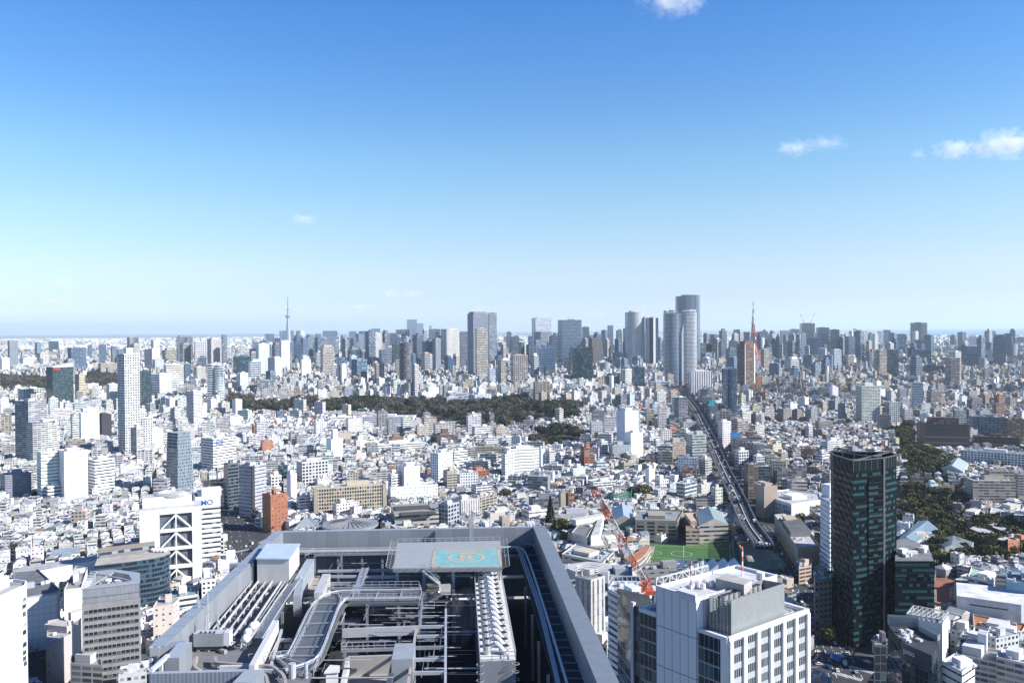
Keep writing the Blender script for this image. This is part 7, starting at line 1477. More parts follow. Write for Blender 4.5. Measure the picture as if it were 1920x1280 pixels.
# ---------------- cranes ----------------
def crane(label, foot, tip, w, d=None, base_h=6, zb=None, mastpx=None, colr=(.62, .10, .04), nseg=8):
    """foot pixel (on a roof of height zb) and tip pixel at the same distance"""
    f = G(foot[0], foot[1], zb); t_ = D(tip[0], tip[1], f.y if d is None else d); L = t_ - f
    root = empty('tower_crane', tuple(f), label, 'crane')
    mb = MB(); mb.mat = 'paint'; mb.col = colr; mb.box(0, 0, 0, w * 2.2, w * 2.2, base_h * .35); mb.bar((-w, 0, base_h * .3), (w * .6, 0, base_h * 1.3), w * .16); mb.bar((w, 0, base_h * .3), (-w * .2, 0, base_h * 1.6), w * .14); mb.bar((-w * 1.6, 0, base_h * .8), (0, 0, base_h * .4), w * .2); mb.build('cab', root)
    S0 = Vector((0, 0, base_h * .5)); dv = (L - S0); n = nseg; side = dv.cross(Vector((0, 1, 0))).normalized() * w * .5; dep = Vector((0, 1, 0)) * w * .5
    for k in range(n):
        a = S0 + dv * (k / n); b = S0 + dv * ((k + 1) / n); c = colr if (k // 2) % 2 == 0 else (.68, .66, .64)
        if (k == n - 1): c = colr
        mb = MB(); mb.mat = 'paint'; P0 = [a + side + dep, a - side + dep, a - side - dep, a + side - dep]; P1 = [b + side + dep, b - side + dep, b - side - dep, b + side - dep]; lattice(mb, P0, P1, w * .06, c, True); mb.build('jib_section', root)
    return root
crane('red and white crane jib rising from the striped office beside the white tower', (1214, 1112), (1114, 918), 2.6, zb=66, base_h=6, nseg=16, d=330)
for lab, ft, tp, zb in (('red and white crane rising over the twin sheeted towers in the centre', (1201, 766), (1184, 716), 60), ('small red crane in front of the twin curved tower', (1277, 726), (1285, 703), 26), ('left red and white crane above the houses before the cemetery trees', (518, 795), (508, 767), 10), ('right red and white crane above the brown block before the cemetery trees', (586, 792), (574, 760), 16),
                        ('left crane on the tower under construction at right', (1508, 607), (1500, 588), 190), ('right crane on the tower under construction at right', (1519, 607), (1527, 588), 190)):
    d0 = 1200 if 'sheeted' in lab else (10300 if 'under construction' in lab else None)
    if d0:
        f = D(ft[0], ft[1], d0 if d0 > 4000 else 1395); zb = f.z
    w_ = 6.5 if d0 == 10300 else 1.9
    crane(lab, ft, tp, w_, zb=zb, base_h=5 if w_ < 6 else 14, nseg=6, d=(f.y if d0 else None))
for a, b in (((1198, 768), (1198, 858)),):
    p = D(a[0], a[1], 1400); p2 = D(b[0], b[1], 1400); mb = MB(); mb.mat = 'paint'; n = 20
    for k in range(n): z0 = p2.z + (p.z - p2.z) * k / n; z1 = p2.z + (p.z - p2.z) * (k + 1) / n; lattice(mb, sq(0, 0, 1.2, z0 - p2.z), sq(0, 0, 1.2, z1 - p2.z), .18, (.5, .52, .55))
    tag(mb.build('crane_mast', None, tuple(p2)), 'grey lattice crane mast climbing the right side of the sheeted tower', 'crane mast')
# ---------------- the sea of smaller buildings ----------------
def region_height(x, y, r):
    """typical mid-rise share around a spot"""
    return 0.05
def pxpy(X, Y, Z):
    q = np.stack([X, Y, Z - CH], -1) @ np.array(RMi).T; return 960 + F * q[..., 0] / -q[..., 2], 640 - F * q[..., 1] / -q[..., 2]
def make_lots(y0, y1, lot, street, nrow, seedd, fov=.66):
    """rows of lots in patches, each patch with its own street direction"""
    out = []; ys = np.arange(y0 - 200, y1 + 200, seedd); seeds = []
    for yy in ys:
        xs = np.arange(-fov * yy - 400, fov * yy + 400, seedd)
        for xx in xs: seeds.append((xx + rng.uniform(-.35, .35) * seedd, yy + rng.uniform(-.35, .35) * seedd))
    SE = np.array(seeds)
    for si, (sx_, sy_) in enumerate(SE):
        ang = rng.choice([.15, .35, .6, .85, 1.1, -.2, .45]) + rng.uniform(-.08, .08); R_ = seedd * .9; n = int(R_ / lot)
        u = np.arange(-n, n + 1); v = []; yv = -R_
        row = 0
        while yv < R_: v.append(yv); row += 1; yv += lot * 1.08 + (street if row % nrow == 0 else .6)
        U, V = np.meshgrid(u * lot * 1.04 + (np.abs(u) // 6) * np.sign(u) * street, v, indexing='ij'); U = U + rng.uniform(-.1, .1, U.shape) * lot; ca, sa = math.cos(ang), math.sin(ang)
        X = (sx_ + U * ca - V * sa).ravel(); Y = (sy_ + U * sa + V * ca).ravel()
        m_ = (Y > y0) & (Y < y1) & (np.abs(X) < fov * Y + 60); X, Y = X[m_], Y[m_]
        if len(X) == 0: continue
        nb = SE[(np.abs(SE[:, 0] - sx_) < 2.2 * seedd) & (np.abs(SE[:, 1] - sy_) < 2.2 * seedd)]; dd = (X[:, None] - nb[None, :, 0]) ** 2 + (Y[:, None] - nb[None, :, 1]) ** 2
        own = (X - sx_) ** 2 + (Y - sy_) ** 2 <= dd.min(1) + 1e-6; out.append(np.stack([X[own], Y[own], np.full(own.sum(), ang)], 1))
    A = np.concatenate(out); return A[rng.permutation(len(A))]
def free(x, y):
    i = int((x - GX0) / CS); j = int((y - GY0) / CS)
    if 0 <= i < OCC.shape[0] and 0 <= j < OCC.shape[1]: return not OCC[i, j]
    return True
def freev(X, Y):
    i = ((X - GX0) / CS).astype(int); j = ((Y - GY0) / CS).astype(int); ok = (i >= 0) & (i < OCC.shape[0]) & (j >= 0) & (j < OCC.shape[1]); r = np.ones(len(X), bool); r[ok] = ~OCC[i[ok], j[ok]]; return r
WCOL = [((.76, .76, .75), 26), ((.60, .60, .58), 20), ((.46, .46, .46), 14), ((.44, .38, .30), 11), ((.54, .48, .40), 10), ((.28, .29, .31), 9), ((.22, .20, .19), 4), ((.30, .17, .11), 3), ((.42, .20, .11), 2), ((.15, .16, .18), 2), ((.48, .54, .60), 4)]
WC = np.array([c for c, w in WCOL]); WP = np.array([w for c, w in WCOL], float); WP /= WP.sum()
WPN = WP * np.array([1.3, 1.1, .8, .7, .7, .6, .4, .4, .4, .3, .8]); WPN /= WPN.sum(); WPD = WP * np.array([.45, .7, 1.1, 1.5, 1.2, 2.4, 3, 2.6, 1.6, 3, 1]); WPD /= WPD.sum()
RC = np.array([(.50, .51, .53), (.64, .64, .64), (.34, .36, .39), (.23, .24, .26), (.30, .20, .14), (.42, .40, .37), (.18, .26, .30), (.12, .13, .15)]); RP = np.array([.22, .20, .18, .13, .03, .13, .03, .08])
OCC0 = OCC.copy()
# records: x, y, ang, w, d, h, roofkind, style, wall colour, roof colour
REC = []
CNAME = {0: 'white', 1: 'off white', 2: 'pale grey', 3: 'beige', 4: 'cream', 5: 'grey', 6: 'dark brown', 7: 'brown', 8: 'brick red', 9: 'charcoal', 10: 'pale blue'}
RK = ['flat roof', 'pitched roof']
WPL = WP * np.array([3.2, 2.0, .8, .5, .5, .4, .25, .2, .15, .3, 1.4]); WPL /= WPL.sum()
def wpick(x, y): return WPD if right_dark(x, y) else (WPL if x / y < -.2 and y < 2400 else WPN)
def right_dark(x, y): return x / y > .28        # the hillside right of the highway is browner
# street walls along the avenue
for side, hlo, hhi in ((1, 16, 30), (-1, 26, 44)):
    for off_ in (0, 24):
        Lq, Rq = offs(AV, 33 + off_); E = Lq if side > 0 else Rq; acc = 0
        for a, b in zip(E[:-1], E[1:]):
            dv = b - a; l = dv.length
            while acc < l:
                p = a + dv * (acc / l); w = rng.uniform(12, 22); acc += w + rng.uniform(.5, 4); P = rect(p.x, p.y, w, 17, math.atan2(dv.y, dv.x))
                if p.y < 560 or p.y > 2700 or not all(free(*q_) for q_ in P + [(p.x, p.y)]): continue
                if side > 0 and p.y < 1050: continue
                REC.append((p.x, p.y, math.atan2(dv.y, dv.x) + (0 if side > 0 else math.pi), w, 17, rng.uniform(hlo, hhi) * (.75 if off_ else 1) * (.72 if p.y < 900 else 1), 0, str(rng.choice(['balcony', 'punch', 'band', 'balcony_dark', 'glass_grey'])), int(rng.choice(11, p=WPD)), int(rng.choice(8, p=RP)), 1)); stamp(P, .5)
            acc -= l
# 1: mid-rise blocks
mid = make_lots(430, 3300, 34, 9, 2, 340)
for x, y, a in mid:
    px = 960 + F * x / y; dens = .30
    if y < 1000: dens = .22
    if px < 430 and y < 1250: dens = .08
    if 420 < px < 1100 and 1500 < y < 2000: dens = .10
    if px > 1420 and y < 1700: dens = .20
    if y > 2200: dens = .5
    if 1100 < y < 2200 and px < 1420: dens += .08
    if abs(x - np.interp(y, [q.y for q in AV], [q.x for q in AV])) < 85 and y < 2600: dens = .75
    if rng.random() > dens: continue
    w, dp = rng.uniform(13, 26), rng.uniform(10, 18)
    if rng.random() < .12: w *= 1.6
    P = rect(x, y, w, dp, a)
    if not all(free(px_, py_) for px_, py_ in P + [(x, y)]): continue
    h = rng.uniform(10, 24) if y < 1500 else rng.uniform(13, 40) ** 1.0
    if abs(x - np.interp(y, [q.y for q in AV], [q.x for q in AV])) < 85: h *= 1.35
    if px > 1420: h *= .85
    ci = rng.choice(11, p=wpick(x, y)); st = rng.choice(['balcony', 'punch', 'band', 'balcony_dark', 'punch_small', 'glass_grey'], p=[.36, .24, .16, .1, .1, .04])
    REC.append((x, y, a, w, dp, h, 0, st, ci, int(rng.choice(8, p=RP)), 1)); stamp(P, 1.0)
NMID = len(REC)
# 2: houses on everything left
hs = make_lots(430, 2500, 10.6, 4.4, 2, 230); hs = hs[freev(hs[:, 0], hs[:, 1])]
print('midrise', NMID, 'house lots', len(hs))
for x, y, a in hs:
    if rng.random() < .07: continue
    w, dp = rng.uniform(7.2, 10.4), rng.uniform(7, 10.6); big = rng.random() < .10
    h = rng.uniform(5.8, 9.8) if not big else rng.uniform(10, 16)
    ci = rng.choice(11, p=wpick(x, y))
    REC.append((x, y, a + rng.choice([0, math.pi / 2]), w, dp, h, 0 if (big or rng.random() < .52) else 1, 'house_wall' if rng.random() < .75 else 'balcony', ci, int(rng.choice(8, p=RP)), 0))
# 3: farther belts, coarser lots
for y0, y1, lot, st_, sd_, hm, hx in ((2500, 4200, 17, 6, 420, 9, 30), (4200, 7500, 30, 9, 800, 10, 42), (7500, 13000, 60, 16, 1800, 10, 38), (13000, 24000, 140, 40, 4200, 12, 40)):
    A = make_lots(y0, y1, lot, st_, 2, sd_); A = A[freev(A[:, 0], A[:, 1])]
    PX, PY = pxpy(A[:, 0], A[:, 1], np.zeros(len(A))); sea = (PX > 1660) & (PY < 650) & (PY > 636) & (rng.random(len(A)) < .7) | (PX > 1650) & (PY < 631); A = A[~sea]
    print(y0, len(A))
    for x, y, a in A:
        if rng.random() < .12: continue
        w, dp = lot * rng.uniform(.5, .95), lot * rng.uniform(.5, .9); h = hm * rng.uniform(.7, 1.3) if rng.random() < .62 else rng.uniform(hm, hx)
        if rng.random() < .02: h *= 2.0; w *= .7; dp *= .7
        if y > 7500 and h > 40: h = 40
        ci = rng.choice(11, p=WPD if (right_dark(x, y) and y < 6000) else WPN)
        st = 'plain' if y > 9000 else rng.choice(['balcony', 'punch', 'band', 'glass_blue', 'plain'], p=[.32, .26, .2, .12, .10])
        REC.append((x, y, a, w, dp, h, 0, st, ci, int(rng.choice(8, p=RP)), 2 if y < 7500 else 3))
print('records', len(REC))
# which ones does the camera really see most of (front to back over the depth picture)
order = sorted(range(len(REC)), key=lambda i: REC[i][1]); SEEN = {}
for i in order:
    x, y, a, w, dp, h, rk, st, ci, ri, kd = REC[i]
    if kd > 1 or y > 2300: break
    P = rect(x, y, w, dp, a); X = np.array([p[0] for p in P] * 2); Y = np.array([p[1] for p in P] * 2); Z = np.array([0.] * 4 + [h] * 4); px, py = pxpy(X, Y, Z)
    if px.max() < 0 or px.min() > 1920 or py.min() > 1280: continue
    n = zrect(px.min(), px.max(), py.min(), py.max(), y - 8)
    if n > 0: SEEN[i] = n
hs_i = sorted([i for i in SEEN if REC[i][10] == 0], key=lambda i: -SEEN[i])[:300]; md_i = sorted([i for i in SEEN if REC[i][10] == 1], key=lambda i: -SEEN[i])[:300]
IND = set(hs_i) | set(md_i); print('individual', len(hs_i), len(md_i))
def house_mb(rec, seed, local=True):
    x, y, a, w, dp, h, rk, st, ci, ri, kd = rec
    R = random.Random(seed); col = tuple(min(.82, c * R.uniform(.92, 1.06)) for c in WC[ci]); rc = tuple(RC[ri])
    wall = MB(); wall.mat = st; wall.col = col; P = rect(0, 0, w, dp); fh = FLH.get(st, 3.0)
    if rk == 0 and R.random() < .35 and kd == 0:      # stepped top storey
        wall.prism(P, 0, h - 2.9, fl=3, bay=3.2, topmat='roof', topcol=rc); P = rect(-w * .12, dp * .12, w * .72, dp * .7); wall.prism(P, h - 2.9 + .02, h, fl=3, bay=3.2, top=False)
    else: wall.prism(P, 0, h, fl=fh, bay=BAY.get(st, 3.2), top=False)
    roof = MB(); roof.mat = 'roof'; roof.col = rc
    if rk == 0:
        roof.face([(*p, h - .5) for p in P]); ip = inset(P, .35); roof.col = col; roof.mat = 'plain'
        for k in range(4):
            j = (k + 1) % 4; roof.face([(*P[k], h), (*P[j], h), (*ip[j], h), (*ip[k], h)]); roof.face([(*ip[j], h - .5), (*ip[k], h - .5), (*ip[k], h), (*ip[j], h)])
    else:
        e_ = .45; Q = rect(0, 0, w + e_ * 2, dp + e_ * 2); hh = min(w, dp) * .26; a_, b_ = ((-w / 2 + (dp * .3 if seed % 3 else -e_), 0, h + hh), (w / 2 - (dp * .3 if seed % 3 else -e_), 0, h + hh)); Z = h - .05
        roof.face([(*Q[0], Z), (*Q[1], Z), b_, a_]); roof.face([(*Q[2], Z), (*Q[3], Z), a_, b_]); roof.face([(*Q[1], Z), (*Q[2], Z), b_]); roof.face([(*Q[3], Z), (*Q[0], Z), a_]); roof.face([(*p, Z) for p in Q][::-1])
    eq = EQ(); eq.col = (.62, .62, .62)
    if rk == 0:
        if kd == 1: eq.box(R.uniform(-.2, .2) * w, R.uniform(-.15, .15) * dp, h - .48, w * R.uniform(.2, .35), dp * R.uniform(.3, .5), R.uniform(2.4, 4.5), col=col)
        for _ in range(7 if kd == 1 else 3): eq.box(R.uniform(-.4, .4) * w, R.uniform(-.38, .38) * dp, h - .48, R.uniform(.8, 2.2), R.uniform(.7, 1.6), R.uniform(.7, 1.7), col=R.choice([(.72, .72, .72), (.5, .5, .5), (.3, .3, .32)]))
        if kd == 1 and R.random() < .4: eq.cyl(R.uniform(-.3, .3) * w, .2 * dp, h - .48, h + 1.8, 1.1, n=8)
    else:
        if R.random() < .5: eq.box(w * .2, dp * .1, h, .8, .8, min(w, dp) * .26 + .9)
    return wall, roof, eq
# where in the picture: a landmark everybody can find
def area_name(px, y):
    if y < 1000 and px < 270: return 'in the dense quarter at lower left'
    if px < 300: return 'near the white slender tower'
    if px < 560: return 'near the tapering glass tower'
    if px < 860: return 'behind the beige university block'
    if px < 1130: return 'behind the big roof in the centre' if y < 1200 else 'in the centre below the cemetery trees'
    if px < 1330: return 'left of the elevated highway'
    if px < 1560: return 'right of the elevated highway'
    return 'near the black green tower' if y < 1250 else 'near the brown terraces'
SH = {'balcony': 'balcony rows', 'punch': 'square windows', 'band': 'ribbon windows', 'balcony_dark': 'deep dark balconies', 'punch_small': 'few small windows', 'glass_grey': 'a glassy front', 'house_wall': 'small windows'}
for i in sorted(IND):
    rec = REC[i]; x, y, a, w, dp, h, rk, st, ci, ri, kd = rec; ar = area_name(960 + F * x / y, y); wall, roof, eq = house_mb(rec, i)
    if kd == 0: lab = ('%s %s house with %s %s' % ('tall' if h > 9.8 else 'small', CNAME[ci], RK[rk], ar)); nm, ct, gr = 'house', 'house', 'houses ' + ar
    else: lab = ('%s %s block with %s %s' % ('tall' if h > 20 else ('long' if w > 27 else 'compact'), CNAME[ci], SH[st], ar)); nm, ct, gr = 'apartment_building', 'apartment block', 'mid-rise blocks ' + ar
    root = empty(nm, (x, y, 0), lab, ct, gr, a); wall.build('wall', root); r_ = roof.build('roof', root)
    if eq.v: eq.build('rooftop_equipment', r_)
# the rest, one object per kind
def bulk(recs, name, label, cat, clutter=True):
    mats = ['house_wall', 'balcony', 'punch', 'band', 'balcony_dark', 'punch_small', 'glass_grey', 'glass_blue', 'plain', 'roof']; mi = {k: i for i, k in enumerate(mats)}
    A = np.array([(r[0], r[1], r[2], r[3], r[4], r[5], r[6], mi[r[7]], r[8], r[9], r[10]) for r in recs]); n = len(A); x, y, a, w, dp, h, rk = A[:, :7].T; ca, sa = np.cos(a), np.sin(a)
    def ringp(fw, fd, z):
        out = []
        for sx_, sy_ in ((-.5, -.5), (.5, -.5), (.5, .5), (-.5, .5)):
            lx, ly = sx_ * fw, sy_ * fd; out.append(np.stack([x + lx * ca - ly * sa, y + lx * sa + ly * ca, z], 1))
        return np.stack(out, 1)
    flat = rk < .5; big = A[:, 10] >= 3
    B = ringp(w, dp, h * 0); E = ringp(w, dp, h); iw = np.where(flat, w - .7, np.maximum(w - dp * .7, .3)); idp = np.where(flat, dp - .7, .3); swap = (~flat) & (dp > w); iw = np.where(swap, .3, iw); idp = np.where(swap, np.maximum(dp - w * .7, .3), idp)
    T_ = ringp(iw, idp, np.where(flat, h - .55, h + np.minimum(w, dp) * .26)); V = np.concatenate([B, E, T_], 1).reshape(-1, 3)
    base = (np.arange(n) * 12)[:, None]; faces = []; 
    for k in range(4): j = (k + 1) % 4; faces.append([k, j, 4 + j, 4 + k])
    for k in range(4): j = (k + 1) % 4; faces.append([4 + k, 4 + j, 8 + j, 8 + k])
    faces.append([8, 9, 10, 11]); FF = np.array(faces); Fc = (base[:, :, None] + FF[None]).reshape(-1, 4)
    st = A[:, 7].astype(int); M = np.zeros((n, 9), int); M[:, :4] = st[:, None]; M[:, 4:8] = np.where(flat, mi['plain'], mi['roof'])[:, None]; M[:, 8] = mi['roof']
    wc = WC[A[:, 8].astype(int)] * rng.uniform(.9, 1.06, (n, 1)); rc = RC[A[:, 9].astype(int)] * rng.uniform(.85, 1.1, (n, 1)); C = np.zeros((n, 9, 3)); C[:, :4] = wc[:, None]; C[:, 4:8] = np.where(flat[:, None], wc, rc)[:, None]; C[:, 8] = rc; C = np.clip(C, 0, .83)
    fh = np.where(A[:, 10] >= 2, 3.6, 3.1); nf = np.maximum(1, np.round(h / fh)); bay = np.array([BAY.get(m_, 4) for m_ in mats])[st]; off = rng.integers(0, 900, n).astype(float)
    UV = np.zeros((n, 9, 4, 2)); UV[:, 4:, :, 0] = .5; UV[:, 4:, :, 1] = -1; u = off.copy()
    for k in range(4):
        nb = np.maximum(1, np.round((w if k % 2 == 0 else dp) / bay)); UV[:, k, 0] = np.stack([u, off], 1); UV[:, k, 1] = np.stack([u + nb, off], 1); UV[:, k, 2] = np.stack([u + nb, off + nf], 1); UV[:, k, 3] = np.stack([u, off + nf], 1); u = u + nb
    Vs, Fs, Ms, Cs, Us = [V], [Fc], [M.reshape(-1)], [C.reshape(-1, 3)], [UV.reshape(-1, 2)]
    if clutter:                        # machines, stair heads and tanks on flat roofs
        nn = [5, 3][0]; idx = np.repeat(np.arange(n)[flat & ~big], 4); k = len(idx); first = np.tile(np.array([1, 0, 0, 0]), len(idx) // 4).astype(bool) & (w[idx] > 11)
        bw = np.where(first, w[idx] * rng.uniform(.2, .4, k), rng.uniform(.8, 2.3, k)); bd = np.where(first, dp[idx] * rng.uniform(.3, .5, k), rng.uniform(.8, 1.8, k)); bh = np.where(first, rng.uniform(2.4, 4.5, k), rng.uniform(.7, 1.8, k))
        lx = rng.uniform(-.36, .36, k) * w[idx]; ly = rng.uniform(-.34, .34, k) * dp[idx]; cx = x[idx] + lx * ca[idx] - ly * sa[idx]; cy = y[idx] + lx * sa[idx] + ly * ca[idx]; c2, s2 = ca[idx], sa[idx]; z0 = h[idx] - .54; vs = []
        for z in (z0, z0 + bh):
            for sx_, sy_ in ((-.5, -.5), (.5, -.5), (.5, .5), (-.5, .5)): vs.append(np.stack([cx + sx_ * bw * c2 - sy_ * bd * s2, cy + sx_ * bw * s2 + sy_ * bd * c2, z], 1))
        V2 = np.stack(vs, 1).reshape(-1, 3); F2 = np.array([[0, 1, 5, 4], [1, 2, 6, 5], [2, 3, 7, 6], [3, 0, 4, 7], [4, 5, 6, 7]]); Fc2 = ((np.arange(k) * 8)[:, None, None] + F2[None]).reshape(-1, 4) + len(V)
        g_ = rng.choice([.72, .6, .42, .25], k)[:, None] * np.ones((1, 3)); g_ = np.where(first[:, None], wc[idx], g_); Vs.append(V2); Fs.append(Fc2); Ms.append(np.full(k * 5, mi['plain'])); Cs.append(np.repeat(np.clip(g_, 0, .83), 5, 0)); Us.append(np.tile(np.array([.5, -1.]), (k * 20, 1)))
    V = np.concatenate(Vs); Fc = np.concatenate(Fs); M = np.concatenate(Ms); C = np.concatenate(Cs); U = np.concatenate(Us); me = bpy.data.meshes.new(name); nf_ = len(Fc)
    me.vertices.add(len(V)); me.vertices.foreach_set('co', V.astype(np.float32).ravel()); me.loops.add(nf_ * 4); me.loops.foreach_set('vertex_index', Fc.astype(np.int32).ravel()); me.polygons.add(nf_); me.polygons.foreach_set('loop_start', np.arange(0, nf_ * 4, 4, dtype=np.int32)); me.polygons.foreach_set('loop_total', np.full(nf_, 4, dtype=np.int32)); me.polygons.foreach_set('material_index', M.astype(np.int32))
    ul = me.uv_layers.new(name='uv'); ul.data.foreach_set('uv', U.astype(np.float32).ravel()); at = me.color_attributes.new('Col', 'FLOAT_COLOR', 'CORNER'); at.data.foreach_set('color', np.repeat(np.concatenate([C, np.ones((nf_, 1))], 1), 4, 0).astype(np.float32).ravel())
    for m_ in mats: me.materials.append(MATS[m_])
    me.update(); me.shade_flat(); o = bpy.data.objects.new(name, me); S.collection.objects.link(o); tag(o, label, cat, kind='stuff'); return o
rest = [r for i, r in enumerate(REC) if i not in IND]
bulk([r for r in rest if r[10] == 0], 'houses', 'countless small houses filling the ground between the larger buildings', 'houses')
bulk([r for r in rest if r[10] == 1], 'apartment_buildings', 'countless mid-rise blocks scattered through the city', 'apartment blocks')
bulk([r for r in rest if r[10] == 2], 'distant_buildings', 'countless distant buildings beyond the cemetery trees', 'distant buildings')
bulk([r for r in rest if r[10] == 3], 'far_city', 'far city running to the horizon as fine pale specks', 'distant city', clutter=False)
# filler towers of the far skyline, each its own object
FT = random.Random(21); k = 0; tries = 0
while k < 300 and tries < 15000:
    tries += 1; px = FT.uniform(0, 1920) if FT.random() < .3 else FT.uniform(470, 1600); d = FT.choice([FT.uniform(2900, 5200), FT.uniform(4200, 8500)]); w = FT.uniform(20, 46); h = FT.uniform(40, 105) if d < 4500 else FT.uniform(75, 165)
    if px < 460 and d < 3000: continue
    x = (px - 960) / F * d; a = FT.choice([.3, .5, .8, 1.1]); P = rect(x, d, w, w * .8, a)
    if not all(free(*p) for p in P): continue
    stamp(P, 12); k += 1; st = FT.choice(['glass_blue', 'glass_grey', 'glass_blue', 'vert', 'band', 'punch', 'balcony']); cn, col = FT.choice([('pale', (.6, .6, .6)), ('white', (.78, .78, .77)), ('beige', (.46, .4, .33)), ('blue grey', (.16, .22, .30)), ('grey', (.26, .28, .31)), ('dark blue', (.06, .10, .16)), ('blue', (.10, .16, .24)), ('slate', (.14, .17, .21))])
    side = 'left of the needle tower' if px < 540 else ('right of the needle tower' if px < 880 else ('left of the twin curved tower' if px < 1250 else ('right of the twin curved tower' if px < 1500 else 'in the right skyline towards the bay')))
    root = empty('distant_tower', (x, d, 0), '%s %s distant tower with %s %s' % ('slim' if w < 28 else 'broad', cn, SH.get(st, 'a glassy front') if st != 'vert' else 'vertical lines', side), 'tower', 'distant towers ' + side, a)
    tower(root, rect(0, 0, w, w * .8), 0, h, st, col, 3000 + k, fl=FLH.get(st, 4) * 1.8, bay=BAY.get(st, 4) * 1.8)
    if FT.random() < .5: mb = MB(); mb.mat = 'plain'; mb.col = col; mb.box(w * FT.uniform(-.15, .15), 0, h + .1, w * .6, w * .5, FT.uniform(4, 12)); mb.build('crown', root)
# the denser office districts of the centre
k = 0; tries = 0
while k < 130 and tries < 6000:
    tries += 1; px = FT.choice([FT.uniform(490, 900), FT.uniform(700, 1250), FT.uniform(1310, 1600), FT.uniform(1600, 1900)]); d = FT.uniform(4300, 7800); w = FT.uniform(30, 62); x = (px - 960) / F * d; ty = FT.uniform(619, 652); h = D(px, ty, d).z; a = FT.choice([.3, .5, .8, 1.1]); P = rect(x, d, w, w * .7, a)
    if h < 50 or not all(free(*p) for p in P): continue
    stamp(P, 6); k += 1; st = FT.choice(['glass_blue', 'glass_blue', 'glass_grey', 'band', 'vert']); cn, col = FT.choice([('navy', (.04, .07, .12)), ('steel blue', (.09, .14, .21)), ('slate blue', (.12, .17, .24)), ('light grey', (.42, .44, .47)), ('dark grey', (.13, .15, .18))])
    side = 'below the needle tower skyline' if px < 880 else ('around the diagonal fin tower' if px < 1250 else 'in the cluster right of the lattice tower' if px < 1600 else 'in the right skyline')
    root = empty('city_tower', (x, d, 0), '%s %s city tower %s' % ('wide' if w > 46 else 'narrow', cn, side), 'tower', 'city towers ' + side, a)
    tower(root, rect(0, 0, w, w * .7), 0, h, st, col, 5000 + k, fl=FLH.get(st, 4) * 2.2, bay=BAY.get(st, 4) * 2.2)
    mb = MB(); mb.mat = 'plain'; mb.col = col; mb.box(w * FT.uniform(-.15, .15), 0, h + .1, w * .5, w * .4, FT.uniform(4, 14)); mb.build('crown', root)
# ---------------- trees, cars ----------------
def crown_pts(R, n, rx, rz, lump=4):
    """leaf clumps in a few overlapping lobes"""
    lobes = [(R.uniform(-.5, .5) * rx, R.uniform(-.5, .5) * rx, R.uniform(-.25, .45) * rz, R.uniform(.45, .75)) for _ in range(lump)]; out = []
    for i in range(n):
        lx, ly, lz, k = lobes[i % lump]; a = R.uniform(0, 6.283); u = R.uniform(-1, 1); r = R.uniform(.75, 1.03); s_ = math.sqrt(1 - u * u)
        out.append((lx + rx * k * r * s_ * math.cos(a), ly + rx * k * r * s_ * math.sin(a), lz + rz * k * r * u))
    return out
def tree_proto(seed, rx, rz, trunk, n, ev=True, cone=False, cols=None):
    R = random.Random(seed); mb = MB(); mb.mat = 'leaf'; z0 = trunk + rz * .75
    if cone:
        pts = []
        for i in range(n): t_ = R.random() ** .8; a = R.uniform(0, 6.283); rr = rx * (1 - t_) * R.uniform(.75, 1.05); pts.append((rr * math.cos(a), rr * math.sin(a), -rz * .75 + t_ * rz * 2.6))
    else: pts = crown_pts(R, n, rx, rz, 6)
    cols = cols or [(.035, .05, .02), (.05, .065, .028), (.065, .075, .03), (.03, .04, .018)]
    for p in pts:
        s_ = R.uniform(.35, .8) * (rx / 5) ** .5; a = Vector((R.gauss(0, 1), R.gauss(0, 1), R.gauss(0, 1) + .4)).normalized(); u = a.cross(Vector((.3, .5, .8))).normalized() * s_; v = a.cross(u).normalized() * s_; c = Vector((p[0], p[1], p[2] + z0)); k = R.uniform(.8, 1.25); cc = R.choice(cols)
        mb.face([c - u - v * .6, c + u * .8 - v, c + u + v, c - u * .7 + v * .8], None, tuple(x * k for x in cc))
    tr = MB(); tr.mat = 'bark'; tr.col = (.06, .045, .035); tr.cyl(0, 0, 0, trunk + rz * .6, rx * .07 + .1, rx * .03 + .05, n=7)
    for k in range(5): a = k * 1.26 + R.random(); tr.bar((0, 0, trunk * .7 + k * .3), (rx * .5 * math.cos(a), rx * .5 * math.sin(a), trunk + rz * .8), .12 + rx * .015, sq=False, r2=.04)
    return mb, tr
def bare(seed, rx, h):
    R = random.Random(seed); tr = MB(); tr.mat = 'bark'; tr.col = (.10, .08, .065)
    def br(p, d, L, r, lv):
        q = p + d * L; tr.bar(p, q, r, sq=True, r2=r * .6)
        if lv:
            for _ in range(4): dd = (d + Vector((R.gauss(0, .55), R.gauss(0, .55), R.gauss(.05, .35)))).normalized(); br(p + d * L * R.uniform(.5, 1), dd, L * R.uniform(.55, .8), r * .55, lv - 1)
    br(Vector((0, 0, 0)), Vector((0, 0, 1)), h * .36, .28, 4); return tr
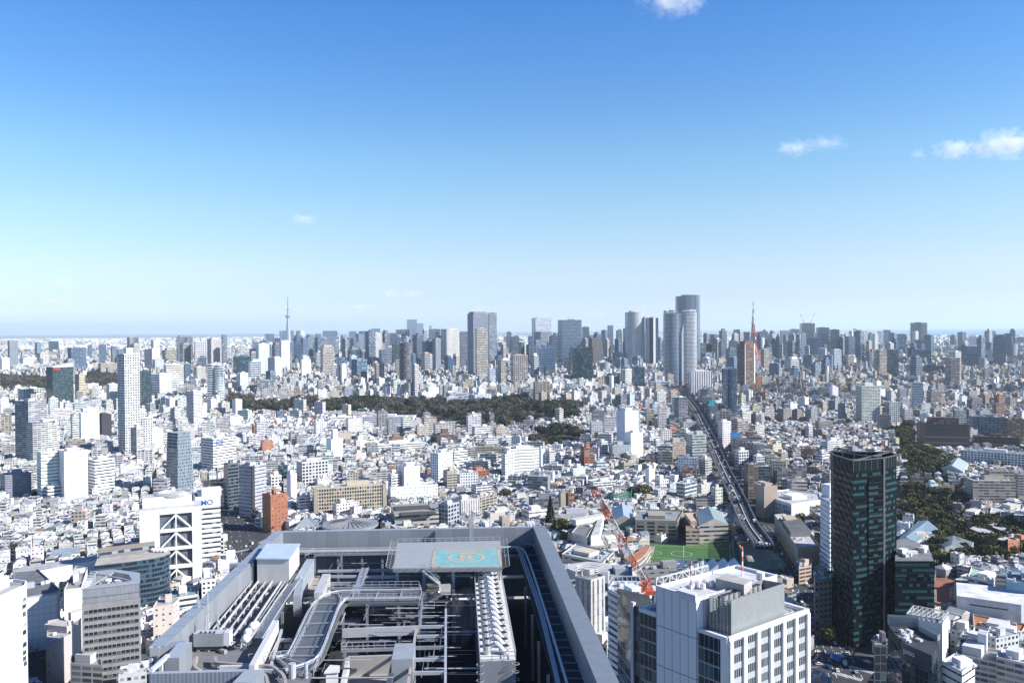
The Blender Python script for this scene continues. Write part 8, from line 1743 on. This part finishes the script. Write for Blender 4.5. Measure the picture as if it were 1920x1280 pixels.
# crown kinds used in the woods, merged with numpy
def merged_wood(name, label, cat, spots, kinds):
    Vs, Fs, Cs = [], [], []; vo_ = 0
    for (x, y, z, s_, kd, rot) in spots:
        V, Fc, C = kinds[kd]; ca, sa = math.cos(rot), math.sin(rot); W_ = V @ np.array([[ca, sa, 0], [-sa, ca, 0], [0, 0, 1]]) * s_ + np.array([x, y, z]); Vs.append(W_); Fs.append(Fc + vo_); vo_ += len(V); Cs.append(C * rng.uniform(.75, 1.25))
    V = np.concatenate(Vs); Fc = np.concatenate(Fs); C = np.concatenate(Cs); me = bpy.data.meshes.new(name); n = len(Fc)
    me.vertices.add(len(V)); me.vertices.foreach_set('co', V.astype(np.float32).ravel()); me.loops.add(n * 4); me.loops.foreach_set('vertex_index', Fc.astype(np.int32).ravel()); me.polygons.add(n); me.polygons.foreach_set('loop_start', np.arange(0, n * 4, 4, dtype=np.int32)); me.polygons.foreach_set('loop_total', np.full(n, 4, dtype=np.int32))
    at = me.color_attributes.new('Col', 'FLOAT_COLOR', 'CORNER'); at.data.foreach_set('color', np.repeat(np.concatenate([C, np.ones((n, 1))], 1), 4, 0).astype(np.float32).ravel()); me.materials.append(MATS['leaf']); me.update(); me.shade_flat(); o = bpy.data.objects.new(name, me); S.collection.objects.link(o); tag(o, label, cat, kind='stuff'); return o
def kind_of(seed, rx, rz, trunk, n, cols):
    mb, tr = tree_proto(seed, rx, rz, trunk, n, cols=cols); k = len(mb.f); return (np.array(mb.v), np.arange(k * 4).reshape(-1, 4), np.array([mb.c[i * 4][:3] for i in range(k)]))
DKG = [(.024, .036, .02), (.038, .05, .027), (.052, .064, .034)]; OLV = [(.085, .088, .034), (.12, .115, .042), (.07, .078, .03)]; BRN = [(.115, .10, .088), (.15, .13, .115), (.09, .078, .068)]
KIN = [kind_of(1, 7.5, 6, 3, 420, DKG), kind_of(2, 9, 7, 3, 460, DKG), kind_of(3, 7.5, 6, 3, 420, OLV), kind_of(4, 8.5, 7, 3.5, 320, BRN), kind_of(5, 7, 7.5, 4, 280, BRN)]
def inpoly(x, y, P):
    c = False; n = len(P)
    for i in range(n):
        a, b = P[i], P[(i + 1) % n]
        if (a[1] > y) != (b[1] > y) and x < (b[0] - a[0]) * (y - a[1]) / (b[1] - a[1]) + a[0]: c = not c
    return c
def fill(P, step, dens=1.0):
    xs = [p[0] for p in P]; ys = [p[1] for p in P]; out = []
    y = min(ys)
    while y < max(ys):
        x = min(xs)
        while x < max(xs):
            a, b = x + rng.uniform(-.4, .4) * step, y + rng.uniform(-.4, .4) * step
            if rng.random() < dens and inpoly(a, b, P): out.append((a, b))
            x += step
        y += step
    return out
names = ['large cemetery wood of dark evergreens and bare brown trees across the centre', 'dark shrine wood at the far left edge', 'dark wood right of the teal glass tower at left', 'small wood of bare and olive trees in the centre houses', 'garden trees left of the cemetery wood']
for P, lab in zip(WOOD, names):
    sp_ = []
    for x, y in fill(P, 14, .9):
        if any(abs(x - c_.x) < r_ and abs(y - c_.y) < r_ * 2 for c_, r_ in GAPS) or math.sin(x * .021) + math.sin(y * .017 + x * .009) > 1.62: continue
        nz = math.sin(x * .013 + 1) + math.sin(y * .011 + x * .004); kd = rng.choice([0, 1, 2, 3, 4], p=[.36, .3, .16, .1, .08] if nz > -.4 else [.12, .1, .18, .34, .26]); sp_.append((x, y, 0, rng.uniform(.55, 1.5), kd, rng.uniform(0, 6)))
    merged_wood('wood', lab, 'wood', sp_, KIN); print('wood', len(sp_))
# street and garden trees among the houses far away: one mass
sp_ = []
for _ in range(5200):
    y = rng.uniform(700, 4000); x = rng.uniform(-.62, .62) * y
    rt = x / y > .2
    if rng.random() > (.9 if rt else .28): continue
    if OCC0[min(2099, max(0, int((x - GX0) / CS))), min(1659, int((y - GY0) / CS))]: continue
    sp_.append((x, y, 0, rng.uniform(.35, .75) * (1.15 if rt else 1), rng.choice([0, 1, 2, 3, 4], p=[.3, .2, .2, .15, .15]), rng.uniform(0, 6)))
merged_wood('garden_trees', 'countless garden and street trees dotted between the houses', 'trees', sp_, KIN)
# individual trees near enough to tell apart
PROT = []
for s_, rx, rz, tr_, n, cols in ((31, 6, 4.6, 2.5, 900, DKG), (32, 7, 5.2, 3, 1100, OLV), (33, 5, 4.2, 2.5, 800, DKG), (34, 6.5, 4.8, 3, 1000, [(.06, .068, .022), (.10, .10, .03), (.13, .11, .035)])):
    mb, tr = tree_proto(s_, rx, rz, tr_, n, cols=cols); PROT.append((mb.build('crown'), tr.build('trunk')))
mb, tr = tree_proto(41, 4.5, 7.5, 2, 1300, cone=True, cols=DKG); CON = (mb.build('crown'), tr.build('trunk'))
BAR = bare(51, 5, 11).build('branches')
used = set()
def plant(proto, x, y, sc, label, group, rot=0, name='tree', cat='tree', sz=1):
    root = empty(name, (x, y, 0), label, cat, group, rot); root.scale = (sc, sc, sc * sz)
    for o in proto:
        if o.name not in used: used.add(o.name); c = o
        else: c = o.copy(); S.collection.objects.link(c)
        c.parent = root
    return root
i = 0
TC = ['dark green', 'olive green', 'deep green', 'yellowish green']
for P, where in ((PARKS[4], 'in the grove right of the black green tower'), (PARKS[5], 'around the tiled villa hall at right'), (PARKS[7], 'on the slope below the brown terraces at right')):
    for x, y in fill(P, 13.5, .93):
        k = int(rng.choice([0, 1, 2, 3]))
        if where.startswith('around') and not free(x, y) and False: continue
        s_ = rng.uniform(.9, 1.35); plant(PROT[k], x, y, s_, '%s %s round tree %s' % ('tall' if s_ > 1.02 else 'low', TC[k], where), 'trees ' + where, rng.uniform(0, 6)); i += 1
        if i > 296: break
print('grove trees', i)
for px, py, sc, wh in ((1182, 938, 1.5, 'large round dark tree in the centre right of the green fenced court'), (1206, 936, 1.35, 'round dark tree touching the large round one in the centre right'), (1322, 948, 1.0, 'dark tree left of the slim beige tower by the highway'), (1052, 1000, 1.25, 'wide dark tree in front of the broad grey hall'), (1066, 1002, 1.1, 'second dark tree in front of the broad grey hall'), (948, 936, 1.0, 'dark tree left of the dark terrace'), (966, 932, 1.0, 'dark tree between the white roofs and the dark terrace'),
                       (1552, 1208, 1.0, 'dark tree at the foot of the black green tower, left one'), (1597, 1206, .9, 'dark tree at the foot of the black green tower, right one'), (1500, 980, .8, 'small tree beside the beige hall'), (1570, 1170, 1.0, 'dark street tree left of the black green tower'), (90, 1262, .9, 'dark tree in the shaded yard at lower left'), (72, 1180, 1.1, 'dark tree behind the shaded yard at lower left')):
    p = G(px, py); plant(PROT[i % 4], p.x, p.y, sc, wh, None, i); i += 1
for px, py, lab in ((1032, 990, 'tall pointed conifer right behind the far corner of the big roof'), (780, 990, 'pointed conifer before the flat concrete building, right one'), (758, 988, 'pointed conifer before the flat concrete building, left one'), (803, 990, 'small pointed conifer beside the concrete block')):
    p = G(px, py); plant(CON, p.x, p.y, 1.3 if px == 1032 else .7, lab, None, px, 'conifer', 'conifer', 1.15)
for px, py, lab in ((508, 1000, 'bare winter tree at the crossing left of the pyramid hall'), (1424, 994, 'bare street tree beside the near highway'), (1416, 976, 'bare street tree behind another one beside the near highway'), (1090, 1040, 'bare tree in front of the cream school block'), (1600, 1236, 'bare tree at the crossing at lower right'), (1545, 1160, 'bare street tree under the slab tower'), (414, 980, 'bare street tree by the left crossing'), (66, 1240, 'bare tree behind the bright white corner tower'), (930, 978, 'bare tree beside the beige walled hall')):
    p = G(px, py); plant((BAR,), p.x, p.y, 1.0, lab, None, px, 'bare_tree', 'bare tree')
# protective nets
def net(label, pts, h, col):
    P = [G(a, b) for a, b in pts]; root = empty('net_fence', tuple(P[0]), label, 'fence'); O_ = P[0]; mb = MB(); mb.mat = 'netting'; mb.col = col
    for a, b in zip(P[:-1], P[1:]): L = (b - a).length; mb.face([(a.x - O_.x, a.y - O_.y, 0), (b.x - O_.x, b.y - O_.y, 0), (b.x - O_.x, b.y - O_.y, h), (a.x - O_.x, a.y - O_.y, h)], [(0, 0), (L / .8, 0), (L / .8, h / .8), (0, h / .8)])
    mb.build('net', root); po = MB(); po.mat = 'metal'; po.col = (.2, .3, .25)
    for a, b in zip(P[:-1], P[1:]):
        for k in range(3): p = a.lerp(b, k / 2) - O_; po.bar((p.x, p.y, 0), (p.x, p.y, h), .15)
    po.build('fence_post', root)
m, t, b = newmat('netting'); uv = N(t, 'ShaderNodeUVMap', uv_map='uv'); s = N(t, 'ShaderNodeSeparateXYZ'); t.links.new(uv.outputs[0], s.inputs[0]); fa = mth(t, 'LESS_THAN', mth(t, 'FRACT', s.outputs[0]), .28); fb = mth(t, 'LESS_THAN', mth(t, 'FRACT', s.outputs[1]), .28); al = mth(t, 'MAXIMUM', fa, fb); t.links.new(al, b.inputs['Alpha']); t.links.new(attrcol(t), b.inputs['Base Color'])
net('tall green net between the football field and the highway', [(1376, 1058), (1374, 1030), (1372, 1006)], 13, (.04, .22, .14)); net('curved green net around the baseball ground', [(1390, 1052), (1410, 1069), (1446, 1070), (1474, 1066), (1477, 1054)], 9, (.12, .24, .16)); net('teal net box left of the large round tree', [(1148, 950), (1183, 948), (1186, 936), (1150, 936), (1148, 950)], 16, (.03, .24, .20)); net('green net above the small bright court', [(1131, 1002), (1184, 1002), (1188, 976)], 8, (.08, .3, .2))
# billboards and banner
def board(label, px, py, w, h, z0, col, col2):
    d = G(px, py).y; p = D(px, py, d); root = empty('billboard', (p.x, p.y, 0), label, 'billboard'); zc = z0; mb = MB(); mb.mat = 'paint'; mb.col = col; mb.box(0, 0, zc, w, .6, h); mb.build('panel', root); mb = MB(); mb.mat = 'paint'; mb.col = col2; mb.ball((0, -.32, zc + h * .5), h * .22, 8, sz=1.0) if False else mb.box(0, -.34, zc + h * .3, w * .35, .06, h * .4); mb.build('picture', root); mb = MB(); mb.mat = 'metal'; mb.col = (.3, .3, .3); mb.bar((-w * .3, 0, 0), (-w * .3, 0, zc), .4); mb.bar((w * .3, 0, 0), (w * .3, 0, zc), .4); mb.build('post', root)
board('cyan billboard with a green figure high over the far highway', 1335, 800, 11, 12, 42, (.03, .35, .55), (.10, .45, .12)); board('plain blue billboard on a rooftop right of the highway', 1379, 862, 14, 8, 33, (.06, .25, .55), (.1, .32, .62))
# ---- vehicles
def car_proto(kind, col):
    root = empty(kind, (0, 0, 0)); b_ = MB(); b_.mat = 'paint'; b_.col = col; g = MB(); g.mat = 'glass'; g.col = (.03, .035, .04)
    if kind == 'car':
        L, W_ = 4.4, 1.75; sec = [(-L / 2, .35), (L / 2, .35), (L / 2, .75), (L * .28, .92), (L * .12, 1.42), (-L * .26, 1.45), (-L * .42, .98), (-L / 2, .9)]; 
        for s1 in (-1, 1):
            P = [(x, s1 * W_ / 2, z) for x, z in sec]; b_.face(P if s1 < 0 else P[::-1])
        for k in range(len(sec)): j = (k + 1) % len(sec); b_.face([(sec[k][0], -W_ / 2, sec[k][1]), (sec[k][0], W_ / 2, sec[k][1]), (sec[j][0], W_ / 2, sec[j][1]), (sec[j][0], -W_ / 2, sec[j][1])][::-1])
        g.face([(L * .27, -W_ * .46, .95), (L * .27, W_ * .46, .95), (L * .13, W_ * .44, 1.41), (L * .13, -W_ * .44, 1.41)]); g.face([(-L * .41, W_ * .46, 1.0), (-L * .41, -W_ * .46, 1.0), (-L * .27, -W_ * .44, 1.44), (-L * .27, W_ * .44, 1.44)])
        for s1 in (-1, 1): g.face([(-L * .36, s1 * (W_ / 2 + .01), 1.0), (L * .2, s1 * (W_ / 2 + .01), .98), (L * .1, s1 * (W_ / 2 + .01), 1.36), (-L * .25, s1 * (W_ / 2 + .01), 1.38)][::s1 or 1])
        wx = 1.35
    elif kind == 'van':
        L, W_ = 4.8, 1.8; b_.box(0, 0, .4, L, W_, 1.6); g.box(L / 2 - .3, 0, 1.2, .64, W_ + .02, .6); wx = 1.5
    elif kind == 'truck':
        L, W_ = 7.5, 2.3; b_.box(-.9, 0, .8, 5.6, W_, 2.2); b_.box(2.9, 0, .6, 1.6, W_ * .95, 1.7, col=(.6, .6, .6)); g.box(3.55, 0, 1.4, .4, W_ * .9, .7); wx = 2.5
    else:
        L, W_ = 10.8, 2.5; b_.box(0, 0, .5, L, W_, 2.6); g.box(0, 0, 1.6, L * .94, W_ + .04, .8); wx = 3.4
    b_.build('body', root); g.build('window', root)
    for sx_ in (-1, 1):
        for sy_ in (-1, 1):
            w_ = MB(); w_.col = (.02, .02, .02); rr = .33 if kind in ('car', 'van') else .48; cx, cy = sx_ * wx, sy_ * (W_ / 2 - .1); n = 10
            P = [(cx + rr * math.cos(t_ * 2 * math.pi / n), rr + rr * math.sin(t_ * 2 * math.pi / n)) for t_ in range(n)]; w_.face([(a, cy - .12, b2) for a, b2 in P]); w_.face([(a, cy + .12, b2) for a, b2 in P][::-1])
            for t_ in range(n): a, c = P[t_], P[(t_ + 1) % n]; w_.face([(a[0], cy - .12, a[1]), (a[0], cy + .12, a[1]), (c[0], cy + .12, c[1]), (c[0], cy - .12, c[1])])
            w_.build('wheel', root)
    return root
CP = []
for kd, nm, col in (('car', 'white', (.75, .75, .75)), ('car', 'silver', (.45, .46, .48)), ('car', 'black', (.02, .02, .025)), ('car', 'dark blue', (.03, .06, .16)), ('van', 'white', (.72, .72, .72)), ('truck', 'white', (.7, .7, .7)), ('truck', 'blue', (.02, .16, .5)), ('bus', 'white and grey', (.5, .52, .55)), ('car', 'red', (.35, .03, .02))): CP.append([kd, nm, car_proto(kd, col), False])
nd = 0
def drive(k, x, y, z, rot, where):
    global nd; kd, nm, pr, u = CP[k]; nd += 1
    if not u: r_ = pr; CP[k][3] = True
    else:
        r_ = pr.copy(); S.collection.objects.link(r_)
        for c in pr.children: d_ = c.copy(); S.collection.objects.link(d_); d_.parent = r_
    r_.location = (x, y, z); r_.rotation_euler = (0, 0, rot); tag(r_, '%s %s %s' % (nm, kd, where), kd, 'vehicles ' + where)
def traffic(P, offs_, z, dens, where, y0=0, y1=5000, ks=(0, 0, 1, 2, 3, 4, 5, 0, 1, 4)):
    for o_ in offs_:
        L, R_ = offs(P, o_); acc = rng.uniform(5, 30)
        for a, b in zip(L[:-1], L[1:]):
            dv = b - a; l = dv.length
            if l < .1: continue
            while acc < l:
                p = a + dv * (acc / l)
                if y0 < p.y < y1: drive(int(rng.choice(ks)), p.x, p.y, z, math.atan2(dv.y, dv.x) + (math.pi if o_ > 0 else 0), where)
                acc += rng.uniform(.35, 1.9) * dens
            acc -= l
traffic(HW, (-5.9, -2.6, 2.6, 5.9), 14.03, 60, 'driving on the elevated highway', 430, 1700)
traffic(AV, (-20.5, -17.5, -14.5, 14.5, 17.5, 20.5), .05, 40, 'on the avenue beside the elevated highway', 440, 1700)
traffic(AV2, (-10.5, -7, -3, 3, 7, 10.5), .05, 44, 'on the lower avenue below the footbridge', 440, 840)
traffic(RL, (-10, -4, 4, 10), .05, 60, 'at the crossing left of the big roof', 640, 1150); traffic(RR, (-10, -6, 6, 10), .05, 30, 'at the crossing at lower right', 440, 560)
p = G(1567, 1238, .05); drive(6, p.x, p.y, .05, 1.9, 'crossing the junction at lower right, the only blue one')
for c in CP:
    if not c[3]:
        for o in list(c[2].children): bpy.data.objects.remove(o)
        bpy.data.objects.remove(c[2])
print('vehicles', nd)
# ---------------- clouds and haze ----------------
m = bpy.data.materials.new('cloud'); m.use_nodes = True; t = m.node_tree; t.nodes.clear(); MATS['cloud'] = m
o_ = N(t, 'ShaderNodeOutputMaterial'); pv = N(t, 'ShaderNodeVolumePrincipled'); pv.inputs['Color'].default_value = (1, 1, 1, 1); pv.inputs['Anisotropy'].default_value = .0
tcn = N(t, 'ShaderNodeTexCoord'); vl = N(t, 'ShaderNodeVectorMath', operation='LENGTH'); t.links.new(tcn.outputs['Object'], vl.inputs[0])
oi = N(t, 'ShaderNodeObjectInfo'); ad = N(t, 'ShaderNodeVectorMath', operation='MULTIPLY_ADD'); t.links.new(tcn.outputs['Object'], ad.inputs[0]); ad.inputs[1].default_value = (1.0, 1.0, .55)
cx_ = N(t, 'ShaderNodeCombineXYZ'); t.links.new(mth(t, 'MULTIPLY', oi.outputs['Random'], 50.0), cx_.inputs[0]); t.links.new(cx_.outputs[0], ad.inputs[2])
ns = N(t, 'ShaderNodeTexNoise'); ns.inputs['Scale'].default_value = 2.9; ns.inputs['Detail'].default_value = 10; ns.inputs['Roughness'].default_value = .72; t.links.new(ad.outputs[0], ns.inputs['Vector'])
fall = mth(t, 'SUBTRACT', .86, vl.outputs['Value']); dn = mth(t, 'ADD', mth(t, 'MULTIPLY', fall, .42), mth(t, 'MULTIPLY', mth(t, 'SUBTRACT', ns.outputs['Fac'], .53), 1.6)); dn = mth(t, 'MAXIMUM', dn, 0.0)
at = N(t, 'ShaderNodeAttribute', attribute_name='thick', attribute_type='OBJECT')
t.links.new(mth(t, 'MULTIPLY', dn, at.outputs['Fac']), pv.inputs['Density']); t.links.new(pv.outputs[0], o_.inputs['Volume'])
def cloud(label, x0, x1, y0, y1, dist, thick=.03):
    p = D((x0 + x1) / 2, (y0 + y1) / 2, dist); k = dist / F; mb = MB(); mb.mat = 'plain'; mb.ball((0, 0, 0), 1, 10); ob = mb.build('cloud'); ob.data.materials.clear(); ob.data.materials.append(MATS['cloud']); ob.location = p; w = (x1 - x0) * k / 2; ob.scale = (w, w * .8, (y1 - y0) * k / 2); ob['thick'] = thick; tag(ob, label, 'cloud'); return ob
CL = [('white cloud cut by the top edge of the sky right of the middle', 1185, 1345, -36, 34, 5200, .02), ('thin wisp of cloud in the right sky, the lower one right of the left wisp', 1500, 1600, 252, 284, 9000, .008), ('small white cloud in the right sky left of its faint wisp', 1445, 1530, 260, 296, 9000, .014), ('puff of white cloud left of the largest cloud at the right edge', 1740, 1840, 258, 304, 9000, .018), ('largest white cloud at the right edge of the sky', 1810, 1960, 238, 304, 9000, .018), ('tiny detached cloud left of the puff at right', 1704, 1740, 276, 302, 9000, .016)]
for c in CL: cloud(*c)
LOW = [(84, 152, 515, 544), (70, 150, 552, 574), (168, 218, 550, 566), (700, 756, 538, 566), (748, 800, 540, 562), (640, 724, 568, 584), (540, 600, 398, 424), (-20, 34, 540, 575), (880, 920, 570, 586), (1090, 1140, 582, 596)]
for i, q in enumerate(LOW): cloud('faint low cloud near the horizon', *q, 48000, .003)['group'] = 'faint low clouds near the horizon'
def steam(label, q0, sz, thick):
    mb = MB(); mb.mat = 'plain'; mb.ball((0, 0, 0), 1, 8); ob = mb.build('steam'); ob.data.materials.clear(); ob.data.materials.append(MATS['cloud']); ob.location = q0; ob.scale = sz; ob['thick'] = thick; tag(ob, label, 'steam', kind='stuff')
p = G(872, 1163, 146); steam('thin white steam rising beside the cooling fans on the big roof', p, (4.2, 5, 6.5), .22)
p = G(1318, 1078, 124); steam('thin white steam over the roof of the white office tower', p, (4, 3.5, 4), .16)
m = bpy.data.materials.new('haze'); m.use_nodes = True; t = m.node_tree; t.nodes.clear(); o_ = N(t, 'ShaderNodeOutputMaterial'); pv = N(t, 'ShaderNodeVolumePrincipled'); t.links.new(pv.outputs[0], o_.inputs['Volume'])
pv.inputs['Color'].default_value = (.77, .915, 1.0, 1); pv.inputs['Density'].default_value = HAZE; pv.inputs['Anisotropy'].default_value = .2; MATS['haze'] = m
if HAZE > 0:
    mb = MB(); mb.mat = 'haze'; mb.prism([(-62000, -4000), (62000, -4000), (62000, 62000), (-62000, 62000)], -1, 720, bot=True); ob = mb.build('haze'); ob.data.materials.clear(); ob.data.materials.append(m); tag(ob, 'pale blue haze over the whole city', 'haze', kind='stuff')
